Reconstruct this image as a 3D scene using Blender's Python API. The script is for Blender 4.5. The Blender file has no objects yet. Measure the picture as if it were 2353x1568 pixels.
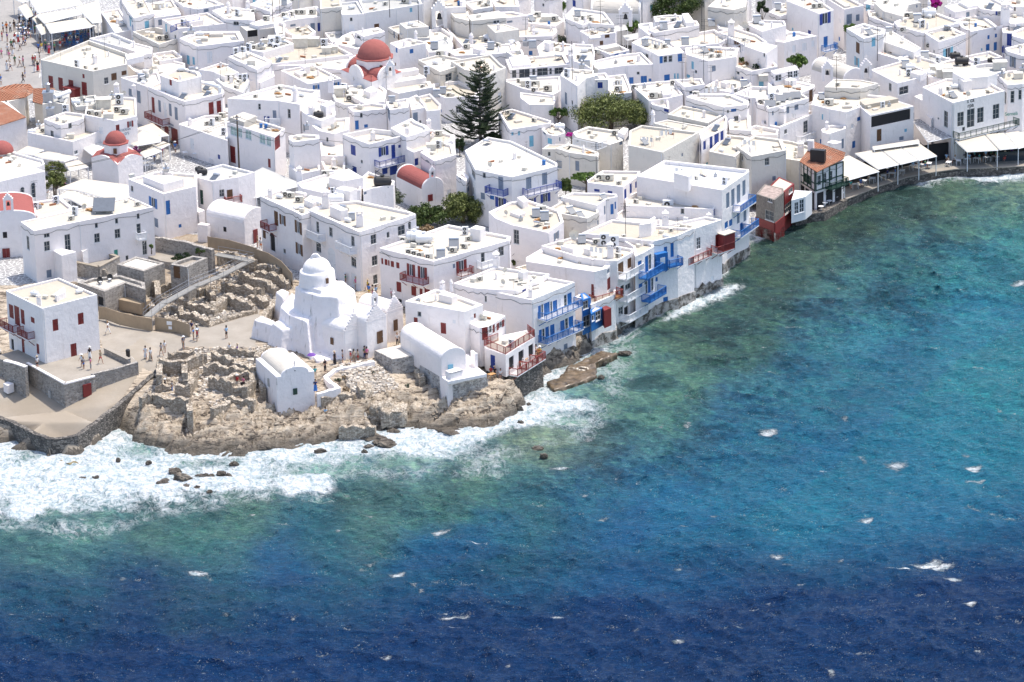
import bpy,bmesh,math,random
import numpy as np
from mathutils import Vector,Matrix
random.seed(7)
rng=np.random.default_rng(11)
R=math.radians
S=bpy.context.scene
COL=S.collection
# ---------------------------------------------------------------- camera
CAMZ=190.0
LENS=149.4
PITCH=19.2
ROLL=-1.4
FPX=LENS/36.0*1024
CM=Matrix.Rotation(R(90-PITCH),3,'X')@Matrix.Rotation(R(ROLL),3,'Z')
CMI=CM.transposed()
CPOS=Vector((0,0,CAMZ))
cam_d=bpy.data.cameras.new('camera')
cam_d.lens=LENS
cam_d.sensor_width=36
cam_d.clip_start=1
cam_d.clip_end=20000
cam=bpy.data.objects.new('camera',cam_d)
cam.matrix_world=Matrix.Translation(CPOS)@CM.to_4x4()
COL.objects.link(cam)
S.camera=cam
SC=9.1914
def px(T,x,y):
 """pixel read in an enlarged view of the photograph -> pixel of the 1024 wide picture"""
 if T=='F':
  return x*0.43519,y*0.43527
 if T=='W':
  return 475+x/13.43,275+y/13.43
 r,c=int(T[0]),int(T[1])
 return 256*c+x/SC,170.5*r+y/SC
def ray(u,v):
 return CM@Vector(((u-512)/FPX,-(v-341)/FPX,-1))
def unproj(u,v,z):
 d=ray(u,v)
 t=(z-CAMZ)/d.z
 return Vector((d.x*t,d.y*t,z))
def at(T,x,y,z):
 return unproj(*px(T,x,y),z)
def proj(p):
 q=CMI@(Vector(p)-CPOS)
 return 512+FPX*q.x/-q.z,341-FPX*q.y/-q.z
def zof(T,x,ytop,P):
 """height of the point above ground point P that shows at row ytop"""
 d=ray(*px(T,x,ytop))
 # closest approach of the ray to the vertical line through P (by horizontal distance along view)
 k=(P.x*d.x+P.y*d.y)/(d.x*d.x+d.y*d.y)
 return CAMZ+d.z*k
def pts(s):
 return[tuple(float(k)for k in p.split(','))for p in s.split()]
 # ---------------------------------------------------------------- objects
LOC={}
def tag(o,label=None,cat=None,group=None,kind=None):
 if label:o['label']=label
 if cat:o['category']=cat
 if group:o['group']=group
 if kind:o['kind']=kind
 return o
def empty(name,loc,rz=0):
 o=bpy.data.objects.new(name,None)
 o.location=loc
 o.rotation_euler=(0,0,rz)
 o.empty_display_size=0.3
 COL.objects.link(o)
 LOC[o.name]=Vector(loc)
 return o
class MB:
 def __init__(self):
  self.v=[]
  self.f=[]
 def poly(self,vs):
  n=len(self.v)
  self.v+=[tuple(p)for p in vs]
  self.f.append(tuple(range(n,n+len(vs))))
 def box(self,c,s,rz=0,tilt=None):
  c=Vector(c)
  m=Matrix.Rotation(rz,3,'Z')
  if tilt is not None:
   m=m@Matrix.Rotation(tilt,3,'X')
  ux,uy,uz=(m@Vector((s[0],0,0)),m@Vector((0,s[1],0)),m@Vector((0,0,s[2])))
  self.obox(c-(ux+uy+uz)/2,ux,uy,uz)
 def obox(self,o,ux,uy,uz):
  o,ux,uy,uz=Vector(o),Vector(ux),Vector(uy),Vector(uz)
  n=len(self.v)
  for k in range(8):
   p=o+(ux if k&1 else ux*0)+(uy if k&2 else uy*0)+(uz if k&4 else uz*0)
   self.v.append(tuple(p))
  fs=[(0,2,3,1),(4,5,7,6),(0,1,5,4),(2,6,7,3),(0,4,6,2),(1,3,7,5)]
  if ux.cross(uy).dot(uz)<0:
   fs=[f[::-1]for f in fs]
  self.f+=[tuple(n+i for i in f)for f in fs]
 def tube(self,p0,p1,r0,r1=None,n=8,caps=True):
  r1=r0 if r1 is None else r1
  p0,p1=Vector(p0),Vector(p1)
  d=(p1-p0)
  if d.length<1e-6:
   return
  d.normalize()
  a=d.cross(Vector((0,0,1)))
  if a.length<1e-3:
   a=d.cross(Vector((0,1,0)))
  a.normalize()
  b=d.cross(a)
  k=len(self.v)
  for(p,r)in((p0,r0),(p1,r1)):
   for i in range(n):
    t=2*math.pi*i/n
    self.v.append(tuple(p+(a*math.cos(t)+b*math.sin(t))*r))
  for i in range(n):
   j=(i+1)%n
   self.f.append((k+i,k+n+i,k+n+j,k+j))
  if caps:
   self.f.append(tuple(k+i for i in range(n)))
   self.f.append(tuple(k+n+i for i in reversed(range(n))))
 def rings(self,rings,closed_top=True,closed_bot=False):
  """rings: list of equal-length vertex loops"""
  k=len(self.v)
  n=len(rings[0])
  for r in rings:
   self.v+=[tuple(p)for p in r]
  for a in range(len(rings)-1):
   for i in range(n):
    j=(i+1)%n
    self.f.append((k+a*n+i,k+a*n+j,k+(a+1)*n+j,k+(a+1)*n+i))
  if closed_top:
   self.f.append(tuple(k+(len(rings)-1)*n+i for i in range(n)))
  if closed_bot:
   self.f.append(tuple(k+i for i in reversed(range(n))))
 def prism(self,poly,z0,z1):
  """poly: ccw xy list"""
  self.rings([[(p[0],p[1],z0)for p in poly],[(p[0],p[1],z1)for p in poly]],True,True)
 def mesh(self,name,off=Vector((0,0,0))):
  me=bpy.data.meshes.new(name)
  if off.length>0:
   vv=[(p[0]-off.x,p[1]-off.y,p[2]-off.z)for p in self.v]
  else:
   vv=self.v
  me.from_pydata(vv,[],self.f)
  me.update()
  return me
def rootloc(o):
 while o.parent:
  o=o.parent
 return LOC.get(o.name,Vector((0,0,0)))
def mk(name,mb,mat,parent=None,smooth=False,local=False,bevel=0,loc=None):
 """one mesh object; vertices in world space unless local"""
 if parent is None and loc is None and not local and mb.v:
  a=np.array(mb.v)
  loc=Vector((a[:,0].mean(),a[:,1].mean(),a[:,2].min()))
 off=Vector((0,0,0))if local else(rootloc(parent)if parent else(Vector(loc)if loc is not None else Vector((0,0,0))))
 me=mb.mesh(name,off)
 if isinstance(mat,(list,tuple)):
  for m in mat:me.materials.append(m)
 else:
  me.materials.append(mat)
 if smooth:
  me.polygons.foreach_set('use_smooth',[True]*len(me.polygons))
 o=bpy.data.objects.new(name,me)
 if parent:
  o.parent=parent
 elif loc is not None:
  o.location=loc
  LOC[o.name]=Vector(loc)
 COL.objects.link(o)
 if parent is None:
  LOC[o.name]=Vector(o.location)
 if bevel:
  b=o.modifiers.new('bevel','BEVEL')
  b.width=bevel
  b.segments=2
  b.limit_method='ANGLE'
  b.angle_limit=R(35)
 return o
def copy_tree(o,parent=None):
 c=o.copy()
 COL.objects.link(c)
 c.parent=parent
 for ch in list(o.children):
  copy_tree(ch,c)
 return c
 # ---------------------------------------------------------------- materials
def newmat(name):
 m=bpy.data.materials.new(name)
 m.use_nodes=True
 nt=m.node_tree
 for n in list(nt.nodes):
  nt.nodes.remove(n)
 out=nt.nodes.new('ShaderNodeOutputMaterial')
 b=nt.nodes.new('ShaderNodeBsdfPrincipled')
 nt.links.new(b.outputs[0],out.inputs[0])
 return m,nt,b
def N(nt,t,**kw):
 n=nt.nodes.new(t)
 for k,v in kw.items():
  if k in n.bl_rna.properties and k not in n.inputs:
   setattr(n,k,v)
  else:
   n.inputs[k].default_value=v
 return n
def L(nt,a,b):
 nt.links.new(a,b)
def pos(nt,scale=(1,1,1),obj=False):
 if obj:
  g=nt.nodes.new('ShaderNodeTexCoord').outputs['Object']
 else:
  g=nt.nodes.new('ShaderNodeNewGeometry').outputs['Position']
 mp=nt.nodes.new('ShaderNodeMapping')
 mp.inputs['Scale'].default_value=scale
 L(nt,g,mp.inputs['Vector'])
 return mp.outputs[0]
def noise(nt,vec,scale,detail=4,rough=.55,dist=0):
 n=N(nt,'ShaderNodeTexNoise',Scale=scale,Detail=detail,Roughness=rough,Distortion=dist)
 L(nt,vec,n.inputs['Vector'])
 return n.outputs['Fac']
def ramp(nt,fac,stops):
 r=nt.nodes.new('ShaderNodeValToRGB')
 e=r.color_ramp.elements
 while len(e)<len(stops):
  e.new(0.5)
 for i,(p,c)in enumerate(stops):
  e[i].position=p
  e[i].color=(c[0],c[1],c[2],1)if not isinstance(c,(int,float))else(c,c,c,1)
 L(nt,fac,r.inputs[0])
 return r.outputs[0]
def mixc(nt,fac,a,b,mode='MIX'):
 m=nt.nodes.new('ShaderNodeMix')
 m.data_type='RGBA'
 m.blend_type=mode
 for sock,v in((m.inputs[0],fac),(m.inputs[6],a),(m.inputs[7],b)):
  if isinstance(v,(int,float)):
   sock.default_value=v
  elif isinstance(v,tuple):
   sock.default_value=(v[0],v[1],v[2],1)
  else:
   L(nt,v,sock)
 return m.outputs[2]
def math_(nt,op,a,b=None,clamp=False):
 m=nt.nodes.new('ShaderNodeMath')
 m.operation=op
 m.use_clamp=clamp
 for s,v in((m.inputs[0],a),(m.inputs[1],b)):
  if v is None:continue
  if isinstance(v,(int,float)):
   s.default_value=v
  else:
   L(nt,v,s)
 return m.outputs[0]
def bump(nt,h,b,strength=.3,dist=.05):
 n=N(nt,'ShaderNodeBump',Strength=strength,Distance=dist)
 L(nt,h,n.inputs['Height'])
 L(nt,n.outputs[0],b.inputs['Normal'])
def plain(name,c,rough=.6,metal=0,var=.12,scale=2.0):
 m,nt,b=newmat(name)
 f=noise(nt,pos(nt),scale,4,.6)
 k=ramp(nt,f,[(.3,tuple(x*(1-var)for x in c)),(.7,tuple(min(1,x*(1+var))for x in c))])
 L(nt,k,b.inputs['Base Color'])
 b.inputs['Roughness'].default_value=rough
 b.inputs['Metallic'].default_value=metal
 return m
def plaster(name,c0,c1,stain,amount=.25):
 """whitewash: lumpy coat, faint vertical streaks, small peeled spots"""
 m,nt,b=newmat(name)
 p=pos(nt)
 oi=nt.nodes.new('ShaderNodeObjectInfo')
 base=mixc(nt,oi.outputs['Random'],c0,c1)
 n1=noise(nt,p,.55,5,.6)
 base=mixc(nt,ramp(nt,n1,[(.42,0.0),(.8,.45)]),base,tuple(x*.90 for x in c0))
 st=noise(nt,pos(nt,(1.6,1.6,.22)),1.2,5,.65)
 fst=ramp(nt,st,[(.60,0.0),(.74,amount)])
 base=mixc(nt,fst,base,stain)
 sp=noise(nt,p,1.7,8,.75)
 fsp=ramp(nt,sp,[(.665,0.0),(.70,amount*1.4)])
 base=mixc(nt,fsp,base,tuple(x*.7 for x in stain))
 pt2=noise(nt,pos(nt,(.7,.7,1.1)),.9,7,.7,.6)
 base=mixc(nt,ramp(nt,pt2,[(.52,0.0),(.60,.30),(.75,.42)]),base,tuple(x*.86 for x in c1))
 L(nt,base,b.inputs['Base Color'])
 b.inputs['Roughness'].default_value=.9
 b.inputs['Specular IOR Level'].default_value=.15
 h=noise(nt,p,1.3,6,.62)
 bump(nt,h,b,.6,.2)
 return m
def stonewall(name,dark,light,mortar,scale=2.6,wet=None,bs=.8):
 m,nt,b=newmat(name)
 p=pos(nt,(1,1,1.7))
 nd=N(nt,'ShaderNodeTexNoise',Scale=1.5,Detail=3)
 L(nt,p,nd.inputs['Vector'])
 ad=nt.nodes.new('ShaderNodeVectorMath');ad.operation='MULTIPLY_ADD'
 L(nt,nd.outputs['Color'],ad.inputs[0]);ad.inputs[1].default_value=(.25,.25,.25);L(nt,p,ad.inputs[2])
 v=N(nt,'ShaderNodeTexVoronoi',Scale=scale)
 L(nt,ad.outputs[0],v.inputs['Vector'])
 v2=N(nt,'ShaderNodeTexVoronoi',Scale=scale,feature='DISTANCE_TO_EDGE')
 L(nt,ad.outputs[0],v2.inputs['Vector'])
 sep=nt.nodes.new('ShaderNodeSeparateColor')
 L(nt,v.outputs['Color'],sep.inputs[0])
 c=mixc(nt,ramp(nt,sep.outputs[0],[(.1,0.0),(.9,1.0)]),dark,light)
 c=mixc(nt,math_(nt,'MULTIPLY',noise(nt,pos(nt),.35,4),.5),c,tuple(x*.75 for x in light))
 c=mixc(nt,ramp(nt,v2.outputs['Distance'],[(.02,1.0),(.07,0.0)]),c,mortar)
 L(nt,c,b.inputs['Base Color'])
 b.inputs['Roughness'].default_value=.9
 h=math_(nt,'ADD',ramp(nt,v2.outputs['Distance'],[(.0,0.0),(.16,1.0)]),math_(nt,'MULTIPLY',noise(nt,pos(nt),5,4),.5))
 bump(nt,h,b,bs,.12)
 return m
M={}
M['white']=plaster('whitewash',(.87,.82,.795),(.90,.86,.835),(.55,.50,.44),.5)
M['worn']=plaster('worn_whitewash',(.78,.76,.74),(.84,.82,.80),(.42,.38,.33),.6)
M['chapelw']=plaster('peeling_whitewash',(.85,.81,.80),(.88,.84,.83),(.34,.32,.30),1.0)
M['beige']=plaster('aged_plaster',(.70,.66,.585),(.76,.72,.65),(.36,.31,.25),.5)
M['roof']=plaster('cream_roof_coat',(.46,.415,.34),(.58,.535,.46),(.60,.48,.34),.35)
M['roofw']=plaster('white_roof_coat',(.52,.485,.425),(.64,.605,.55),(.58,.50,.40),.3)
M['roofg']=plaster('grey_roof_sheet',(.42,.42,.40),(.48,.48,.46),(.30,.29,.27),.5)
M['roofl']=plaster('pale_grey_roof',(.60,.61,.62),(.64,.65,.66),(.5,.5,.5),.15)
M['roofs']=plaster('stained_roof',(.50,.45,.37),(.60,.55,.46),(.30,.23,.16),.7)
M['stone']=stonewall('grey_rubble_stone',(.24,.22,.195),(.54,.50,.45),(.44,.41,.37),2.8)
M['stonew']=stonewall('whitened_rubble_stone',(.20,.19,.18),(.62,.60,.57),(.60,.58,.55),2.4)
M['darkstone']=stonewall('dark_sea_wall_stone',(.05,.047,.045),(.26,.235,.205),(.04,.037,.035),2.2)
M['ruin']=stonewall('sandy_ruin_stone',(.28,.225,.165),(.68,.60,.49),(.26,.21,.155),3.0)
M['red']=plain('oxblood_paint',(.20,.022,.022),.5)
M['redb']=plain('red_rail_paint',(.24,.035,.03),.5)
M['blue']=plain('azure_paint',(.02,.145,.42),.45)
M['dblue']=plain('deep_blue_paint',(.012,.045,.26),.45)
M['teal']=plain('pale_blue_paint',(.20,.48,.62),.55)
M['green']=plain('sea_green_paint',(.05,.30,.22),.5)
M['greyp']=plain('grey_blue_paint',(.20,.25,.32),.55)
M['brown']=plain('brown_wood',(.13,.065,.03),.6)
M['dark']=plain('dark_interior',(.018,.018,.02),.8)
M['glass']=plain('window_glass',(.045,.06,.075),.12)
M['gglass']=plain('pale_window_glass',(.36,.50,.47),.15)
M['wpaint']=plain('white_paint',(.76,.77,.78),.5,var=.03)
M['frame']=plain('grey_window_frame',(.42,.42,.40),.6)
M['acbody']=plain('ac_casing',(.66,.63,.55),.5)
M['metal']=plain('galvanised_steel',(.40,.42,.45),.35,.7)
M['tankm']=plain('steel_water_tank',(.55,.57,.60),.3,.6)
M['panel']=plain('solar_glass',(.10,.12,.15),.35)
M['black']=plain('black_plastic',(.02,.02,.022),.5)
M['pole']=plain('weathered_wood_pole',(.10,.075,.055),.9)
M['wire']=plain('cable_rubber',(.03,.03,.03),.8)
M['canvas']=plain('cream_canvas',(.55,.50,.415),.85,var=.04,scale=.6)
M['canvasw']=plain('white_canvas',(.66,.645,.60),.85,var=.03)
M['tan']=plain('tan_hoarding',(.36,.28,.19),.85,var=.12,scale=.8)
M['rust']=plain('rusted_metal',(.34,.16,.06),.8,var=.4,scale=4)
M['wood']=plain('light_table_wood',(.48,.26,.10),.6)
M['dgreen']=plain('bottle_green_paint',(.02,.06,.045),.5)
M['reddome']=plaster('faded_red_dome',(.31,.10,.09),(.34,.12,.105),(.15,.045,.04),.6)
M['orange']=plain('orange_cloth',(.55,.16,.03),.9)
M['cushion']=plain('lilac_cushion',(.36,.30,.40),.9)
M['terraL']=plain('terracotta_pot',(.42,.19,.10),.8)
m,nt,b=newmat('stained_sea_base')
p=pos(nt)
c=mixc(nt,ramp(nt,noise(nt,p,1.1,7,.7,.4),[(.42,0.0),(.56,1.0)]),(.07,.06,.048),(.40,.38,.35))
L(nt,c,b.inputs['Base Color']);b.inputs['Roughness'].default_value=.8;bump(nt,noise(nt,p,2,6,.7),b,.9,.2)
M['seabase']=m
M['deck']=plain('grey_deck_board',(.24,.235,.22),.9)
M['wetrock']=plain('wet_brown_rock',(.13,.095,.06),.3,var=.6,scale=1.2)
M['palewood']=plain('bleached_board_roof',(.34,.27,.24),.9,var=.4,scale=2)
# ---------------------------------------------------------------- numpy helpers
def vnoise(x,y,seed=0):
 r=np.random.default_rng(seed).random((256,256))
 xi=np.floor(x).astype(int);yi=np.floor(y).astype(int)
 fx=x-xi;fy=y-yi
 fx=fx*fx*(3-2*fx);fy=fy*fy*(3-2*fy)
 a=r[xi&255,yi&255];b=r[(xi+1)&255,yi&255]
 c=r[xi&255,(yi+1)&255];d=r[(xi+1)&255,(yi+1)&255]
 return(a*(1-fx)+b*fx)*(1-fy)+(c*(1-fx)+d*fx)*fy
def fbm(x,y,seed=0,oct=4,rough=.5):
 s=0;a=1;t=0
 for k in range(oct):
  s=s+a*vnoise(x*2**k,y*2**k,seed+k);t+=a;a*=rough
 return s/t
def inpoly(X,Y,poly):
 ins=np.zeros(X.shape,bool)
 n=len(poly)
 for i in range(n):
  x0,y0=poly[i];x1,y1=poly[(i+1)%n]
  if y0==y1:continue
  c=((y0>Y)!=(y1>Y))&(X<(x1-x0)*(Y-y0)/(y1-y0)+x0)
  ins^=c
 return ins
def segdist(X,Y,line,closed=False):
 d=np.full(X.shape,1e9)
 n=len(line)
 for i in range(n if closed else n-1):
  x0,y0=line[i];x1,y1=line[(i+1)%n]
  dx,dy=x1-x0,y1-y0
  l2=dx*dx+dy*dy+1e-9
  t=np.clip(((X-x0)*dx+(Y-y0)*dy)/l2,0,1)
  d=np.minimum(d,np.hypot(X-x0-t*dx,Y-y0-t*dy))
 return d
def sm(a,b,x):
 t=np.clip((x-a)/(b-a),0,1)
 return t*t*(3-2*t)
def wpts(T,s,z=0):
 return[tuple(at(T,x,y,z)[:2])for x,y in pts(s)]
def lin(c):
 return tuple(((k/255+.055)/1.055)**2.4 if k>10 else k/255/12.92 for k in c)
 # ---------------------------------------------------------------- coastline (z = 0)
SHORE_ROCK=wpts('20','1060,790 1150,830 1290,860 1400,950 1600,1000 1900,1000 2050,1015 2200,1045')+wpts('21','0,985 200,965 480,935 560,945 770,860 1100,800 1400,785 1650,795 1990,795 2200,765 2353,700 2400,640')
SHORE_LEFT=wpts('20','-700,760 -200,820 0,865 150,930 410,1010 500,1032 700,970 900,890 1060,790')
SHORE_TOWN=wpts('F','1205,915 1240,890 1320,855 1385,810 1480,742 1530,706 1590,662 1640,655 1665,625 1720,562 1760,548 1830,508 1880,485 1940,462 2000,427 2100,397 2230,387 2353,383 2700,360')
COAST=SHORE_LEFT+SHORE_ROCK[1:]+SHORE_TOWN
LANDP=COAST+[(400,700),(400,3000),(-400,3000),(-400,COAST[0][1])]
# ---------------------------------------------------------------- sea
def build_sea():
 x0,x1,y0,y1,st=-84.0,92.0,408.0,634.0,.24
 xs=np.arange(x0,x1,st);ys=np.arange(y0,y1,st)
 nx0,ny0=len(xs),len(ys)
 ext=np.array([6.,30.,150.,800.,4000.])
 xs=np.concatenate([x0-ext[::-1],xs,x1+ext]);ys=np.concatenate([y0-ext[::-1][:4],ys,y1+ext])
 X,Y=np.meshgrid(xs,ys,indexing='xy')
 core=(X>=x0)&(X<=x1)&(Y>=y0)&(Y<=y1)
 edge=np.clip(np.minimum.reduce([X-x0,x1-X,Y-y0,y1-Y])/3,0,1)
 # wave spectrum, periodic tile
 n,Lt=512,112.0
 kx=np.fft.fftfreq(n,Lt/n)*2*math.pi
 KX,KY=np.meshgrid(kx,kx,indexing='xy')
 K=np.hypot(KX,KY);K[0,0]=1e-6
 wd=np.array([.50,.866])
 g=rng.normal(size=(n,n))+1j*rng.normal(size=(n,n))
 def field(lp,spread,amp,seedphase,wdir):
  kp=2*math.pi/lp
  cosang=(KX*wdir[0]+KY*wdir[1])/K
  D=np.abs(cosang)**spread*(cosang>0)
  P=np.exp(-1.25*(kp/K)**2)/K**4*D*np.exp(-(K*.10)**2)
  H=np.fft.ifft2(np.roll(g,seedphase,0)*np.sqrt(P)).real
  Hc=np.roll(g,seedphase,0)*np.sqrt(P)
  s=amp/(H.std()+1e-9)
  dx=np.fft.ifft2(-1j*KX/K*Hc).real*s
  dy=np.fft.ifft2(-1j*KY/K*Hc).real*s
  return H*s,dx,dy
 A=field(9.0,4,.20,0,wd)
 B=field(2.3,2,.075,77,np.array([.72,.69]))
 H=A[0]+B[0];DX=A[1]+B[1];DY=A[2]+B[2]
 gx=np.gradient(DX,Lt/n,axis=1);gy=np.gradient(DY,Lt/n,axis=0)
 J=(1+1.15*gx)*(1+1.15*gy)
 def samp(F,X,Y):
  u=(X/Lt*n)%n;v=(Y/Lt*n)%n
  i=np.floor(u).astype(int);j=np.floor(v).astype(int)
  fu=u-i;fv=v-j
  i1=(i+1)%n;j1=(j+1)%n;i%=n;j%=n
  return(F[j,i]*(1-fu)+F[j,i1]*fu)*(1-fv)+(F[j1,i]*(1-fu)+F[j1,i1]*fu)*fv
  # rotate the second lookup so the tile does not read as a repeat
 mod=.55+.9*fbm(X*.022+9,Y*.03,5,3)
 h=samp(H,X,Y)*mod
 dcoast=segdist(X,Y,COAST)
 inland=inpoly(X,Y,LANDP)
 sd=np.where(inland,-dcoast,dcoast)
 calm=.45+.55*sm(2,26,sd)
 h=h*calm*edge
 ddx=samp(DX,X,Y)*mod*calm*edge;ddy=samp(DY,X,Y)*mod*calm*edge
 jac=samp(J,X,Y)
 # ---- foam mask
 outer=wpts('F','1420,800 1398,850 1392,905 1370,945 1330,990 1262,1000 1180,1020 1120,1050 1130,1078 1000,1078 920,1085 860,1072 740,1090 720,1125 560,1135 440,1160 330,1172 300,1195 180,1222 60,1190 0,1205 -300,1230')
 polyA=SHORE_LEFT+SHORE_ROCK[1:]+SHORE_TOWN[:4]+outer
 ins=inpoly(X,Y,polyA)
 dO=segdist(X,Y,outer)
 f=np.where(ins,.30+.34*sm(0,10,dO+3.5*(fbm(X*.16,Y*.10,40,4)-.5)),0)
 f=np.where(~ins&~inland,.34*(1-sm(0,7,dO)),f)
 brk=wpts('F','-60,1125 60,1112 150,1090 230,1098 330,1128 430,1118 560,1108 650,1104 722,1114')
 db=segdist(X,Y,brk)+4*(fbm(X*.25,Y*.2,44,4)-.5)
 f=np.maximum(f,.80*np.exp(-(db/3.2)**2));h=h+.45*np.exp(-(db/2.2)**2)
 brk2=wpts('F','820,1030 960,1010 1080,1000 1200,960 1290,930');db2=segdist(X,Y,brk2)+5*(fbm(X*.2,Y*.16,46,4)-.5)
 f=np.maximum(f,.70*np.exp(-(db2/4.5)**2));h=h+.25*np.exp(-(db2/2.5)**2)
 # darker green windows inside the surf
 for(a,b,rx,ry,s)in[(330,1035,50,18,.3),(480,1062,90,14,.34),(1190,1000,80,22,.28),(960,1060,110,16,.22),(60,1050,30,12,.12),(1320,900,60,20,.28),(200,1185,120,14,.25),(620,1075,60,10,.1)]:
  c=at('F',a,b,0);q=unproj(a*.43519+rx*.43519,b*.43527,0);q2=unproj(a*.43519,(b+ry)*.43527,0)
  f=f-s*np.exp(-((X-c.x)/(q.x-c.x))**2-((Y-c.y)/(q2.y-c.y))**2)
 def patch(poly,soft,s):
  nonlocal f
  pp=wpts('F',poly)
  i_=inpoly(X,Y,pp);d=segdist(X,Y,pp,True)
  m_=np.where(i_,.35+.65*sm(0,soft,d),.3*(1-sm(0,soft,d)))
  f=np.maximum(f,s*m_*(~inland|(dcoast<1)))
 patch('1510,742 1560,690 1640,668 1700,652 1704,664 1650,690 1590,715 1545,735',2.0,.95)
 patch('1380,812 1440,765 1500,735 1540,735 1480,770 1440,800',2.5,.55)
 patch('1690,580 1740,545 1726,580 1690,620 1668,622',2.0,.6)
 patch('1740,555 1830,508 1870,492 1850,520 1760,566',2.0,.3)
 patch('2090,412 2200,398 2353,394 2600,388 2600,408 2353,410 2300,422 2200,414 2110,428',3.5,.95)
 patch('1880,488 1940,464 2010,440 1960,470 1900,500',2.5,.4)
 patch('0,1140 70,1140 120,1180 60,1200 0,1190',2.5,.8)
 line=.52*np.exp(-np.maximum(sd,0)/1.1)*(.4+1.0*fbm(X*.3,Y*.3,60,3))
 f=np.maximum(f,line)
 caps=[(1577,975,14,9),(1765,998,30,9),(1940,965,14,9),(2235,1080,24,12),(2222,1052,16,8),(2240,1102,26,5),(2060,1072,30,16),(1985,1060,14,12),(1978,1045,14,6),(1990,1195,22,8),(852,1182,16,8),(862,1200,10,5),(455,1320,30,9),(280,1330,10,8),(912,1322,22,8),(952,1342,14,8),(965,1358,14,5),(1003,1327,10,5),(1145,1322,8,5),(1040,1412,40,10),(1035,1440,26,4),(1788,1282,22,12),(1808,1300,18,8),(2130,1296,50,10),(2080,1310,50,6),(2160,1300,40,9),(2192,1332,26,8),(2232,1392,22,6),(1908,1548,14,18),(885,1517,18,5),(672,1425,10,5),(1165,1530,10,5),(1930,1290,12,4),(1352,1010,14,8),(1290,1078,36,5),(1010,1218,24,6),(778,1222,12,6),(1345,1140,14,6),(1520,980,10,5),(1560,1052,12,5),(2340,650,22,8),(2195,505,12,4),(1540,1090,14,4),(1640,1190,14,4),(1570,1205,16,4),(1100,1250,24,5),(850,1300,18,4),(1700,1440,18,4),(1560,1480,22,5),(2290,1420,14,4),(1810,1470,16,4),(520,1420,14,4),(700,1468,12,4),(30,1410,12,6),(470,1548,10,5),(675,1545,10,5),(980,1550,12,4),(1460,1450,18,4),(1280,1420,22,4),(1390,1195,18,5),(1560,1310,14,5)]
 cap=np.zeros(X.shape)
 for(a,b,rx,ry)in caps:
  c=at('F',a,b,0);q=unproj((a+rx)*.43519,b*.43527,0);q2=unproj(a*.43519,(b+ry)*.43527,0)
  ex,ey=(X-c.x)/(q.x-c.x),(Y-c.y)/(q2.y-c.y)
  arc=ey+.5*ex*ex
  w=np.exp(-(ex/1.0)**4-(arc*1.5)**2)
  cap=np.maximum(cap,(.85+.25*(rx>18))*np.exp(-(ex/1.1)**2-(arc*1.2)**2))
  # natural whitecaps where the waves pinch
 cap=np.maximum(cap,.8*sm(.48,.16,jac)*sm(.46,.60,fbm(X*.11+3,Y*.09,90,3))*sm(6,20,sd))
 f=np.clip(f,0,1.15)
 h=h+.16*sm(.4,.9,f)*(fbm(X*1.1,Y*1.1,70,3)-.4)+.35*sm(.55,.9,f)*sm(4,14,dO)*0
 # ---- water colour by depth and bottom (control points read along the bay)
 cp=[(100,1500,22,64,128),(600,1500,20,60,124),(1200,1500,20,58,122),(1800,1500,20,58,122),(2300,1500,22,62,128),
 (100,1420,28,80,140),(450,1400,28,86,142),(800,1400,26,78,138),(1200,1400,20,62,128),(1700,1400,22,60,126),(2250,1380,20,56,120),
 (2000,1290,22,64,132),(2250,1270,22,66,134),(1750,1320,24,70,136),(1450,1330,24,74,140),(1100,1360,22,72,138),(650,1350,26,80,138),(330,1370,30,84,135),
 (100,1330,50,105,125),(300,1290,58,112,128),(700,1290,36,100,138),(1050,1280,34,108,146),(1450,1270,34,106,148),(1850,1250,40,130,165),(2300,1190,38,128,165),(2080,1200,36,118,158),
 (100,1250,76,116,118),(350,1235,92,124,114),(600,1200,88,126,118),(860,1160,88,124,116),(1040,1120,84,124,114),(780,1230,60,118,130),(1150,1170,60,118,128),(450,1290,82,130,120),
 (1300,1150,40,106,136),(1450,1100,36,105,138),(1700,1070,40,115,146),(2000,1100,40,122,156),(2250,1030,46,134,162),(2300,900,58,142,162),(1750,1190,42,126,158),(1600,1240,38,122,158),
 (1500,980,50,108,128),(1700,950,44,112,140),(1480,900,72,122,118),(1560,880,86,132,118),(1450,850,92,140,130),(1600,760,72,108,94),(1700,720,62,105,100),(1750,650,66,98,84),(1850,590,64,96,86),(1930,530,62,88,74),
 (2050,480,70,100,86),(2150,440,84,112,95),(2300,425,112,136,120),(2300,480,80,130,125),(2300,600,60,132,145),(2100,560,56,112,122),(2000,650,52,112,122),(1900,740,48,112,130),(2050,800,48,120,145),(2300,750,54,136,160),
 (1850,880,46,116,140),(1280,1010,120,136,120),(1210,1030,120,136,120),(1340,985,100,132,124),(150,1200,110,150,140),(1000,1000,140,185,185),(700,1050,140,185,185),(300,1050,140,180,178),(1250,930,130,180,180)]
 num=np.zeros(X.shape+(3,));den=np.zeros(X.shape)
 wx=X+12*(fbm(X*.06,Y*.035,33,6,.6)-.5);wy=Y+40*(fbm(X*.06+50,Y*.035,34,6,.6)-.5)
 bl=[(-500,1425),(0,1392),(330,1372),(650,1352),(900,1345),(1150,1335),(1400,1318),(1700,1300),(1950,1262),(2100,1235),(2353,1215),(2900,1160)]
 for(a,b,r_,g_,b_)in cp:
  if b>np.interp(a,[q[0]for q in bl],[q[1]for q in bl])-12:continue
  c=at('F',a,b,0)
  d2=(wx-c.x)**2+((wy-c.y)*.42)**2
  w=1/(d2+22)**2.6
  num+=w[...,None]*np.array(lin((r_,g_,b_)));den+=w
 rgb=num/den[...,None]
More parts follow.
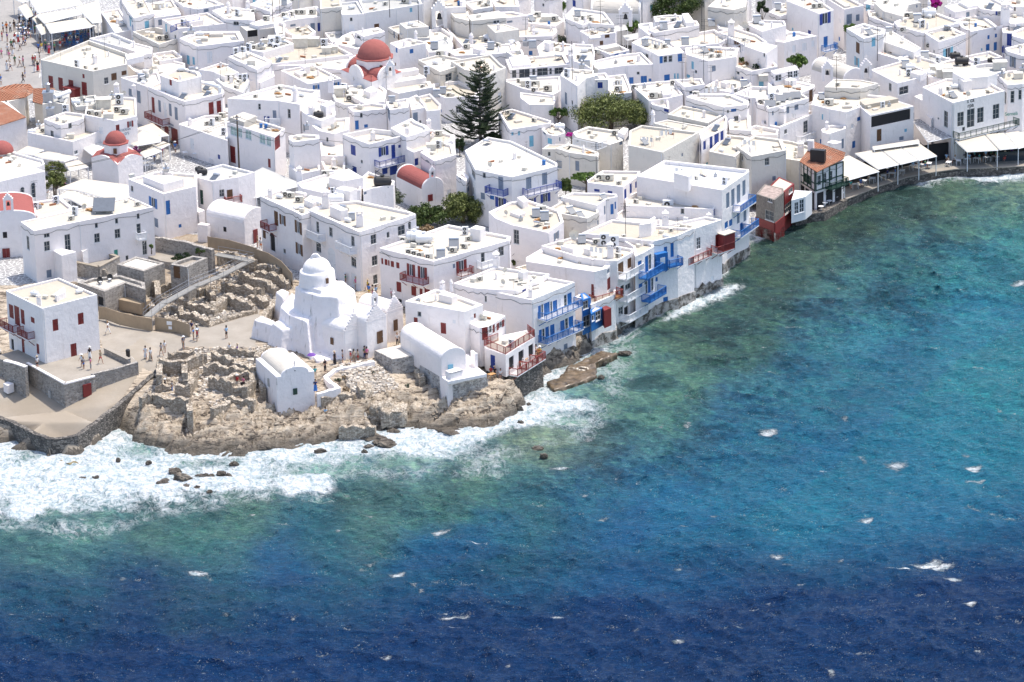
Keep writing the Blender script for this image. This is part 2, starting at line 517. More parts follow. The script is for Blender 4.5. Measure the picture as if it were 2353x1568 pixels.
 BL=[tuple(at('F',a,b,0)[:2])for a,b in bl]
 yb=np.interp(X,[q[0]for q in BL],[q[1]for q in BL])
 dd=sm(-20,16,yb-Y+30*(fbm(X*.045,Y*.03,51,6,.62)-.5))[...,None]
 lan=sm(.50,.66,fbm(X*.03+7,Y*.05,53,5,.6))[...,None]*sm(40,12,yb-Y)[...,None]
 deepc=np.array(lin((13,60,114)))*(1-lan)+np.array(lin((24,84,136)))*lan
 rgb=rgb*(1-dd)+deepc*dd
 lum=rgb.mean(-1,keepdims=True);mixk=(.08+.30*sm(34,8,sd))[...,None];rgb=(rgb*(1-mixk)+lum*mixk)*(.64+.10*sm(50,20,sd))[...,None]*np.array([.70,.97,.97])*np.where(sd[...,None]<45,np.array([1.0,.95,1.06]),1.0)
 # bottom patches show through where it is shallow
 deep=at('F',1200,1330,0).y
 sh=sm(deep-10+.10*X,deep+45,Y)*sm(60,12,sd)
 reef=sh*(1-.75*sm(.25,.8,f))
 verts=np.stack([X+ddx*-.75,Y+ddy*-.75,h],-1).reshape(-1,3)
 ny,nx=X.shape
 idx=np.arange(nx*ny).reshape(ny,nx)
 cellin=(sd[:-1,:-1]>-6)|(sd[1:,1:]>-6)
 q=np.stack([idx[:-1,:-1],idx[:-1,1:],idx[1:,1:],idx[1:,:-1]],-1)[cellin]
 me=bpy.data.meshes.new('sea')
 used=np.unique(q);remap=-np.ones(nx*ny,int);remap[used]=np.arange(len(used))
 vv=verts[used];q=remap[q]
 me.vertices.add(len(vv));me.vertices.foreach_set('co',vv.astype(np.float32).ravel())
 me.loops.add(len(q)*4);me.loops.foreach_set('vertex_index',q.astype(np.int32).ravel())
 me.polygons.add(len(q));me.polygons.foreach_set('loop_start',np.arange(0,len(q)*4,4,dtype=np.int32))
 me.polygons.foreach_set('loop_total',np.full(len(q),4,np.int32))
 me.polygons.foreach_set('use_smooth',np.ones(len(q),bool))
 me.update()
 a=me.attributes.new('water','FLOAT_COLOR','POINT')
 a.data.foreach_set('color',np.concatenate([rgb.reshape(-1,3)[used],np.ones((len(used),1))],1).astype(np.float32).ravel())
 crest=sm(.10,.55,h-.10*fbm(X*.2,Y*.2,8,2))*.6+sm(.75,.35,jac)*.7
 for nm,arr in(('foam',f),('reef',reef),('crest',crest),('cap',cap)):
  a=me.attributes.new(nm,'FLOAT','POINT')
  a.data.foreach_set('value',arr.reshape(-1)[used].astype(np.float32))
 o=bpy.data.objects.new('sea',me);COL.objects.link(o)
 o['kind']='structure'
 # material
 m,nt,b=newmat('sea_water')
 at_=nt.nodes.new('ShaderNodeAttribute');at_.attribute_name='water'
 af=nt.nodes.new('ShaderNodeAttribute');af.attribute_name='foam'
 ar=nt.nodes.new('ShaderNodeAttribute');ar.attribute_name='reef'
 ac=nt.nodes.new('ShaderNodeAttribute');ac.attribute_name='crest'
 p=pos(nt)
 # bottom: pale sand, olive weed, dark rock
 n1=noise(nt,pos(nt,(.14,.085,1)),1.0,6,.58,.6)
 bot=ramp(nt,n1,[(.36,(.42,.50,.52)),(.46,(.9,.95,1.0)),(.54,(1.25,1.2,1.0)),(.66,(1.65,1.5,1.25))])
 n2=noise(nt,pos(nt,(.9,.55,1)),1.0,5,.6,.4)
 bot=mixc(nt,.75,bot,ramp(nt,n2,[(.38,(.55,.60,.62)),(.5,(1.,1.,1.)),(.64,(1.4,1.32,1.1))]),'MULTIPLY')
 wc=mixc(nt,math_(nt,'MULTIPLY',ar.outputs['Fac'],.95,True),at_.outputs['Color'],mixc(nt,1.0,at_.outputs['Color'],bot,'MULTIPLY'))
 # slow variation of open water
 n3=noise(nt,pos(nt,(.05,.03,1)),1.0,4,.55,.5)
 wc=mixc(nt,.9,wc,ramp(nt,n3,[(.35,(.88,.88,.90)),(.65,(1.12,1.12,1.10))]),'MULTIPLY')
 # foam texture: lacy threads plus solid froth
 def ridged(sc,seedoff,dist):
  mp=pos(nt,(sc,sc*.62,1))
  md=nt.nodes.new('ShaderNodeVectorMath');md.operation='ADD'
  L(nt,mp,md.inputs[0]);md.inputs[1].default_value=(seedoff,seedoff,0)
  n_=noise(nt,md.outputs[0],1.0,5,.62,dist)
  return math_(nt,'MULTIPLY',math_(nt,'ABSOLUTE',math_(nt,'SUBTRACT',n_,.5)),2.0)
 r1=ridged(.75,3,1.1)
 r2=ridged(2.4,17,.7)
 big=noise(nt,pos(nt,(.22,.13,1)),1.0,5,.6,.8)
 lace=math_(nt,'ADD',math_(nt,'MULTIPLY',r1,1.5),math_(nt,'MULTIPLY',r2,.65))
 # threshold = foam*2 + big - lace
 t=math_(nt,'SUBTRACT',math_(nt,'ADD',math_(nt,'MULTIPLY',af.outputs['Fac'],1.75),math_(nt,'MULTIPLY',big,1.7)),lace)
 ff=nt.nodes.new('ShaderNodeMapRange');ff.interpolation_type='SMOOTHSTEP'
 ff.inputs['From Min'].default_value=.85;ff.inputs['From Max'].default_value=1.75
 L(nt,t,ff.inputs['Value'])
 gate=nt.nodes.new('ShaderNodeMapRange');gate.inputs['From Min'].default_value=.10;gate.inputs['From Max'].default_value=.34
 L(nt,af.outputs['Fac'],gate.inputs['Value'])
 fo=math_(nt,'MULTIPLY',ff.outputs[0],gate.outputs[0],True)
 # whitecaps, then specks on the crests: tiny foam and sun glints painted white
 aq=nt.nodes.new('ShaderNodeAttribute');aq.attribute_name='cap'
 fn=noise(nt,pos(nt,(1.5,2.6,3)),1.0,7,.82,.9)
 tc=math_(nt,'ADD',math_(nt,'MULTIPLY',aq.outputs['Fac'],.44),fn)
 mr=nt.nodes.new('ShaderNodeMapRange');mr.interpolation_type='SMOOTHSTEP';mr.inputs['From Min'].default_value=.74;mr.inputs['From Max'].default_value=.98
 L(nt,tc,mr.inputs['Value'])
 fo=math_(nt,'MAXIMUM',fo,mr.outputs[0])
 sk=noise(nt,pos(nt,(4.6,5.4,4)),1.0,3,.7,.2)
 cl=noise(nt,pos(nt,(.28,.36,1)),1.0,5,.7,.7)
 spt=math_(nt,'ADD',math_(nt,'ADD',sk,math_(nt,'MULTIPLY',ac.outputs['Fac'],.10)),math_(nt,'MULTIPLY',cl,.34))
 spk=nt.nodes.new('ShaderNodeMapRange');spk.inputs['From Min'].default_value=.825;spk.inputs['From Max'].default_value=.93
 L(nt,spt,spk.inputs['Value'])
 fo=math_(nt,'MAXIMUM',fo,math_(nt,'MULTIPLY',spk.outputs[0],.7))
 wc=mixc(nt,math_(nt,'MULTIPLY',ac.outputs['Fac'],.6,True),wc,mixc(nt,1.0,wc,(1.3,1.6,1.4),'MULTIPLY'))  # light through thin crests put into the water colour
 # fine streaks: thin lighter and darker lines drawn through the water colour
 mpz=nt.nodes.new('ShaderNodeMapping');mpz.inputs['Rotation'].default_value=(0,0,R(28));mpz.inputs['Scale'].default_value=(.55,4.2,1)
 L(nt,p,mpz.inputs['Vector'])
 stz=noise(nt,mpz.outputs[0],1.0,6,.72,.5)
 wc=mixc(nt,1.0,wc,ramp(nt,stz,[(.34,(.66,.70,.76)),(.5,(1.,1.,1.)),(.66,(1.75,1.5,1.3))]),'MULTIPLY')
 # aerated milky water around the foam
 milk=nt.nodes.new('ShaderNodeMapRange');milk.inputs['From Min'].default_value=.3;milk.inputs['From Max'].default_value=1.1;milk.inputs['To Max'].default_value=.55
 L(nt,af.outputs['Fac'],milk.inputs['Value'])
 wc=mixc(nt,milk.outputs[0],wc,(.33,.55,.56))
 fcol=ramp(nt,noise(nt,pos(nt,(1.3,.8,1)),1.0,6,.7,.8),[(.34,(.30,.42,.46)),(.48,(.62,.69,.72)),(.60,(.84,.86,.87))])
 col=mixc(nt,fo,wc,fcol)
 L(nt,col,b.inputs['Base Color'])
 L(nt,math_(nt,'ADD',math_(nt,'MULTIPLY',fo,.7),.13,True),b.inputs['Roughness'])
 b.inputs['IOR'].default_value=1.33;b.inputs['Specular IOR Level'].default_value=.26
 hs=math_(nt,'ADD',noise(nt,pos(nt,(.9,1.5,1)),1.0,6,.68,.5),math_(nt,'MULTIPLY',noise(nt,pos(nt,(4.5,7,1)),1.0,3,.6),.4))
 hs=math_(nt,'ADD',hs,math_(nt,'MULTIPLY',fo,.35))
 bump(nt,hs,b,1.0,.75)
 me.materials.append(m)
 return o
build_sea()
# ---------------------------------------------------------------- land heights
CP=[]
def cps(T,s):
 for tok in s.split():
  x,y,z=(float(k)for k in tok.split(','))
  w=at(T,x,y,z)
  CP.append((w.x,w.y,z))
for(x,y)in COAST[:28]:
 CP.append((x,y-.0,-.25));CP.append((x,y-5,-2.5))
for(x,y)in COAST[28:]:
 CP.append((x+.6,y+2.5,-2.0));CP.append((x,y-6,-4));CP.append((x-1.6,y+6.5,2.6 if x<28 else 1.2))
 # quay path behind the sea wall, wall top line
cps('20','-700,600,2.6 -200,660,2.6 0,700,2.5 110,735,2.4 300,830,2.2 470,885,2.05 600,880,2.05 700,855,2.1 860,745,2.3 1160,495,3.1 1440,255,4.3')
cps('20','-300,450,2.6 0,450,2.4 240,470,2.2 600,640,1.95 880,470,3.2 1100,330,4.0 1260,215,4.7 1350,150,5 1000,600,2.5 400,750,2.2')
cps('20','1150,620,2.0 1250,640,2.0 1300,560,2.7 1600,620,2.5 1900,660,2.3 2300,640,2.5 1500,860,.7 1800,800,1.0 2200,820,1.2 1300,760,1.5 1500,420,3.5 1900,450,3.4 2100,500,3.3 2000,250,4.2 1550,120,4.8 1700,60,5 2300,60,5 2300,400,3.9 1250,500,3.1')
cps('21','0,200,4.6 500,300,4.4 560,470,3.6 60,600,2.0 60,720,1.6 120,830,.9 200,640,1.2 225,715,1.0 560,672,1.2 470,560,1.6 640,725,1.3 900,550,2.8 700,300,4.8 1000,230,4.7 1000,700,1.5 1100,500,3.3 1450,420,3.0 1300,450,3.2 1500,550,2.3 1700,620,1.9 1900,560,2.1 2200,500,2.6 2000,690,1.0 1600,710,.9 2250,600,1.5 2353,560,1.6 1100,60,5 600,120,5 2100,380,3.6 2300,420,3.2')
cps('10','1250,1300,3.7 1600,1250,3.5 1700,1120,3.4 2000,1300,3.7 2100,1000,3.6 2300,950,3.8 1050,1330,4.6 1400,1480,5 1750,1500,5 2353,1500,5 1000,1500,5 1450,900,4.6 1950,700,5 1700,620,5 700,1250,5')
cps('11','50,950,3.8 150,1200,3.8 250,1080,4.0 330,1050,4.8 -50,1300,3.8 100,1330,4.8 250,920,4.6 150,700,5 500,1400,5 700,1000,5 1100,1100,5 0,620,5')
for gx in range(-100,121,20):
 for gy in range(560,641,16):
  if inpoly(np.array([float(gx)]),np.array([gy-14.0]),LANDP)[0]and gy>575:
   CP.append((gx,gy,5.0 if gx<28 else 1.6))
for gx in(-400,-150,0,150,400):
 CP.append((gx,640,5));CP.append((gx,720,5+0));CP.append((gx,3000,30.));CP.append((gx,1000,8.))
 CP.append((gx,470,-6));CP.append((gx,380,-8))
from mathutils.geometry import delaunay_2d_cdt
_r=delaunay_2d_cdt([Vector((p[0],p[1]))for p in CP],[],[],0,.05)
_V=np.array([tuple(v)for v in _r[0]]);_T=np.array(_r[2])
_Z=np.array([CP[s[0]][2]for s in _r[3]])
def height(X,Y):
 X=np.asarray(X,float);Y=np.asarray(Y,float)
 Z=np.full(X.shape,-9.0)
 for t in _T:
  (ax,ay),(bx,by),(cx,cy)=_V[t]
  m=(X>=min(ax,bx,cx)-1e-6)&(X<=max(ax,bx,cx)+1e-6)&(Y>=min(ay,by,cy)-1e-6)&(Y<=max(ay,by,cy)+1e-6)
  if not m.any():continue
  D=(by-cy)*(ax-cx)+(cx-bx)*(ay-cy)
  if abs(D)<1e-9:continue
  xm,ym=X[m],Y[m]
  l0=((by-cy)*(xm-cx)+(cx-bx)*(ym-cy))/D
  l1=((cy-ay)*(xm-cx)+(ax-cx)*(ym-cy))/D
  l2=1-l0-l1
  ok=(l0>=-1e-5)&(l1>=-1e-5)&(l2>=-1e-5)
  z=l0*_Z[t[0]]+l1*_Z[t[1]]+l2*_Z[t[2]]
  zz=Z[m];zz[ok]=z[ok];Z[m]=zz
 return Z
_TA,_TB,_TC=_V[_T[:,0]],_V[_T[:,1]],_V[_T[:,2]]
_TD=(_TB[:,1]-_TC[:,1])*(_TA[:,0]-_TC[:,0])+(_TC[:,0]-_TB[:,0])*(_TA[:,1]-_TC[:,1])
_TD=np.where(np.abs(_TD)<1e-9,1e-9,_TD)
def gz(x,y):
 l0=((_TB[:,1]-_TC[:,1])*(x-_TC[:,0])+(_TC[:,0]-_TB[:,0])*(y-_TC[:,1]))/_TD
 l1=((_TC[:,1]-_TA[:,1])*(x-_TC[:,0])+(_TA[:,0]-_TC[:,0])*(y-_TC[:,1]))/_TD
 m=np.minimum(np.minimum(l0,l1),1-l0-l1)
 i=int(np.argmax(m));t=_T[i]
 return float(l0[i]*_Z[t[0]]+l1[i]*_Z[t[1]]+(1-l0[i]-l1[i])*_Z[t[2]])
def on_ground(T,x,y,dz=0):
 """ground point seen at this pixel"""
 z=5.0
 for _ in range(12):
  p=at(T,x,y,z)
  z=.5*z+.5*gz(p.x,p.y)
 p=at(T,x,y,z);p.z=z+dz
 return p
 # ---------------------------------------------------------------- land surfaces
PATHP=wpts('20','-900,420 0,250 240,280 600,430 860,345 1240,185 1300,130 1468,230 1180,500 880,748 700,850 480,890 300,820 0,690 -900,560',2.6)
PLAZAP=wpts('20','960,80 1260,200 1460,240 1560,110 1700,50 2353,60',5)+wpts('11','60,1420 -250,1330 -650,1400')+wpts('10','1760,1520 1390,1480 900,1300 900,1500 930,1567',5)
SQUAREP=wpts('00','-200,-200 200,-120 330,180 460,420 620,420 520,560 370,640 400,900 -200,900',5)
LEFTP=wpts('20','-300,-250 -20,-200 20,250 -300,380',5)
PITP=wpts('10','900,1270 1180,1330 1400,1475 1735,1505 1800,1440 2353,1270',5)+wpts('11','60,1250 340,1050 300,960 150,830 -450,590 -980,590 -1000,900 -1300,1100 -1450,1230',5)
m,nt,b=newmat('town_paving')
p=pos(nt)
v=N(nt,'ShaderNodeTexVoronoi',Scale=1.5,feature='DISTANCE_TO_EDGE');L(nt,p,v.inputs['Vector'])
c=mixc(nt,noise(nt,p,.5,4),(.20,.20,.21),(.32,.31,.30))
c=mixc(nt,ramp(nt,v.outputs['Distance'],[(.04,1.0),(.08,0.0)]),c,(.62,.62,.61))
L(nt,c,b.inputs['Base Color']);b.inputs['Roughness'].default_value=.9
M['paving']=m
m,nt,b=newmat('quay_concrete')
p=pos(nt)
c=mixc(nt,ramp(nt,noise(nt,p,.25,6,.6),[(.35,0.0),(.7,1.0)]),(.36,.315,.26),(.27,.235,.185))
c=mixc(nt,ramp(nt,noise(nt,p,.09,3,.5),[(.52,0.0),(.62,.6)]),c,(.30,.25,.19))
L(nt,c,b.inputs['Base Color']);b.inputs['Roughness'].default_value=.95
bump(nt,noise(nt,p,2,6,.7),b,.5,.08)
M['concrete']=m
m,nt,b=newmat('worn_flagstones')
p=pos(nt,(1,1,1))
v=N(nt,'ShaderNodeTexVoronoi',Scale=1.3,feature='DISTANCE_TO_EDGE');L(nt,p,v.inputs['Vector'])
c=mixc(nt,ramp(nt,noise(nt,p,.35,6,.65),[(.35,0.0),(.7,1.0)]),(.35,.315,.27),(.27,.24,.20))
c=mixc(nt,ramp(nt,v.outputs['Distance'],[(.02,.5),(.06,0.0)]),c,(.30,.27,.23))
L(nt,c,b.inputs['Base Color']);b.inputs['Roughness'].default_value=.95
bump(nt,noise(nt,p,3,5,.7),b,.4,.06)
M['flag']=m
m,nt,b=newmat('square_flagstones')
p=pos(nt)
v=N(nt,'ShaderNodeTexVoronoi',Scale=1.0,feature='DISTANCE_TO_EDGE');L(nt,p,v.inputs['Vector'])
c=mixc(nt,ramp(nt,noise(nt,p,.25,6,.65),[(.35,0.0),(.7,1.0)]),(.34,.32,.30),(.26,.25,.24))
c=mixc(nt,ramp(nt,v.outputs['Distance'],[(.02,.5),(.05,0.0)]),c,(.22,.21,.2))
L(nt,c,b.inputs['Base Color']);b.inputs['Roughness'].default_value=.9
M['square']=m
m,nt,b=newmat('bare_earth')
p=pos(nt)
c=mixc(nt,ramp(nt,noise(nt,p,.6,7,.7),[(.35,0.0),(.65,1.0)]),(.24,.185,.13),(.42,.355,.28))
L(nt,c,b.inputs['Base Color']);b.inputs['Roughness'].default_value=.97
bump(nt,noise(nt,p,3,6,.75),b,.9,.2)
M['earth']=m
m,nt,b=newmat('coastal_rock')
mpr=nt.nodes.new('ShaderNodeMapping');mpr.inputs['Rotation'].default_value=(0,0,-.58);mpr.inputs['Scale'].default_value=(.35,1.6,2.2)
L(nt,pos(nt),mpr.inputs['Vector']);p=mpr.outputs[0]
n1=noise(nt,p,.8,8,.72,.8)
c=ramp(nt,n1,[(.33,(.025,.022,.022)),(.41,(.12,.095,.075)),(.47,(.40,.33,.25)),(.64,(.66,.57,.455))])  # near-black stops paint crevice shade into the rock colour
g_=nt.nodes.new('ShaderNodeNewGeometry');sx=nt.nodes.new('ShaderNodeSeparateXYZ');L(nt,g_.outputs['Position'],sx.inputs[0])
wetf=nt.nodes.new('ShaderNodeMapRange');wetf.inputs['From Min'].default_value=1.5;wetf.inputs['From Max'].default_value=.25
L(nt,math_(nt,'ADD',sx.outputs[2],math_(nt,'MULTIPLY',noise(nt,pos(nt),.8,3),-.6)),wetf.inputs['Value'])
c=mixc(nt,wetf.outputs[0],c,mixc(nt,.82,c,(.035,.028,.02)))
L(nt,c,b.inputs['Base Color'])
rr=nt.nodes.new('ShaderNodeMapRange');rr.inputs['To Min'].default_value=.92;rr.inputs['To Max'].default_value=.35
L(nt,wetf.outputs[0],rr.inputs['Value']);L(nt,rr.outputs[0],b.inputs['Roughness'])
bump(nt,math_(nt,'ADD',n1,math_(nt,'MULTIPLY',noise(nt,pos(nt),3.5,6,.7),.5)),b,1.0,.35)
M['rock']=m
def build_land():
 def emit(name,xs,ys,cellmask,disp,mat):
  X,Y=np.meshgrid(xs,ys,indexing='xy')
  Z=height(X,Y)
  Z=disp(X,Y,Z)
  xc=(X[:-1,:-1]+X[1:,1:])/2;yc=(Y[:-1,:-1]+Y[1:,1:])/2
  keep=cellmask(xc,yc)
  ny,nx=X.shape
  idx=np.arange(nx*ny).reshape(ny,nx)
  q=np.stack([idx[:-1,:-1],idx[:-1,1:],idx[1:,1:],idx[1:,:-1]],-1)[keep]
  used=np.unique(q);remap=-np.ones(nx*ny,int);remap[used]=np.arange(len(used))
  vv=np.stack([X,Y,Z],-1).reshape(-1,3)[used];q=remap[q]
  me=bpy.data.meshes.new(name)
  me.vertices.add(len(vv));me.vertices.foreach_set('co',vv.astype(np.float32).ravel())
  me.loops.add(len(q)*4);me.loops.foreach_set('vertex_index',q.astype(np.int32).ravel())
  me.polygons.add(len(q));me.polygons.foreach_set('loop_start',np.arange(0,len(q)*4,4,dtype=np.int32))
  me.polygons.foreach_set('loop_total',np.full(len(q),4,np.int32))
  me.update();me.materials.append(mat)
  o=bpy.data.objects.new(name,me);COL.objects.link(o);o['kind']='structure'
  return o
 dx0,dx1,dy0,dy1,st=-84.0,28.0,470.0,590.0,.27
 fx=np.arange(dx0,dx1+.01,st);fy=np.arange(dy0,dy1+.01,st)
 inp=lambda P:(lambda x,y:inpoly(x,y,P))
 isPath,isPlaza,isPit=inp(PATHP),inp(PLAZAP),inp(PITP)
 def flat(X,Y,Z):
  return Z+.05*(fbm(X*.5,Y*.5,3,3)-.5)
 def town(x,y):
  return y>556+.35*(x+80)*0
 def rockmask(x,y):
  return~isPath(x,y)&~isPlaza(x,y)&~isPit(x,y)&~paved(x,y)
 def paved(x,y):
  return((y>560)|inpoly(x,y,LEFTP))&~isPit(x,y)
 def rdisp(X,Y,Z):
  c,s=math.cos(.58),math.sin(.58)
  a=X*c+Y*s;b_=-X*s+Y*c
  strata=1-np.abs(2*fbm(a*.16,b_*.75,21,5,.55)-1)
  chunk=fbm(a*.45,b_*1.2,25,4,.6)
  low=sm(3.6,1.8,Z)*.8+.2
  fine=1-np.abs(2*fbm(a*.7,b_*2.6,29,3,.6)-1)
  d=(strata-.62)*3.4+(chunk-.5)*1.5+(fine-.6)*1.3
  q=np.round(d*2.4)/2.4*.75+d*.25
  dm=np.minimum(segdist(X,Y,PATHP,True),segdist(X,Y,PLAZAP,True))
  return Z+q*low*sm(-2.2,.2,Z)*(.0+1.0*sm(.5,3.0,dm))
 def pdisp(X,Y,Z):
  return Z+.5*(fbm(X*.5,Y*.5,8,5,.6)-.5)
 emit('path',fx,fy,lambda x,y:isPath(x,y),flat,M['concrete'])
 emit('plaza',fx,fy,lambda x,y:isPlaza(x,y)&~isPath(x,y),flat,M['flag'])
 emit('excavation_ground',fx,fy,lambda x,y:isPit(x,y)&~isPlaza(x,y)&~isPath(x,y),pdisp,M['earth'])
 emit('rocky_shore',fx,fy,rockmask,rdisp,M['rock'])
 emit('ground',fx,fy,lambda x,y:paved(x,y)&~isPath(x,y)&~isPlaza(x,y),lambda X,Y,Z:Z,M['paving'])
 emit('harbour_square',np.arange(-110.,-30.,1.),np.arange(560.,740.,1.),lambda x,y:inpoly(x,y,SQUAREP),lambda X,Y,Z:Z+.03,M['square'])
 cx=np.concatenate([[-4000,-1000,-300],np.arange(dx0-36,dx0,4.0),[dx0],np.arange(dx0+4,dx1-3.9,4.0),[dx1],np.arange(dx1+2,140,2.0),[400,1000,4000]])
 cy=np.concatenate([np.arange(440,470,4.0),[dy0],np.arange(dy0+4,dy1,4.0),[dy1],np.arange(dy1+2,760,3.0),[900,1500,4000]])
 cy=np.unique(cy);cx=np.unique(cx)
 emit('ground',cx,cy,lambda x,y:~((x>dx0)&(x<dx1)&(y>dy0)&(y<dy1)),lambda X,Y,Z:np.where(np.abs(X)>399,np.minimum(Z,5.0),Z),M['paving'])
build_land()
# ---------------------------------------------------------------- house engine
def inset(poly,t):
 n=len(poly);out=[]
 for i in range(n):
  p0=Vector(poly[i-1]);p1=Vector(poly[i]);p2=Vector(poly[(i+1)%n])
  d1=(p1-p0).normalized();d2=(p2-p1).normalized()
  n1=Vector((-d1.y,d1.x));n2=Vector((-d2.y,d2.x))
  bs=(n1+n2)
  if bs.length<1e-4:
   out.append(p1+n1*t);continue
  bs.normalize()
  k=t/max(.35,bs.dot(n1))
  out.append(p1+bs*k)
 return out
HOUSES=[]
ZO={'large white harbour bar with black lettering and dark doors':(1.5,8.9),'white house with wide open loggia and grey loggia walls':(1.2,7.9),
'roof heaped with nets, blue bottles and folded tables':(2,7.2),'hotel block with four tilted glass panels on its roof':(2,8.3),'white terrace with stepped white rails below the glass panels':(2,5.6),
'rounded white shoulder wall below the stepped white rails':(2,4.2),'rounded white lean to with chimney left of loggia house':(2,5.0),'small white stepped annex under the louvred plant box':(2,4.4),
'white louvred plant box left of the lettered harbour bar':(2,6.2),'cafe roof terrace with wooden chairs, right edge':(1.5,7.6),'cream block with rusty patch on its flat roof':(2,8.6),
'white court house with brown door and white hutch on roof':(2.5,7.2),'long old beige house with patched plaster on the water edge':(.2,7.0)}
ROOFITEMS=[]
PAINT={'b':'blue','D':'dblue','r':'red','t':'teal','n':'brown','y':'greyp','G':'green','d':'dark','W':'wpaint','k':'dgreen'}
PNAME={'b':'blue','D':'deep blue','r':'dark red','t':'pale blue','n':'brown','y':'grey','G':'green','d':'dark','W':'white','k':'bottle green'}
class House:
 pass
QUIET=('tall azure','azure boarded','oxblood','stone ','low stone','white service','white garden','small white stair','weathered board','red boarded','white framed','long white villa','white house with oxblood balcony','half timbered','white louvred','great white','white hotel')
def house(T,roofpts,h,ref,wins='',zb=None,par=.35,rnd=.14,wall='white',roof='roof',name='house',cat='house',pt=.28,ztop=None,base=None,huts=(),group=None,dz=1.6):
 """roofpts: roof outline read in the photograph; h: height over the ground (m)"""
 H=House()
 P=pts(roofpts)
 if rnd==.14 and wall in('white','worn'):
  k_=(len(ref)*7+int(P[0][0]))%5;rnd=(.10,.16,.24,.30,.36)[k_];pt=(.25,.3,.42,.5,.6)[k_];par=(.35,.5,.25,.3,.2)[k_]
 dg=5.0
 if zb is None and T=='03':dg=3.0
 if zb is None and T=='02' and P[0][0]>1750:dg=4.0
 if ref in ZO:dg,h=ZO[ref]
 g0=dg if zb is None else zb
 zt=ztop if ztop is not None else g0+h
 C=[at(T,x,y,zt)for x,y in P]
 A2=sum(C[i].x*C[(i+1)%len(C)].y-C[(i+1)%len(C)].x*C[i].y for i in range(len(C)))
 if A2<0:
  C=C[::-1]
 poly=[Vector((c.x,c.y))for c in C]
 cen=sum(poly,Vector((0,0)))/len(poly)
 zb_=g0-(dz if zb is None and g0>1 else 0)
 H.poly,H.zt,H.zb,H.g0,H.T,H.ref=poly,zt,zb_,g0,T,ref
 H.zr=zt-par
 root=empty(name,(cen.x,cen.y,max(g0,0)))
 tag(root,ref,cat,group)
 H.root=root
 n=len(poly)
 H.fac=[]
 for i in range(n):
  a,b2=poly[i],poly[(i+1)%n]
  d=(b2-a);ln=d.length;d.normalize()
  nn=Vector((d.y,-d.x))
  vis=nn.dot(Vector((0,0))-(a+b2)/2)>0
  H.fac.append(dict(a=a,d=d,n=nn,L=ln,vis=vis,w=[]))
 H.mats=(M[wall],M[roof])
 # windows
 for tok in wins.split():
  q=tok.split(',')
  x,y,ww,hh,kd=float(q[0]),float(q[1]),float(q[2]),float(q[3]),q[4]
  hit=facade_hit(H,T,x,y)
  if not hit:continue
  fi,s,z,t=hit
  F=H.fac[fi]
  e=wall_pt(F,T,x+ww/2,y);e2=wall_pt(F,T,x-ww/2,y)
  wm=abs(e[0]-e2[0])
  hm=abs(wall_pt(F,T,x,y-hh/2)[1]-wall_pt(F,T,x,y+hh/2)[1])
  wm=min(wm,F['L']*.9)
  s=min(max(s,wm/2+.12),F['L']-wm/2-.12)
  z=min(z,zt-par*.3-hm/2)
  F['w'].append((s-wm/2,s+wm/2,z-hm/2,z+hm/2,kd))
 ra=random.Random(int(cen.x*31+cen.y*17))
 if name=='house' and wall in('white','worn','beige')and not ref.startswith(QUIET):
  for F in H.fac:
   if not F['vis']or F['L']<3.2:continue
   for lev in((1.6,4.5)if h>5.5 else(1.7,)):
    for k in range(int(F['L']/3.4)):
     u=(k+ra.uniform(.35,.65))*F['L']/max(1,int(F['L']/3.4));z_=g0+lev+ra.uniform(-.2,.3)
     if ra.random()<.42 and z_<zt-1.1:
      wq,hq=ra.choice([(.6,.7),(.8,1.1),(.5,.5),(.9,1.9)])
      F['w'].append((u-wq/2,u+wq/2,z_-hq/2,z_+hq/2,ra.choice('gggybDtnW')))
 for F in H.fac:
  kept=[]
  for w_ in sorted(F['w'],key=lambda k:-(k[1]-k[0])*(k[3]-k[2])):
   if w_[0]<.12 or w_[1]>F['L']-.12:continue
   if all(w_[1]+.05<k[0]or w_[0]-.05>k[1]or w_[3]+.05<k[2]or w_[2]-.05>k[3]for k in kept):
    kept.append(w_)
  F['w']=kept
 zs=sorted(set([zb_,zt]+[round(z,3)for F in H.fac for w_ in F['w']for z in(w_[2],w_[3])]))
 bm=bmesh.new()
 vc={}
 def V(p):
  k=(round(p[0],3),round(p[1],3),round(p[2],3))
  if k not in vc:vc[k]=bm.verts.new(k)
  return vc[k]
 def face(vs):
  vs2=[]
  for v in vs:
   if v not in vs2:vs2.append(v)
  if len(vs2)>=3:
   try:return bm.faces.new(vs2)
   except ValueError:return None
 inn=inset(poly,pt)if par>0 else None
 tops=[]
 for F in H.fac:
  us=sorted(set([0,F['L']]+[round(u,3)for w_ in F['w']for u in(w_[0],w_[1])]))
  pt_=lambda u,z,dp=0:(F['a'].x+F['d'].x*u-F['n'].x*dp,F['a'].y+F['d'].y*u-F['n'].y*dp,z)
  for i in range(len(us)-1):
   for j in range(len(zs)-1):
    um,zm=(us[i]+us[i+1])/2,(zs[j]+zs[j+1])/2
    if any(w_[0]<um<w_[1]and w_[2]<zm<w_[3]for w_ in F['w']):continue
    face([V(pt_(us[i],zs[j])),V(pt_(us[i+1],zs[j])),V(pt_(us[i+1],zs[j+1])),V(pt_(us[i],zs[j+1]))])
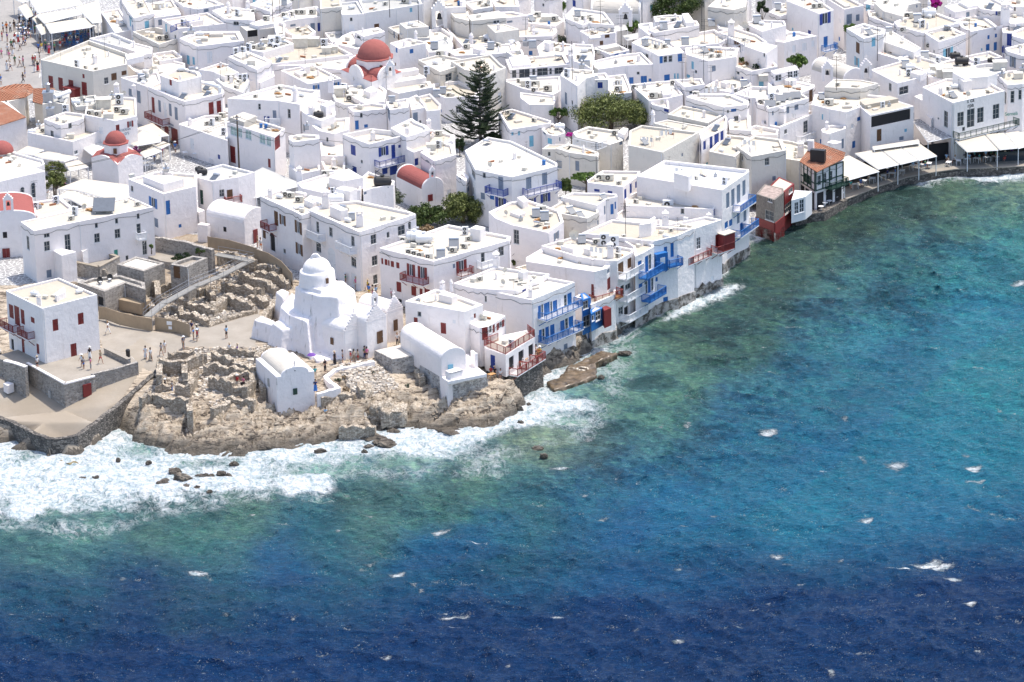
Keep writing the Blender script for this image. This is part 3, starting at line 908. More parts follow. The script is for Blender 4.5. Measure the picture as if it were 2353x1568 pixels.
  for w_ in F['w']:
   dp=.22
   a_,b_,c_,d_=(w_[0],w_[2]),(w_[1],w_[2]),(w_[1],w_[3]),(w_[0],w_[3])
   for(p,q)in((a_,b_),(b_,c_),(c_,d_),(d_,a_)):
    v=[bm.verts.new(pt_(p[0],p[1])),bm.verts.new(pt_(q[0],q[1])),bm.verts.new(pt_(q[0],q[1],dp)),bm.verts.new(pt_(p[0],p[1],dp))]
    bm.faces.new(v)
   bm.faces.new([bm.verts.new(pt_(q[0],q[1],dp))for q in(a_,b_,c_,d_)])
  tops.append([pt_(u,zt)for u in us])
 if par>0:
  k=len(H.fac)
  for i,F in enumerate(H.fac):
   i0,i1=inn[i],inn[(i+1)%k]
   face([V(p)for p in tops[i]]+[V((i1.x,i1.y,zt)),V((i0.x,i0.y,zt))])
   face([V((i0.x,i0.y,zt)),V((i1.x,i1.y,zt)),V((i1.x,i1.y,H.zr-.1)),V((i0.x,i0.y,H.zr-.1))])
 else:
  ring=[]
  for t_ in tops:ring+=t_[:-1]
  face([V(p)for p in ring])
 bw=bm.edges.layers.float.new('bevel_weight_edge')
 for e in bm.edges:
  if len(e.link_faces)==2:
   try:ang=e.calc_face_angle()
   except ValueError:ang=0
   if ang>.5:e[bw]=1.0
 me=bpy.data.meshes.new('wall')
 for v in bm.verts:v.co-=Vector(root.location)
 bm.to_mesh(me);bm.free()
 me.materials.append(M[wall])
 wo=bpy.data.objects.new('wall',me);wo.parent=root;COL.objects.link(wo)
 if rnd>0:
  md=wo.modifiers.new('bevel','BEVEL');md.width=min(rnd,pt*.48 if par>0 else rnd);md.segments=2;md.limit_method='WEIGHT'
  md.use_clamp_overlap=False
 H.wall=wo
 mb=MB()
 rp=inset(poly,pt+.0)if par>0 else inset(poly,.12)
 mb.poly([(p.x,p.y,H.zr+(0 if par>0 else.004))for p in rp])
 mk('roof',mb,M[roof],root)
 for F in H.fac:
  for w_ in F['w']:
   fit_window(H,F,w_)
 if name=='house' and zb==0:
  fb=MB();o2=inset(poly,-.12);nn_=len(o2);lo_,hi_=[],[]
  for i in range(nn_):
   a,b2=o2[i],o2[(i+1)%nn_];m_=max(1,int((b2-a).length/.7))
   for k in range(m_):
    q=a+(b2-a)*k/m_;lo_.append((q.x,q.y,-1.2));hi_.append((q.x,q.y,1.35+ra.uniform(-.35,.45)))
  fb.rings([lo_,hi_],True,True);mk('foundation',fb,M['seabase'],root)
 if name=='house' and len(poly)==4 and ra.random()<.55 and wall in('white','worn')and not ref.startswith(QUIET+('great','white hotel','grand','square white','large white harbour','hotel block')):
  k=ra.randrange(4);a,b2,c2,d2=(poly[(k+i)%4]for i in range(4));t=ra.uniform(.35,.55)
  if(a-b2).length>4 and(b2-c2).length>3.5:
   q4=inset([a,a+(b2-a)*t,d2+(c2-d2)*t,d2],pt+.02);zz=H.zr+ra.uniform(.4,1.1)
   rb_=MB();rb_.prism([tuple(v)for v in q4],H.zr-.05,zz);mk('raised_roof',rb_,M[ra.choice([roof,'roofw','white'])],root,bevel=.08)
 if name=='house' and ra.random()<.4 and wall in('white','worn','beige')and h>4:
  cb=MB()
  for F in H.fac:
   if not F['vis']:continue
   prev=None
   for k in range(9):
    q=F['a']+F['d']*(F['L']*k/8)+F['n']*.05;z_=zt-.55-.25*math.sin(math.pi*k/8*2)**2-(0 if k%3 else.08)
    if prev:cb.tube(prev,(q.x,q.y,z_),.028,n=4,caps=False)
    prev=(q.x,q.y,z_)
  if cb.v:mk('cable',cb,M['wire'],root)
 for i_,F in enumerate(H.fac):
  if F['vis']and name=='house' and ra.random()<.45 and F['L']>2.5:
   u=ra.choice([.18,F['L']-.18]);dpn=MB()
   if all(abs(u-(w_[0]+w_[1])/2)>(w_[1]-w_[0])/2+.1 for w_ in F['w']):
    e_=F['a']+F['d']*u+F['n']*.07;dpn.tube((e_.x,e_.y,g0),(e_.x,e_.y,zt-.25),.05,n=5);mk('drain_pipe',dpn,M['wpaint'],root)
 for(hp,hh)in huts:
  hut(H,T,hp,hh)
 HOUSES.append(H)
 return H
def wall_pt(F,T,x,y):
 d=ray(*px(T,x,y))
 nn=F['n']
 den=d.x*nn.x+d.y*nn.y
 if abs(den)<1e-6:return(0,0,-1)
 t=(F['a'].x*nn.x+F['a'].y*nn.y)/den
 X,Y,Z=d.x*t,d.y*t,CAMZ+d.z*t
 return((X-F['a'].x)*F['d'].x+(Y-F['a'].y)*F['d'].y,Z,t)
def facade_hit(H,T,x,y):
 best=None
 for i,F in enumerate(H.fac):
  if not F['vis']:continue
  s,z,t=wall_pt(F,T,x,y)
  slack=.6
  if t>0 and-slack<s<F['L']+slack and z<H.zt+.5:
   pen=max(0,-s,s-F['L'])
   if best is None or t+pen*50<best[3]+best[4]*50:
    best=(i,s,z,t,pen)
 return best[:4]if best else None
def fit_window(H,F,w_):
 u0,u1,z0,z1,kd=w_
 n3=Vector((F['n'].x,F['n'].y,0));d3=Vector((F['d'].x,F['d'].y,0));up=Vector((0,0,1))
 A=Vector((F['a'].x,F['a'].y,0))
 W,Hh=u1-u0,z1-z0
 P=lambda u,z,dp:A+d3*u+up*z+n3*dp
 def leaf(mb,ua,ub,za,zb,d0,th=.05):
  mb.obox(P(ua,za,d0),d3*(ub-ua),n3*th,up*(zb-za))
 k0=kd[0]
 if k0=='A':
  kd=kd[1:];k0=kd[0]
  # arched head over the opening: half disc leaf
  mb=MB()
  c=P((u0+u1)/2,z1-.02,-.02)
  vs=[c+d3*math.cos(t)*W/2+up*math.sin(t)*W/2*.9 for t in[math.pi*k/8 for k in range(9)]]
  vb=[v+n3*.035 for v in vs]
  mb.rings([vs,vb],True,False)
  nm='fanlight'
  o_=mk(nm,mb,M['glass']if k0 in 'gw' else M[PAINT.get(k0,'glass')],H.root)
 if k0=='S':
  q=W*.26
  fr=MB();t=.06
  a,b2=u0+q,u1-q
  leaf(fr,a,a+t,z0,z1,-.12,.1);leaf(fr,b2-t,b2,z0,z1,-.12,.1)
  leaf(fr,a+t,b2-t,z0,z0+t,-.12,.1);leaf(fr,a+t,b2-t,z1-t,z1,-.12,.1)
  leaf(fr,(a+b2)/2-.03,(a+b2)/2+.03,z0+t,z1-t,-.12,.08)
  # jambs cover the recess beside the glazing
  wo=mk('window',fr,M['wpaint'],H.root)
  g=MB();leaf(g,a+t,b2-t,z0+t,z1-t,-.14,.03)
  mk('pane',g,M['glass'],wo)
  for(ua,ub)in((u0,a),(b2,u1)):
   s_=MB();leaf(s_,ua+.01,ub-.01,z0,z1,-.03,.07)
   nb=max(2,int((z1-z0)/.5))
   mk('shutter',s_,M[PAINT[kd[1]]],wo)
  return
 if k0 in 'gw' or k0=='p':
  t=.07 if min(W,Hh)>.5 else.045
  fr=MB()
  leaf(fr,u0,u0+t,z0,z1,-.13,.12);leaf(fr,u1-t,u1,z0,z1,-.13,.12)
  leaf(fr,u0+t,u1-t,z0,z0+t,-.13,.12);leaf(fr,u0+t,u1-t,z1-t,z1,-.13,.12)
  nv=1 if W>.7 else 0
  if W>2:nv=int(W/.9)
  nh=0 if Hh<.9 else(1 if Hh<1.6 else 2)
  for i in range(nv):
   u=u0+W*(i+1)/(nv+1)
   leaf(fr,u-.025,u+.025,z0+t,z1-t,-.125,.08)
  for i in range(nh):
   z=z0+Hh*(i+1)/(nh+1)
   leaf(fr,u0+t,u1-t,z-.02,z+.02,-.122,.06)
  wo=mk('window',fr,M['frame']if k0=='g' else M['wpaint'],H.root)
  g=MB();leaf(g,u0+t,u1-t,z0+t,z1-t,-.15,.03)
  mk('pane',g,M['gglass']if k0=='p' else M['glass'],wo)
  sl=MB();leaf(sl,u0-.06,u1+.06,z0-.09,z0-.003,-.02,.09)
  mk('sill',sl,M['wpaint'],wo)
  return
  # solid leaf: door or closed shutters
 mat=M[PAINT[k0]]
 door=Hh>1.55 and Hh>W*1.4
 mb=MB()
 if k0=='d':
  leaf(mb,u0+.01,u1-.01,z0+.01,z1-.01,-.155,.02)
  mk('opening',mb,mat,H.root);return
 hw=W/2
 nl=2 if W>.75 else 1
 for i in range(nl):
  a=u0+W*i/nl+.012;b2=u0+W*(i+1)/nl-.012
  leaf(mb,a,b2,z0,z1,-.12,.06)
  # raised stiles and rails
  t=.07
  for(p,q,r_,s_)in((a,a+t,z0,z1),(b2-t,b2,z0,z1),(a+t,b2-t,z0,z0+t),(a+t,b2-t,z1-t,z1),(a+t,b2-t,(z0+z1)/2-t/2,(z0+z1)/2+t/2)):
   if q-p>.01:leaf(mb,p,q,r_,s_,-.06,.025)
 o=mk('door' if door else 'shutter',mb,mat,H.root)
 if door:
  hd=MB();hd.obox(P(u1-.16,z0+Hh*.45,-.03),d3*.03,n3*.06,up*.14)
  mk('handle',hd,M['metal'],o)
def hut(H,T,hp,hh,mat='white',name='roof_hut',par=0.0,wins=''):
 """stair head or raised roof block, outline of its top read in the photograph"""
 zt=H.zr+hh
 C=[at(T,x,y,zt)for x,y in pts(hp)]
 A2=sum(C[i].x*C[(i+1)%len(C)].y-C[(i+1)%len(C)].x*C[i].y for i in range(len(C)))
 if A2<0:C=C[::-1]
 mb=MB();mb.prism([(c.x,c.y)for c in C],H.zr-.15,zt)
 o=mk(name,mb,M[mat],H.root,bevel=.07)
 return o
def balcony(H,T,x0,y0,x1,y1,depth,col='redb',hrail=1.0,zf=None,roofed=False,slabmat='wpaint',brk=True,ends=True,dens=.14):
 """(x0,y0)-(x1,y1): where the balcony floor meets the wall in the photograph"""
 xm,ym=(x0+x1)/2,(y0+y1)/2
 hit=facade_hit(H,T,xm,ym)
 if not hit:return
 F=H.fac[hit[0]]
 a=wall_pt(F,T,x0,y0);b=wall_pt(F,T,x1,y1)
 u0,u1=sorted((a[0],b[0]));z=(a[1]+b[1])/2 if zf is None else zf
 n3=Vector((F['n'].x,F['n'].y,0));d3=Vector((F['d'].x,F['d'].y,0));up=Vector((0,0,1))
 A=Vector((F['a'].x,F['a'].y,0))
 P=lambda u,dp,zz:A+d3*u+n3*dp+up*zz
 s=MB();s.obox(P(u0,.003,z-.12),d3*(u1-u0),n3*depth,up*.12)
 bo=mk('balcony',s,M[slabmat],H.root)
 r=MB()
 sides=[(P(u0+.03,depth-.04,z),P(u1-.03,depth-.04,z))]
 if ends:
  sides+=[(P(u0+.03,.02,z),P(u0+.03,depth-.04,z)),(P(u1-.03,.02,z),P(u1-.03,depth-.04,z))]
 rail(r,sides,hrail,dens)
 mk('railing',r,M[col],bo)
 if brk:
  bk=MB()
  nb=max(2,int((u1-u0)/1.6)+1)
  for i in range(nb):
   u=u0+.15+(u1-u0-.3)*i/(nb-1)
   bk.tube(P(u,.02,z-1.0),P(u,depth*.9,z-.12),.05,n=4)
  mk('bracket',bk,M[col],bo)
 return dict(z=z,u0=u0,u1=u1,P=P,o=bo,F=F)
def rail(mb,sides,h=1.0,dens=.13,top=.05,bal=.026):
 up=Vector((0,0,1))
 for(p,q)in sides:
  d=q-p;ln=d.length
  if ln<.05:continue
  mb.tube(p+up*h,q+up*h,top,n=4)
  mb.tube(p+up*.1,q+up*.1,top*.8,n=4)
  k=max(1,int(ln/dens))
  for i in range(k+1):
   c=p+d*(i/k)
   r=bal if i%8 else top
   mb.tube(c,c+up*h,r,n=4,caps=False)
   # ---------------------------------------------------------------- roof things (templates, then copies)
PARK=Vector((0,0,0))
TPL={}
def template(key,name,parts,single=False):
 """parts: list of (part name, MB, mat, subparts)"""
 if single:
  me=parts[0][1].mesh(name);me.materials.append(parts[0][2])
  TPL[key]=('single',name,me);return
 TPL[key]=('multi',name,[(pn,(lambda m_,mt:(m_.materials.append(mt),m_)[1])(mb.mesh(pn),mt))for pn,mb,mt in parts])
def put(key,loc,rz=0,scale=1,label=None,cat=None,group=None,parent=None,sub=None):
 kind,name,data=TPL[key]
 if kind=='single':
  o=bpy.data.objects.new(name,data)
 else:
  o=bpy.data.objects.new(name,None);o.empty_display_size=.3
 COL.objects.link(o)
 if parent is not None:
  o.parent=parent;o.location=Vector(loc)-rootloc(parent)
 else:
  o.location=loc;LOC[o.name]=Vector(loc)
  tag(o,label,cat,group)
 o.rotation_euler=(0,0,rz);o.scale=(scale,)*3
 if kind=='multi':
  for pn,me in data:
   c=bpy.data.objects.new(pn,me);c.parent=o;COL.objects.link(c)
 return o
def disc(mb,c,r,n_,axis,k=12):
 a=axis.cross(Vector((0,0,1)));
 if a.length<.1:a=axis.cross(Vector((1,0,0)))
 a.normalize();b=axis.cross(a)
 mb.poly([c+(a*math.cos(2*math.pi*i/k)+b*math.sin(2*math.pi*i/k))*r for i in range(k)])
b1=MB();b1.box((0,0,.36),(.88,.34,.60));b1.box((-.3,0,.03),(.06,.4,.06));b1.box((.3,0,.03),(.06,.4,.06))
b2=MB();b2.tube((-.14,-.175,.36),(-.14,-.20,.36),.23,.23,14)
b3=MB();b3.tube((-.14,-.20,.36),(-.14,-.215,.36),.07,.07,8);b3.tube((-.34,-.21,.36),(.06,-.21,.36),.01,n=4);b3.tube((-.14,-.21,.16),(-.14,-.21,.56),.01,n=4)
template('ac','air_conditioner',[('casing',b1,M['acbody']),('fan',b2,M['black']),('grille',b3,M['acbody'])])
b1=MB();b1.box((0,0,.66),(.95,.36,1.28))
b2=MB();b2.tube((-.1,-.185,.36),(-.1,-.21,.36),.25,.25,14);b2.tube((-.1,-.185,.96),(-.1,-.21,.96),.25,.25,14)
b3=MB();b3.tube((-.1,-.21,.36),(-.1,-.22,.36),.08,.08,8);b3.tube((-.1,-.21,.96),(-.1,-.22,.96),.08,.08,8)
template('ac2','air_conditioner',[('casing',b1,M['wpaint']),('fan',b2,M['black']),('hub',b3,M['wpaint'])])
b1=MB();b1.tube((-.75,0,1.25),(.75,0,1.25),.27,.27,14);
b2=MB();b2.obox((-.75,-1.95,.22),(1.5,0,0),(0,1.75,.85),(0,-.04,.08))
b3=MB()
for x in(-.6,.6):
 b3.tube((x,0,0),(x,0,1.0),.025,n=4);b3.tube((x,.25,0),(x,0,1.0),.02,n=4);b3.tube((x,-1.9,0),(x,-1.9,.24),.02,n=4);b3.tube((x,-1.9,.03),(x,.25,.03),.02,n=4)
template('solar','solar_water_heater',[('tank',b1,M['tankm']),('panel',b2,M['panel']),('stand',b3,M['metal'])])
b1=MB();rr_=[]
for x,r in((-.85,.2),(-.78,.42),(-.6,.5),(-.2,.52),(.2,.52),(.6,.5),(.78,.42),(.85,.2)):
 rr_.append([(x,r*math.cos(2*math.pi*k/14),.56+r*math.sin(2*math.pi*k/14))for k in range(14)])
b1.rings(rr_,True,True)
b2=MB();b2.tube((0,0,1.05),(0,0,1.2),.2,.2,10)
b3=MB();b3.box((-.5,0,.06),(.15,.8,.12));b3.box((.5,0,.06),(.15,.8,.12))
template('tank','water_tank',[('drum',b1,M['wpaint']),('lid',b2,M['wpaint']),('cradle',b3,M['wpaint'])])
template('btank','water_cask',[('drum',b1,M['black']),('lid',b2,M['black']),('cradle',b3,M['metal'])])
b1=MB();b1.tube((0,0,0),(0,0,3.4),.03,.02,6)
for i,z in enumerate((3.3,3.05,2.5)):
 b1.tube((-.5+.08*i,0,z),(.5-.08*i,0,z),.012,n=4)
 for k in range(5):
  b1.tube((-.4+.2*k,-.25,z),(-.4+.2*k,.25,z),.008,n=4)
template('ant','tv_antenna',[('tv_antenna',b1,M['wire'])],single=True)
b1=MB();rr_=[]
for r,d in((.42,.12),(.30,.05),(.15,.01),(.02,0)):
 rr_.append([(r*math.cos(2*math.pi*k/14),-.12-d+.0,.8+r*math.sin(2*math.pi*k/14))for k in range(14)])
b1.rings(rr_,True,False)
b2=MB();b2.tube((0,0,0),(0,0,.8),.025,n=6);b2.tube((0,0,.8),(0,-.12,.8),.02,n=4);b2.tube((0,-.15,.42),(0,-.5,.8),.012,n=4);b2.box((0,-.5,.82),(.08,.1,.08))
template('dish','satellite_dish',[('reflector',b1,M['acbody']),('mast',b2,M['metal'])])
# vent cowl / kitchen duct box
b1=MB();b1.box((0,0,.4),(.8,.8,.8));b1.box((0,0,.84),(.92,.92,.08))
b2=MB();b2.tube((0,0,.88),(0,0,1.5),.16,.16,10);b2.tube((0,0,1.5),(0,0,1.6),.24,.1,10)
template('vent','extractor_box',[('box',b1,M['metal']),('flue',b2,M['metal'])])
b1=MB();b1.box((0,0,.22),(.7,.5,.44));b1.box((0,0,.46),(.76,.56,.04))
template('box','roof_box',[('roof_box',b1,M['acbody'])],single=True)
# whitewashed chimney with pierced cap (a part of its house)
b1=MB();b1.rings([[(x*s,y*s,z)for x,y in((-1,-1),(1,-1),(1,1),(-1,1))]for s,z in((.30,-.2),(.27,.9),(.27,.95))])
for x in(-.2,.2):
 for y in(-.2,.2):b1.box((x,y,1.1),(.1,.1,.3))
b1.box((0,0,1.28),(.56,.56,.07))
b1.rings([[(x*s,y*s,z)for x,y in((-1,-1),(1,-1),(1,1),(-1,1))]for s,z in((.22,1.31),(.06,1.55),(.03,1.6))])
template('chim','chimney',[('chimney',b1,M['white'])],single=True)
b1=MB();b1.rings([[(.20*f*math.cos(2*math.pi*k/12),.20*f*math.sin(2*math.pi*k/12),z)for k in range(12)]for f,z in((1.5,-.2),(1.2,.5),(.9,1.0),(1.5,1.05),(1.5,1.15),(1.0,1.2),(1.3,1.35),(.9,1.5),(.2,1.7))])
template('rchim','chimney',[('chimney',b1,M['white'])],single=True)
# skylight hatch
b1=MB();b1.box((0,0,.12),(1.1,.8,.24));b1.box((0,0,.26),(.9,.6,.04))
template('hatch','roof_hatch',[('roof_hatch',b1,M['roofw'])],single=True)
b1=MB();b1.obox((-.9,-.9,.25),(1.8,0,0),(0,1.5,.7),(0,-.03,.06))
b2=MB()
for x in(-.7,.7):b2.tube((x,-.85,0),(x,-.85,.26),.025,n=4);b2.tube((x,.55,0),(x,.55,.92),.025,n=4);b2.tube((x,-.85,.05),(x,.55,.05),.025,n=4)
b2.tube((-.7,.55,.5),(.7,.55,.5),.025,n=4)
template('pv','solar_collector',[('panel',b1,M['panel']),('stand',b2,M['metal'])])
ITEMN={'ac':('air conditioner','air conditioner'),'ac2':('double fan unit','air conditioner'),'solar':('solar heater','solar heater'),
'tank':('white tank','water tank'),'btank':('black cask','water cask'),'ant':('thin antenna','antenna'),'dish':('satellite dish','satellite dish'),
'vent':('extractor box','extractor'),'box':('pale box','box'),'hatch':('roof hatch','roof hatch'),'pv':('solar panel','solar panel')}
def items(H,s,z=None):
 """'x,y,kind[,rot[,scale]]' read where the item stands in the view"""
 for tok in s.split():
  q=tok.split(',')
  x,y,k=float(q[0]),float(q[1]),q[2]
  rz=R(float(q[3]))if len(q)>3 else random.choice([-.6,.5,.55,-.5])+random.uniform(-.08,.08)
  sc=float(q[4])if len(q)>4 else 1
  zz=H.zr if z is None else z
  if k=='solar':sc*=.62
  p=at(H.T,x,y,zz)
  if k in('chim','rchim'):
   put(k,p,rz,sc,parent=H.root);continue
  o=put(k,p,rz,sc,label='',cat=ITEMN[k][1])
  ROOFITEMS.append((o,k,H,p.x))
ORD=['first','second','third','fourth','fifth','sixth','seventh','eighth','ninth','tenth','eleventh','last']
def label_items():
 by={}
 for o,k,H,x in ROOFITEMS:
  by.setdefault((id(H),k),[]).append((x,o,H))
 for(hid,k),L_ in by.items():
  L_.sort(key=lambda t:t[0])
  for i,(x,o,H)in enumerate(L_):
   n=len(L_)
   base=ITEMN[k][0]
   where=H.ref
   if n==1:lab=base+' on '+where
   elif n==2:lab=('left ' if i==0 else 'right ')+base+' on '+where
   else:lab=ORD[min(i,11)]+' '+base+' from left on '+where
   o['label']=' '.join(lab.split()[:16])
   if n>1:o['group']=' '.join((ITEMN[k][1]+'s on the '+where).split()[:12])
   # ================================================================ the town, house by house
   # ---- view 00 (upper left)
h=house('00','373,548 815,368 1170,490 1165,590 852,655',6.6,'long low hall with porch beside the crowded harbour square',
'468,753,42,110,r 558,772,42,115,r 652,765,45,60,r 775,815,48,120,r 767,700,20,38,r 1048,705,50,66,n 1143,670,46,40,n',wall='beige',par=.6)
items(h,'875,585,chim 968,530,ant 490,520,dish')
hut(h,'00','1150,500 1310,470 1320,510 1165,545',.9)
hp=MB()
q=facade_hit(h,'00',690,860);F=h.fac[q[0]]
d3=Vector((F['d'].x,F['d'].y,0));n3=Vector((F['n'].x,F['n'].y,0));o_=Vector((F['a'].x,F['a'].y,0))+d3*q[1]
hp.obox(o_-d3*1.2+Vector((0,0,5)),d3*2.4,n3*1.3,Vector((0,0,3.3)));hp.obox(o_-d3*1.35+Vector((0,0,8.3)),d3*2.7,n3*1.45,Vector((0,0,.15)))
mk('porch',hp,M['red'],h.root)
house('00','820,352 1030,300 1240,385 1160,445',4.2,'low netted terrace block behind the long harbour hall',par=.5,roof='roofg')
h=house('00','1120,430 1250,395 1400,435 1395,490 1320,500',6.0,'small rounded white block behind the long harbour hall',par=.2,rnd=.3,roof='roofw')
h=house('00','1120,5 1340,-40 1420,120 1230,165 1185,110',6.6,'two storey house with stained roof and blue shutters, top left','1190,185,14,90,t 1212,180,10,40,t 1330,196,40,52,y',roof='roofs')
items(h,'1300,60,ac 1240,25,dish 1360,20,solar')
house('00','925,105 1100,78 1215,272 1060,305',3.6,'bare white roof terrace beside the brown shutter canopy cafe','1052,180,60,28,n',par=.8,roof='roofw')
h=house('00','1350,35 1580,-10 1665,130 1420,163',6.0,'worn white house with square grey shutter and roof tank','1472,206,34,52,y',roof='roofs')
items(h,'1470,80,box,0,2.2 1406,100,ant 1620,110,ac')
h=house('00','1600,-5 1850,-45 2060,40 1820,84 1690,60',6.6,'pale blue tinted house with one wide grey shutter, top left','1895,97,46,30,y',roof='roofw')
h=house('00','1490,178 1905,115 2080,215 1640,262',6.3,'house with dark blue railing around its roof stair','1527,255,14,70,t 1405,250,20,60,t',roof='roofs')
items(h,'1750,135,ant 1850,200,ac 1960,240,box 1972,150,ant');hut(h,'00','1700,160 1830,140 1870,180 1740,205',.9)
rb=MB()
za=h.zr
line=[at('00',x,y,za)for x,y in((1570,300),(1625,275),(1840,230),(1835,205))]
rail(rb,[(line[i],line[i+1])for i in range(3)],1.0,.2)
mk('railing',rb,M['dblue'],h.root)
h=house('00','1220,290 1420,245 1660,300 1640,352 1462,408',4.4,'sunken roof terrace with two round tables below blue railing',par=.9,roof='roof',wall='beige')
items(h,'1320,300,chim 1480,370,ac,.2,1.3 1540,360,ac,.2,1.3')
h=house('00','1650,352 1810,290 2200,285 2245,372 1815,425',6.6,'rounded white building with pale blue tinted long side','1780,560,20,70,t 1730,550,25,80,t',rnd=.4,pt=.7,par=.4)
items(h,'1760,330,vent,.4,1.2 1840,330,tank,.3,.7 1700,320,box 1990,330,hatch,.5,2 1850,370,hatch,.5,2')
h=house('00','1950,95 2080,60 2330,85 2345,185 2075,175',7.0,'small white block with two arched chimneys and steel tank','2170,215,50,36,g',roof='roofw')
items(h,'2100,120,rchim,0,1.2 2280,85,chim 2160,95,hatch 2330,120,ac')
h=house('00','2200,232 2420,205 2560,250 2270,285',6.0,'dark tin roofed kitchen shed on the white rooftops','2300,310,90,60,d',wall='beige',roof='roofg',par=0)
h=house('00','2230,445 2560,330 2700,400 2420,480',6.2,'roof crowded with machinery beside the leafy courtyard tree','',roof='roof')
items(h,'2310,420,ac 2290,470,ac2 2340,455,ac,.3,1.2 2430,400,box,0,1.5 2500,420,ac2 2560,400,ac2 2400,450,vent')
h=house('00','1400,490 1600,462 1675,515 1670,530 1470,560',4.2,'small stained roof with parapet beside the striped pergola','',roof='roofs')
h=house('00','1175,600 1500,540 1700,580 1700,625 1420,700 1290,700',3.8,'flat white annex with two vents behind the long hall','',par=.25,rnd=.3,roof='roofw')
items(h,'1395,570,ac,-.5,1.3 1440,585,box 1400,540,hatch,.2,1.6 1520,560,hatch,.2,1.6')
h=house('00','1110,712 1450,660 1480,745 1350,795',6.6,'white house carrying a rusty cylinder water heater','1200,850,34,66,y 1275,890,34,110,y',roof='roofw')
items(h,'1300,730,solar,.6,1.1 1383,700,dish 1233,860,chim')
h=house('00','1362,795 1480,745 1960,748 2060,830 2040,860 1700,932 1630,912',7.4,'two storey tavern with oxblood balcony and roof flues',
'1408,965,26,140,r 1467,975,24,105,y 1518,1010,26,130,W 1565,1010,24,110,y 1622,1045,28,115,y 1942,995,46,112,r 2013,980,42,110,r 1450,1170,55,90,r 1530,1200,40,80,r 1605,1260,60,160,r',rnd=.22,pt=.5)
balcony(h,'00',1395,1085,1560,1130,1.3,'red')
items(h,'1675,790,ac2,-.3,1.5 1810,770,vent,.3,1.7 1550,850,box')
pb=MB();a_=at('00',1810,745,h.zr+1.3);b_=at('00',2020,800,h.zr+1.3);c_=b_-Vector((0,0,3.5));pb.tube(a_,b_,.3,n=10);pb.tube(b_,c_,.28,n=10)
mk('duct',pb,M['wpaint'],h.root)
h=house('00','1470,692 1655,612 1830,660 1850,700 1640,752',9.6,'rounded upper storey with one small red door and steel tanks','1568,755,22,52,r 1600,730,1,1,d',rnd=.3,pt=.5,dz=0)
items(h,'1670,655,tank,.4,.7 1760,655,solar,2.2,.8')
h=house('00','1970,665 2090,610 2195,665 2065,705',7.2,'small pyramid topped white block with a grey window','2135,712,40,36,g',par=0,rnd=.1)
house('00','1830,640 2030,575 2130,600 1985,660',6.2,'cracked cream roof beside the leafy courtyard tree','',roof='roofs')
h=house('00','1985,730 2090,690 2290,735 2230,850 2060,790',6.6,'cluttered kitchen roof between the tavern and the tall blocks','2090,975,40,30,y 2180,975,30,70,g',wall='worn',roof='roofs')
items(h,'2030,760,ant 2110,740,ac,.4,1.5 2215,740,ac2,.5,.8 2250,750,ac2 2180,790,box 2200,770,ac')
h=house('00','2100,520 2250,460 2500,560 2360,640',7.6,'tall worn white block with thin mast beside the courtyard','2280,700,16,30,g',wall='white',roof='roofw')
items(h,'2170,510,ac2 2240,500,ac2 2235,590,ant 2310,600,box,.3,1.8')
h=house('00','780,1055 800,930 1000,880 1250,900 1258,1065 1055,1110',6.6,'corner tavern with painted name and red shuttered window',
'1076,1178,34,60,r 1197,1140,56,56,Sr',roof='roofs',rnd=.2)
items(h,'955,990,box,-.2,3.2 1085,1030,ac,-.2,1.4 1145,1050,ac,-.2,1.4 830,1060,ac,-.2,1.3 900,1070,ac,-.2,1.3 1000,1100,box,-.2,2.2 1100,960,ac2,.2,1.3 1075,880,chim,0,1.4 1030,910,vent,0,.8 1135,900,dish 745,950,dish')
TAVERNA=h
h=house('00','650,900 880,872 900,960 700,980',6.8,'junk filled flat roof beside the duct and terracotta tiles','',roof='roofg',wall='beige')
items(h,'700,960,tank,.5,.8 790,940,ac')
h=house('00','405,1095 600,1025 775,1048 772,1085 558,1150',6.4,'raised flat roofed room behind the lower tavern kitchen roof','643,1140,32,52,g',roof='roof',rnd=.2)
items(h,'605,1035,ac2,.2,1 465,1060,vent,0,1.4')
h=house('00','250,1215 425,1120 1030,1165 668,1302',4.4,'low wide kitchen building with four machines on its roof','700,1400,34,40,w',rnd=.2)
items(h,'355,1180,vent,0,.8 400,1215,ac,.2,1 487,1215,ac2,.2,1.1 590,1240,box,0,1 650,1270,box,.3,1.5 295,1230,tank,2,.7')
h=house('00','500,830 640,860 600,960 480,940 390,960 400,900',6.3,'steel ducted kitchen roof beside the faded tiled roof','',roof='roofg',wall='beige',par=.1)
items(h,'447,935,vent,.1,1.9');pb=MB();pb.tube(at('00',500,890,h.zr+1),at('00',640,840,h.zr+1),.35,n=10);mk('duct',pb,M['wpaint'],h.root)
h=house('00','-60,1390 20,1368 395,1470 410,1505 60,1660 -60,1640',4.6,'stepped white church hall below the small red dome','',par=.3,roof='roofw',ztop=9.6)
# upper storey and long wing with green windows
h=house('00','1642,1140 1880,1062 2100,1050 2280,1085 2085,1120 2092,1292',4.6,'long low white wing with two doors and roof vents','1765,1322,34,100,W',roof='roofw',rnd=.2)
items(h,'2005,1110,ac,-.5,1.2 2045,1080,ac,-.5,1.2 2060,1240,ac2,-.4,.9');hut(h,'00','2048,1010 2110,980 2168,1000 2105,1030',.1)
h=house('00','2085,1120 2240,1060 2620,1180 2520,1262',7.0,'upper storey wing with a row of pale green windows',
'2148,1205,64,84,p 2205,1220,40,84,p 2283,1240,55,84,p 2335,1262,44,84,p 2412,1280,55,84,p 2470,1300,44,84,p 1998,1400,35,90,w 2140,1420,48,150,r 2475,1500,24,80,r 2550,1310,50,120,r',roof='roofw',rnd=.1)
items(h,'2340,1100,box 2300,1130,hatch')
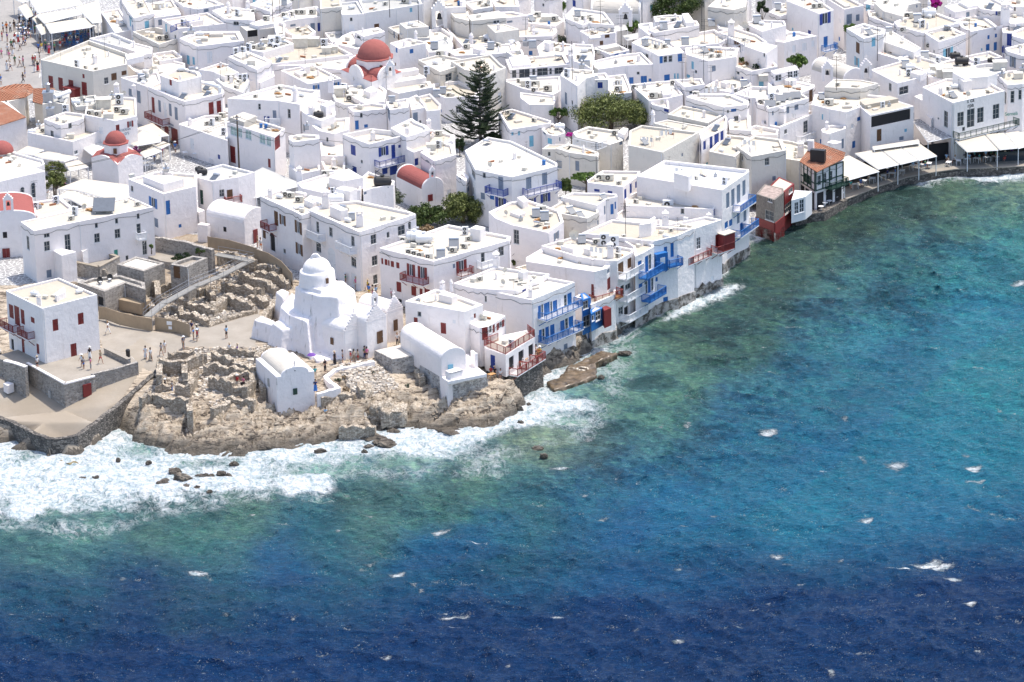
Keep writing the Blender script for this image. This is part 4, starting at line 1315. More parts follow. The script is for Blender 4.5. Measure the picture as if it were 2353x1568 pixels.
# ---- view 01
h=house('01','-60,215 330,90 560,55 630,150 410,170 20,240',6.6,'wide white roof with four vents and dark blue doors','340,232,50,20,y 522,252,40,80,y 587,248,42,78,D',roof='roofw')
items(h,'95,190,ac,.3,1.3 262,155,ac,.3,1.2 330,145,ac,.3,1.2 380,130,ac,.3,1.2 430,130,ac,.3,1.2 520,130,ac,.3,1.3 157,210,ant,0,2 222,150,ant,0,1.6 280,70,solar,2.3,1.2')
h=house('01','-60,40 30,0 240,-40 330,20 180,60 130,105',7.5,'cluttered pale blue tinted roof with thin masts, top edge','',roof='roofw')
items(h,'60,70,hatch 260,40,solar,2.2,1 340,10,ac')
h=house('01','250,250 470,225 550,290 440,370 280,300',5.4,'low cream roof strip beside the generator roof','',roof='roof',par=.1)
h=house('01','165,225 215,200 268,215 265,320 190,325',6.9,'tall square vent tower beside the generator roof','',roof='roofw',par=.15,dz=0)
h=house('01','-30,440 170,330 440,365 700,400 890,500 640,530 130,590',5.4,'wide machinery roof with generator and steel cabinets','',roof='roof')
items(h,'190,430,box,-.2,3.6 140,480,ac2,-.3,1.2 190,490,ac2,-.3,1.2 410,430,box,-.2,3.4 525,420,box,-.2,2.8 628,440,ac2,.2,1.2 650,490,box,-.2,2.2 710,480,box,-.2,2.2 270,440,ac 30,500,box,-.3,3 280,545,box 570,440,dish')
h=house('01','70,610 440,560 640,530 890,505 895,640 770,640 400,600',5.0,'pale blue shaded lane house under the machinery roof','',roof='roofw',par=.2)
h=house('01','228,645 525,592 783,722 480,772',5.6,'plain house with two open blue shutters under stair box','553,800,60,40,Sb 737,782,60,50,Sb',roof='roof',rnd=.15)
hut(h,'01','350,655 405,640 462,660 405,688',.5);hut(h,'01','408,600 470,585 497,605 440,618',1.2);items(h,'455,640,ant 260,640,rchim,0,.5')
h=house('01','-60,600 160,655 170,700 40,760 -60,740',5.4,'rounded pale lane block behind the white gabled roof','20,830,40,30,t',rnd=.3,pt=.5)
h=house('01','-265,905 225,775 480,820 590,830 400,960 200,925',8.0,'large white house with wooden porch and slim chimney',
'32,980,24,54,g 170,1050,34,70,y 305,1045,28,85,g',roof='roofw',rnd=.25,pt=.5)
items(h,'360,930,rchim,0,1.5')
balcony(h,'01',100,1100,235,1160,1.2,'wpaint')
h=house('01','400,1000 560,905 725,940 730,1060 600,1110 470,1060',7.0,'white terrace block with black roof cask and chimneys','',roof='roofw',rnd=.3,pt=.5)
items(h,'505,1070,chim,0,1.3 690,830,chim,0,1.5 575,1080,btank,1.5,.9');hut(h,'01','590,960 690,920 728,945 640,980',1.6)
h=house('01','515,1155 700,1090 860,1080 850,1190 720,1230 575,1200',6.0,'rounded high parapet house below the black roof cask','655,1282,18,40,g',rnd=.35,pt=.6,roof='roofw')
h=house('01','300,1250 420,1230 580,1240 582,1275 345,1305 305,1280',8.0,'tall rounded tower house with a pile of stones on top','357,1345,14,24,y',rnd=.35,pt=.5)
items(h,'470,1190,vent,.3,.8 400,1280,box')
h=house('01','590,1300 800,1240 830,1330 820,1440 600,1430',4.4,'blank white yard wall block left of the blue balcony house','',rnd=.3,roof='roofw')
h=house('01','300,1520 500,1460 580,1490 590,1560 400,1600',4.0,'cream low block with worn rounded parapet beside the stairs','',roof='roof',rnd=.25)
h=house('01','600,1480 700,1440 820,1480 815,1567 640,1567',3.6,'tiny worn terrace with twin chimneys left of blue balcony house','',roof='roof')
items(h,'715,1540,chim')
h=house('01','795,1232 1060,1180 1245,1200 1360,1195 1362,1245 1040,1325',7.6,'white house with deep blue shutters and long blue balcony',
'893,1380,44,90,D 1172,1390,90,84,SD 1263,1395,36,130,D 1320,1345,24,26,D 905,1560,40,60,D 1265,1560,70,90,D 1185,1570,50,60,D',roof='roof',rnd=.12,par=.7)
balcony(h,'01',1090,1530,1385,1455,1.3,'dblue');items(h,'1076,1290,chim')
aw=MB();a_,b_=at('01',830,1470,8.4),at('01',945,1500,8.4)
nv=(b_-a_).normalized();out=Vector((nv.y,-nv.x,0));out=out if out.y<0 else-out
aw.obox(a_+out*.1,b_-a_,out*1.5+Vector((0,0,-.6)),(0,0,.05));mk('awning',aw,M['canvasw'],h.root)
h=house('01','1240,1175 1430,1085 1480,1120 1560,1150 1600,1190 1380,1260',8.0,'curved parapet house with small blue window left of the pine','1382,1215,42,80,b',rnd=.3,pt=.5,roof='roofw')
h=house('01','1365,1270 1570,1180 1830,1240 1800,1290 1450,1400 1370,1360',6.2,'broad rounded white house with cables and clothes line','1440,1325,40,14,g 1475,1488,34,66,D 1370,1460,1,1,d',rnd=.3,pt=.5)
items(h,'1680,1250,ac,.4,1.3 1590,1200,chim,0,1.2')
h=house('01','1512,1400 1680,1290 1820,1330 1840,1420 1640,1480',7.0,'rounded white house with vertical menu sign, by stone ruin','',rnd=.35,pt=.6)
items(h,'1680,1360,ac2,.3,.9 1610,1375,box,0,2 1700,1340,ac')
h=house('01','845,985 1060,945 1190,960 1200,1000 1065,1010 900,1030',6.8,'rounded house with blue doors and flowing parapet','968,1060,24,44,g 922,1150,34,84,b 1012,1158,34,30,b',rnd=.3,pt=.4)
h=house('01','1195,935 1400,900 1400,985 1230,1010',7.6,'boxy stair tower with narrow grey door behind flowing parapet','1226,1030,18,100,y',rnd=.1,roof='roofw')
items(h,'1250,935,solar,2.2,1.1')
h=house('01','1400,905 1475,870 1560,960 1565,985 1430,1010',6.6,'white house with tall grey door and cascade roofline','1465,1075,46,80,y 1510,1120,20,30,g',rnd=.25,roof='roofw')
h=house('01','1480,890 1600,860 1700,960 1690,1010 1570,1020',6.4,'low cream roofed block with bench beside the solar heaters','1575,1035,12,30,D',rnd=.3)
h=house('01','820,790 1100,755 1200,830 1180,930 1020,960 870,880',5.0,'flat roof with blue striped stair box below the red dome','',roof='roofw',par=.2)
hut(h,'01','985,825 1060,790 1118,825 1045,850',1.0,'white');items(h,'1025,800,hatch 920,770,dish 1065,880,ant 1120,790,pv,.3,.7')
h=house('01','700,860 830,820 990,900 960,960 830,965 730,930',4.6,'kitchen yard roof with green cabinet and rusted hoods','',roof='roofs',wall='worn')
items(h,'770,880,box,-.2,3 810,840,ac2 850,880,vent 890,890,box,-.2,2.2 870,930,ac,.2,1.6 745,870,ac2 930,930,ac')
h=house('01','1130,712 1475,662 1565,712 1170,775',4.9,'long thin white canopy roof right below the church belfry','',par=.06,roof='roofw',rnd=.05)
h=house('01','1100,780 1600,745 1625,800 1310,860 1230,830',4.2,'stained lane roof with four rusty machines','',roof='roofs',wall='worn',par=.5)
items(h,'1228,790,ac,.1,1.4 1385,765,ac,.1,1.4 1440,755,ac,.1,1.4 1510,745,ac,.1,1.4 1200,850,ant')
h=house('01','1620,770 1860,740 2060,830 2020,880 1740,900 1640,850',4.0,'cream roof with two white solar tanks behind the pine','',roof='roof')
items(h,'1660,880,solar,-.6,1.2 1720,850,solar,-.6,1.1 1770,890,ac')
h=house('01','1230,395 1400,350 1555,382 1562,395 1315,445',7.6,'tall blank white house with three tiny blue shutters','1292,462,16,44,b 1430,470,34,40,b',roof='roofw',rnd=.1)
items(h,'1470,370,rchim')
h=house('01','1490,550 1690,500 1905,545 1880,600 1690,660',6.0,'white house with boxed vents right of the red dome church','1770,710,60,70,g 1560,680,20,60,y',roof='roofw',rnd=.15,wall='beige')
items(h,'1690,520,ac,.1,1.5 1570,680,ac2,.3,1');
h=house('01','1790,560 2160,500 2250,590 2300,620 2150,680 1920,640',6.4,'striped awning roof house directly behind the tall pine','',roof='roof',wall='beige')
h=house('01','1320,215 1490,185 1590,245 1380,262',7.2,'boxy cream penthouse with two thin masts','',roof='roofw',wall='beige',par=.1)
items(h,'1495,210,ant,0,1.6')
h=house('01','1215,250 1330,225 1380,260 1590,255 1590,345 1500,350 1330,320',5.6,'terrace with rust stains beside the boxy penthouse','1270,310,14,60,y 1310,310,14,70,n',roof='roof',wall='beige')
h=house('01','905,290 1120,250 1185,290 990,335',6.6,'white cottage with overhanging tin canopy behind the red dome','945,342,30,24,g',par=.06,roof='roofw',rnd=.05)
h=house('01','790,330 900,280 1000,430 930,450 720,400',4.8,'low flat yard roof left of the tin canopy cottage','',roof='roofw')
h=house('01','630,300 830,280 840,360 700,390',4.2,'sunken white yard beside the grey sheet roofs','',roof='roofg',wall='white')
h=house('01','765,25 930,10 1000,128 790,135',7.6,'worn white house under the smaller grey sheet roof','875,178,24,34,g 880,250,50,50,W',wall='worn',roof='roofg',par=.12)
h=house('01','945,0 1270,-30 1500,-10 1530,35 1280,75 1000,118',7.8,'long worn house under the larger grey sheet roof','1425,92,24,40,t',wall='worn',roof='roofg',par=.12)
items(h,'1190,50,ac 1370,30,ac,.1,1.5 1230,160,ant,0,2')
h=house('01','690,110 750,90 770,130 710,140',6.6,'narrow stained chimney house between worn walls','',wall='worn')
h=house('01','585,-20 770,-40 790,60 590,80',8.2,'blank cream gable block on the top edge','',wall='beige',par=.1)
h=house('01','1790,120 1950,105 1960,190 1830,160',7.0,'cream stair block left of the flat white canopy','',wall='beige',par=.05)
h=house('01','1940,140 2230,98 2300,160 1980,190',7.2,'white canopy roofed terrace room with one double window','2210,200,60,30,w',par=.05,wall='beige',roof='roofw')
h=house('01','1740,250 1840,215 2000,290 2130,300 2160,400 1900,420',4.6,'sunken white patio below the canopy terrace room','',roof='roof',par=.6)
items(h,'1980,420,rchim,0,1.3 2130,370,tank,.3,.9')
h=house('01','2125,230 2280,220 2420,270 2200,300',6.6,'boxy cream upper room with reddish roof','',wall='beige',roof='roofs',par=.1)
h=house('01','1760,470 1960,420 2350,400 2380,480 2100,500 1830,510',5.0,'wide low roof with small vent houses above the pine','',roof='roofw')
items(h,'1937,450,ac,-.1,1.3 2160,440,solar,.5,1.2 2230,430,ac');hut(h,'01','1990,440 2050,420 2115,440 2055,460',1.0)
h=house('01','2240,110 2360,105 2500,140 2300,165',6.8,'pale blue edged white terrace on the top edge near the pine','2330,200,50,20,y',par=.2)
h=house('01','1700,0 1900,-50 1930,60 1720,70',8.0,'tall blank white house beside the old arched belfry','',wall='white',par=.1)
h=house('01','1920,20 2150,-30 2180,60 2000,90',7.0,'stained white roof crowded with pots, top edge','',wall='worn')
items(h,'2130,60,dish 2060,40,ac')
h=house('01','2170,5 2400,-40 2420,60 2200,60',6.8,'pale blue washed block with brown hatch, top edge','2320,25,60,24,n')
h=house('01','1530,380 1760,340 1810,400 1740,470 1590,480',5.8,'slatted pergola roof with solar heater beside blank tall house','',roof='roofg',par=.3)
items(h,'1640,440,solar,.5,1.3')
h=house('01','1590,270 1700,250 1810,320 1800,370 1600,380',5.0,'railed roof deck behind the slatted pergola roof','',roof='roofw',par=.4)
h=house('01','1620,90 1700,75 1790,200 1640,260',5.0,'white lane block beneath the old arched belfry','',roof='roofw',par=.4)
# ---- right of the pine / view 02
h=house('02','-60,545 480,490 535,590 -20,640',4.6,'long restaurant with dark glazing and hanging lamps','20,680,40,70,g 115,672,100,80,g 200,665,28,66,g 280,660,100,70,g 355,655,26,60,w 430,650,80,60,g',roof='roof',rnd=.3,pt=.5)
h=house('02','-100,730 440,700 450,830 380,870 90,810',4.2,'rounded corner house with machinery left of the leafy tree','350,1040,50,90,y',roof='roofw',rnd=.3)
items(h,'195,755,solar,2.2,1.2 70,760,ac 150,810,ac2,-.2,1 215,800,ac,-.2,1.6 120,790,box,-.2,2 330,840,ac,.2,1.6 210,850,ac,.2,1.3 495,880,ant')
h=house('02','75,850 390,885 400,930 380,960 160,960 80,900',3.9,'curved white lane house trailing thin cables','',roof='roofw',rnd=.3,par=.2)
h=house('02','445,690 490,625 750,645 760,700 680,720 600,790',7.8,'boxy vent tower block with antenna mast','',roof='roofw',par=.25,rnd=.2)
items(h,'490,680,hatch 600,665,hatch 700,665,hatch 640,640,vent,.3,1 550,600,chim,0,1.2 555,730,ant,0,1.8')
h=house('02','680,680 860,668 888,705 885,730 690,735',7.2,'tall pale blue shaded house with one deep blue window','810,783,46,54,D',roof='roofw',rnd=.06)
h=house('02','860,700 1040,680 1090,800 1100,850 900,870',5.2,'rounded house front with two stacked fans by the tall blue house','',roof='roofw',rnd=.3)
items(h,'978,785,ac,.05,1.4 978,840,ac,.05,1.4 780,690,dish')
h=house('02','1090,775 1380,745 1490,740 1570,870 1440,900 1260,925',5.6,'broad pale roof behind the leafy tree with two boxes','1298,905,1,1,d',roof='roofw',rnd=.15)
items(h,'1130,820,ac,-.9,1.2 1300,905,ac,.1,1.6 1345,900,ac,-.8,1.2 1485,780,ac,-.8,1.2');hut(h,'02','1375,790 1450,780 1470,860 1385,870',.8)
h=house('02','1260,925 1420,900 1440,930 1445,1000 1290,960',5.2,'pale shaded wall with a single blue door right of the tree','1465,1020,44,26,D',roof='roofw',par=.1)
h=house('02','1500,730 1740,720 1770,775 1590,800',6.6,'rounded white shed roof with antenna beside broad pale roof','1645,850,30,24,g',rnd=.25,roof='roofw')
items(h,'1565,790,ant,0,1.5 1670,790,ant,0,.7')
h=house('02','1600,890 1690,855 2010,860 2180,930 2160,960 1950,985',6.8,'bulging rounded house with small blue slot window','1985,1025,16,30,g 2038,1013,50,28,b',rnd=.4,pt=.7,roof='roofw')
items(h,'1690,885,ac,.3,1.2 2030,880,rchim')
h=house('02','1430,1050 1560,970 1950,1045 1800,1130',5.6,'stained white parapet roof with a small pot chimney','',roof='roofs',rnd=.2,wall='beige')
items(h,'1765,1080,chim,0,.8')
h=house('02','1300,1130 1430,1100 1790,1165 1700,1235',5.2,'smooth cream roof between pot chimney roof and big flat roof','',roof='roof',par=.15,rnd=.25,wall='beige')
items(h,'1295,1130,rchim,0,1.2')
h=house('02','1080,1200 1190,1150 1720,1215 1385,1400 1070,1335',6.6,'large beige house with wide flat cream roof and blue doors',
'1830,1240,1,1,d 1010,1500,30,26,g',roof='roof',wall='beige',rnd=.08)
h=house('02','1720,1215 1800,1160 1960,1060 1980,1090 1960,1180 1740,1290',6.0,'narrow lane front with four deep blue doors','1830,1240,26,110,D 1880,1235,42,120,D 1930,1200,28,100,D 1770,1335,24,80,D 1732,1360,12,90,D',par=.15)
h=house('02','560,1215 700,1160 970,1200 1020,1290 900,1330 590,1260',5.4,'cream house with grey railing terrace and stair','596,1295,16,22,g 780,1315,30,60,y 1030,1300,28,30,y',roof='roof',rnd=.3,pt=.5,wall='beige')
items(h,'950,1245,ac,.3,1.3')
hut(h,'02','970,1210 1020,1170 1070,1180 1030,1240',1.0)
h=house('02','400,1360 520,1320 720,1370 800,1400 790,1440 520,1400',5.0,'rounded cream house with brown window and railed roof','600,1525,36,90,y',roof='roof',rnd=.35,pt=.6,wall='beige',par=.2)
rb=MB();za=h.zt;line=[at('02',x,y,za)for x,y in((565,1335),(780,1385),(870,1350))]
rail(rb,[(line[i],line[i+1])for i in range(2)],1.1,.16);mk('railing',rb,M['wpaint'],h.root)
h=house('02','275,1370 330,1330 560,1330 520,1375 400,1370',4.8,'small cream block with grey balcony left of railed roof','342,1415,26,40,g 440,1430,20,80,y',roof='roof',wall='beige',par=.1)
balcony(h,'02',420,1510,515,1545,1.0,'greyp')
h=house('02','-120,1030 0,1000 360,1110 355,1130 150,1165 -20,1190',5.2,'cream roofed house with two pale turquoise doors','65,1225,20,40,t 165,1300,40,100,t 5,1230,20,30,t',roof='roofs',rnd=.12,wall='white')
h=house('02','270,1185 370,1130 480,1195 490,1220 400,1250 320,1230',4.6,'pinkish annex with turquoise hatch beside bougainvillea','342,1295,40,50,t 298,1205,22,16,g 440,1280,12,40,y',roof='roof',rnd=.15)
items(h,'440,1190,tank,-.7,.9')
h=house('02','-350,1490 -60,1310 20,1340 415,1480 420,1500 60,1640 -350,1560',7.6,'tall peeling house with grey panels by the pine','',zb=5,roof='roofw',wall='white',rnd=.1)if False else None
h=house('02','740,560 1000,500 1190,480 1300,590 1050,600 770,640',5.4,'courtyard house with drying laundry and blue doors','1160,672,26,26,g 1097,740,40,60,b 1212,730,56,64,b 1268,735,26,26,b',roof='roofw',rnd=.2)
h=house('02','1290,480 1530,430 1582,480 1350,515',7.4,'house with bright blue shuttered glazed veranda','1368,550,30,66,b 1410,545,36,60,g 1456,540,36,60,g 1543,530,38,70,b 1425,713,52,56,b 1497,700,16,50,t 1525,700,16,50,t',roof='roofw',par=.05,rnd=.05)
h=house('02','1100,390 1230,330 1400,380 1480,440 1290,480',6.2,'stained roof with two solar heaters above glazed veranda','',roof='roofs')
items(h,'1220,410,solar,2.4,1.2 1330,440,ac 1400,440,ac 1430,410,solar,-.5,1 1250,420,box')
h=house('02','755,440 960,400 1080,460 900,500',5.6,'white terrace roof with blue hatches behind the courtyard house','960,500,40,14,b 1035,510,26,54,b',roof='roofw')
items(h,'780,490,ac 1005,440,ant,0,1.6')
h=house('02','625,285 860,235 960,280 950,300 700,330',5.8,'rounded cream roofed house with brown hatch','875,333,44,30,n',roof='roof',rnd=.25)
items(h,'815,280,ant,0,1.6')
hut(h,'02','695,330 800,310 820,340 720,350',.2,'worn')
h=house('02','490,140 560,70 850,110 940,230 700,210 650,230 500,170',6.6,'narrow white house under solar heater left of arched church','',roof='roofw',rnd=.15)
items(h,'600,140,solar,2.4,1.1 660,180,ac 715,170,ac');
h=house('02','50,175 170,120 400,130 480,190 400,240 60,200',5.0,'fanned cream roof with two little window boxes','',roof='roofw',par=.12)
items(h,'237,155,ac,.1,1.3 395,195,ac,.2,1.4')
h=house('02','-20,290 60,225 390,215 415,290 370,330 10,340',4.6,'cream roof with vine and a stubby white chimney','',roof='roof')
items(h,'190,285,chim 320,210,box,.1,2.5 130,400,ant,0,1.3')
h=house('02','230,430 300,370 560,410 520,500 260,530',4.4,'low white roofs with a kiosk like skylight box','',roof='roofw')
hut(h,'02','295,385 340,365 383,385 340,400',1.4);items(h,'190,430,solar,-.7,1.3 130,420,vent 470,470,rchim 655,470,rchim')
h=house('02','560,400 740,410 760,480 740,640 640,580 560,560',5.6,'tangle of chimneys and narrow stair between white walls','',roof='roofw')
items(h,'540,540,chim,0,1.4 620,540,ac 665,480,tank,1.5,.7 690,600,solar,2.2,1 715,470,box')
h=house('02','-60,380 40,350 80,410 60,470 -60,440',4.6,'small white lean to roof above the dark glazed restaurant','',roof='roofw')
h=house('02','-60,470 90,455 110,500 20,520',5.2,'rusty edged roof box above the dark glazed restaurant','',roof='roofs',wall='worn')
h=house('02','1160,220 1290,205 1300,290 1260,320 1170,250',6.0,'small white lane wall block below the big weeping tree','',roof='roofg')
h=house('02','1255,270 1400,215 1570,180 1700,190 1722,230 1310,300',6.4,'white house with ramped stair hood and big solar heater','',roof='roofw',rnd=.2)
items(h,'1390,260,solar,2.5,1.4 1480,200,ac');hut(h,'02','1560,125 1620,118 1680,200 1600,210',1.0)
h=house('02','1300,150 1440,135 1560,140 1570,190 1320,200',6.0,'mesh fenced roof corner below the weeping tree','',roof='roof',par=.5)
h=house('02','1390,350 1860,270 1990,350 1900,400 1500,430',5.0,'maze of thin white parapets around an open roof court','',roof='roof',par=.5,rnd=.1)
items(h,'1745,270,ant,0,1.5 1770,400,ant,0,1.2')
h=house('02','1590,440 1720,420 2090,440 2060,520 1800,560 1600,500',7.0,'round cornered house with long steel roof railing','1660,600,22,70,t 1855,630,36,50,y 1620,700,30,30,t',roof='roofw',rnd=.35,pt=.6)
rb=MB();za=h.zr;line=[at('02',x,y,za)for x,y in((1660,490),(1960,535),(2100,480),(2190,440),(1960,400),(1870,400))]
rail(rb,[(line[i],line[i+1])for i in range(5)],1.3,.5);mk('railing',rb,M['metal'],h.root)
items(h,'1590,400,solar,-.5,1.3 1830,530,ac 1900,530,ac')
h=house('02','2010,560 2100,530 2400,560 2440,610 2200,655 2020,600',6.4,'house with potted roof garden behind white fence','2078,670,24,24,g',roof='roofs')
RGARDEN=h
h=house('02','2135,420 2270,385 2440,420 2330,490',8.8,'white cabin room above the potted roof garden','2322,500,14,34,g',roof='roofw',par=.08,rnd=.08,dz=0)
h=house('02','1900,290 2060,260 2250,320 2350,390 2130,410 1990,340',6.4,'worn house with brown shutters and plaster chimney','2138,357,36,54,n 2070,385,60,40,n',roof='roofs',rnd=.25)
items(h,'2015,330,chim,0,1.8 2140,290,dish,0,1.5 2180,290,ac')
h=house('02','2140,210 2250,180 2500,190 2520,230 2300,290',7.2,'white corner house with rooftop heater and slit windows','2335,250,24,50,g',roof='roofw')
items(h,'2250,200,solar,2.4,1.3')
h=house('02','1870,200 1990,170 2130,260 2060,300 1900,260',5.6,'smooth rounded lane roof below the big white vault','',roof='roofw',rnd=.3,par=.1)
items(h,'1830,230,solar,2.5,1.2')
h=house('02','1800,60 1930,-50 2160,-30 2150,60 2040,90',8.4,'tall blank beige gable with slit window, top edge','2000,50,18,70,g',wall='beige',par=.05)
h=house('02','1880,730 2010,690 2160,690 2200,770 2020,850 1760,800',4.6,'wavy white roof with thin masts and folding chair','',roof='roofw',par=.15,rnd=.3)
items(h,'1763,790,ant,0,1.6 1830,830,ant,0,1.2 1900,830,box 1800,830,ac');hut(h,'02','1915,750 1960,735 2005,750 1965,765',.9)
h=house('02','2040,860 2200,790 2420,800 2480,860 2200,900',5.2,'white roof with solar heater and ventilation box','2180,930,18,40,g',roof='roofw')
items(h,'2130,790,solar,2.2,1.2 2055,850,ac 2150,830,ac 2180,820,ac 2310,740,box,0,2')
h=house('02','2240,900 2353,880 2560,930 2500,1000 2260,960',6.0,'lane house with louvred boxes above the white wash tubs','',roof='roofw')
items(h,'2290,960,ac,.1,1.3 2330,960,ac,.1,1.3')
h=house('02','1990,1110 2060,1050 2190,1060 2200,1200 2000,1190',5.8,'bluish shaded bulky block right of the four blue doors','',roof='roof',rnd=.3,pt=.5)
h=house('02','2100,1190 2240,1150 2450,1190 2440,1240 2120,1230',4.2,'low white terrace with thin rail and coiled hose','2200,1140,34,60,k',roof='roofw')
h=house('02','1810,1390 1960,1235 2180,1260 2110,1330 2060,1350 2130,1370 2050,1440',5.4,'lumpy old roof with worn rounded edges','',roof='roofs',rnd=.35,pt=.5,wall='beige')
h=house('02','2060,1340 2220,1245 2480,1280 2520,1380 2200,1440',5.8,'lumpy grey streaked old roof beside its twin','',roof='roofs',rnd=.35,pt=.5,wall='beige')
# ---- view 03 (upper right)
h=house('03','10,110 130,30 330,40 330,95 110,150',6.6,'white wing with blue window under twin steel heaters','262,160,36,36,D',rnd=.2)
items(h,'90,80,solar,.4,1.2 220,90,solar,.4,1.2')
h=house('03','170,5 300,-40 420,-30 603,90 470,125',9.0,'tall white house with purple blue double shutters','517,172,100,100,SD 562,35,50,50,D 530,385,38,100,b',roof='roofw',rnd=.08)
items(h,'430,75,ac,.3,1.2 480,70,ac,.3,1.2 340,90,ant');balcony(h,'03',492,470,606,440,1.0,'blue')
h=house('03','-60,230 60,200 200,290 290,290 450,330 280,360 150,390 -60,360',6.0,'rounded white row with closed white shutters, upper right','335,430,40,70,W 414,400,28,56,W 240,450,30,70,W',rnd=.4,pt=.6,roof='roofw')
items(h,'20,325,box,.1,1.6 60,330,box,.1,1.6')
h=house('03','530,-20 660,-60 880,50 700,85',7.2,'grey white house with shut metal doors on the top edge','747,175,50,90,y 825,163,34,60,y',roof='roof',rnd=.1)
h=house('03','880,30 950,-20 1100,30 1300,20 1400,40 1240,45 1100,55 980,50',6.6,'low row with pale blue door behind the stacked blank blocks','920,55,40,60,t')
h=house('03','975,25 1090,-30 1410,20 1290,45 1240,150 1060,100',7.4,'stacked blank cream blocks on the top edge','1368,57,14,24,y',par=.05,roof='roofw',wall='beige')
h=house('03','915,90 1050,100 1250,160 1190,200 1150,230 930,150',6.2,'plain white wall block with a diagonal groove','',roof='roofw',par=.1)
h=house('03','720,260 880,212 1080,270 1060,310 880,355',8.2,'old peeling tower house with brown and teal shutters','825,440,34,100,n 970,387,34,80,t 817,567,44,80,St',roof='roofw',wall='worn',rnd=.4,pt=.6)
h=house('03','1060,310 1150,290 1405,440 1340,480 1060,380',6.4,'long low worn wall running right of the peeling tower','',wall='worn',rnd=.3,roof='roofw',par=.1)
h=house('03','880,450 1010,400 1180,430 1340,490 1180,540',5.2,'rounded white house with twigs and rods on its roof','',rnd=.35,pt=.5,roof='roofw')
items(h,'1005,560,ant,0,1.7')
h=house('03','1080,300 1200,270 1310,310 1200,350',5.6,'small white block with solar heater and tiny balcony right of peeling tower','1230,365,30,30,y',roof='roofw')
items(h,'1110,300,solar,.8,1.1')
h=house('03','1160,200 1300,140 1530,110 1700,170 1780,200 1650,240 1420,300 1190,240',6.8,'terraced white house with water cask and cupola chimney','',rnd=.3,pt=.5,roof='roof')
items(h,'1480,155,tank,.1,1.4 1480,90,rchim 1290,170,ac,.1,1.6 1370,190,solar,.6,1.4 1330,160,box 1240,290,ac,.2,1.2 1430,260,ant,0,1.2')
h=house('03','1420,290 1560,250 1640,230 1820,310 1570,385',6.6,'white house with large pale blue shutters under power lines','1655,485,90,90,St 1740,460,80,90,St 1570,290,70,50,t 1350,360,30,28,n',rnd=.3,pt=.5)
h=house('03','1620,55 1850,15 1955,70 1720,110',7.6,'flat topped white cube house with grey door, upper right','1837,143,32,66,y 1672,155,12,50,y',roof='roofw',par=.08,rnd=.06)
h=house('03','1730,180 1870,140 1990,150 2110,240 2160,230 1870,290 1780,250',6.4,'white terrace house with scattered small blue windows','2027,342,20,36,b 2095,327,20,34,b 2020,435,34,60,b 2090,425,30,76,b 1965,455,14,24,t',rnd=.3,pt=.5,roof='roof')
h=house('03','1840,0 2000,-50 2200,50 2250,90 2080,100 1960,80',7.8,'white house with deep blue window beside the corner stair','2123,117,62,36,SD',roof='roofw',rnd=.25)
h=house('03','2150,130 2260,90 2450,60 2460,200 2230,220',6.8,'sunny white terrace with pots and a tapering chimney','',roof='roofw',par=.3)
items(h,'2180,205,chim,0,2.4');
h=house('03','2170,10 2353,-40 2500,0 2500,60 2250,60',8.2,'white upper block with outside stair on the right edge','2270,45,14,36,d',roof='roofw',rnd=.1)
h=house('03','2150,260 2240,230 2353,210 2500,240 2500,320 2160,300',6.0,'white house with deep blue double door and little rail','2217,365,44,110,D',roof='roof')
balcony(h,'03',2160,470,2230,480,.9,'dblue')
h=house('03','2240,290 2353,250 2500,280 2500,400 2250,330',7.0,'rounded white corner house on the right picture edge','',rnd=.35,pt=.5)
h=house('03','2180,440 2353,400 2500,420 2500,560 2200,470',7.4,'white house with grey shuttered french window, right edge','2250,570,54,100,Sy',par=.1)
h=house('03','1810,515 2040,470 2155,520 1900,570',5.6,'low cream roof under the telegraph pole','',roof='roof',rnd=.1)
h=house('03','1190,540 1320,500 1530,560 1600,600 1450,690 1320,660',5.6,'cream roof joined to the heater house, upper right','',roof='roof')
h=house('03','1370,540 1480,480 1680,540 1700,600 1520,610',5.0,'grey littered roof with leaning solar frame','',roof='roofg')
items(h,'1440,530,solar,.8,1.3 1480,440,ac,.2,1.3 1410,560,ac')
h=house('03','945,640 1230,560 1460,650 1450,700 1190,765',7.4,'white house with paired steel tanks and dark opening','1123,800,24,70,g 1248,830,84,72,g',roof='roof',rnd=.1)
items(h,'1260,610,solar,1.1,1.3 1310,640,tank,-.6,.9 1295,700,ac2,-.7,.9')
hut(h,'03','1305,660 1360,640 1455,660 1400,690',1.0)
h=house('03','1460,640 1620,560 1750,540 1900,590 1880,640 1640,740 1470,700',5.6,'machine yard roof with black tanks and tall ducts','',roof='roof')
items(h,'1780,600,btank,.1,1.3 1720,540,btank,.1,1 1620,720,box,-.2,3.6 1680,740,box,-.2,3.6 1550,680,box,-.2,3 1500,700,tank,1,.8 1845,560,ant,0,2')
h=house('03','1890,600 2000,580 2170,580 2180,650 2060,680 1900,650',6.0,'grey machinery roof with red box behind the lettered house','',roof='roofg')
items(h,'2050,575,btank,.1,.7 2130,640,box,-.1,3 1920,600,ac2')
h=house('03','2110,690 2200,650 2400,640 2500,700 2340,770 2200,780',6.2,'cafe roof terrace with wooden chairs, right edge','2247,890,36,110,g 2183,900,16,110,g 2320,870,30,90,g',roof='roofs',rnd=.1)
items(h,'2150,720,vent 2300,720,box,.3,2 2340,670,vent')
h=house('03','1420,800 1640,720 2000,740 2175,835 1700,945',8.2,'large white harbour bar with black lettering and dark doors',
'1635,1095,36,150,g 1770,1095,60,130,g 1863,1085,70,170,g 1952,1058,60,140,g 2096,1025,60,135,g 1566,1090,14,20,d',roof='roofw',rnd=.1)
SCARPA=h
items(h,'1585,880,chim,0,1 1715,815,tank,1.5,.7 1940,790,ac2,-.2,1.5')
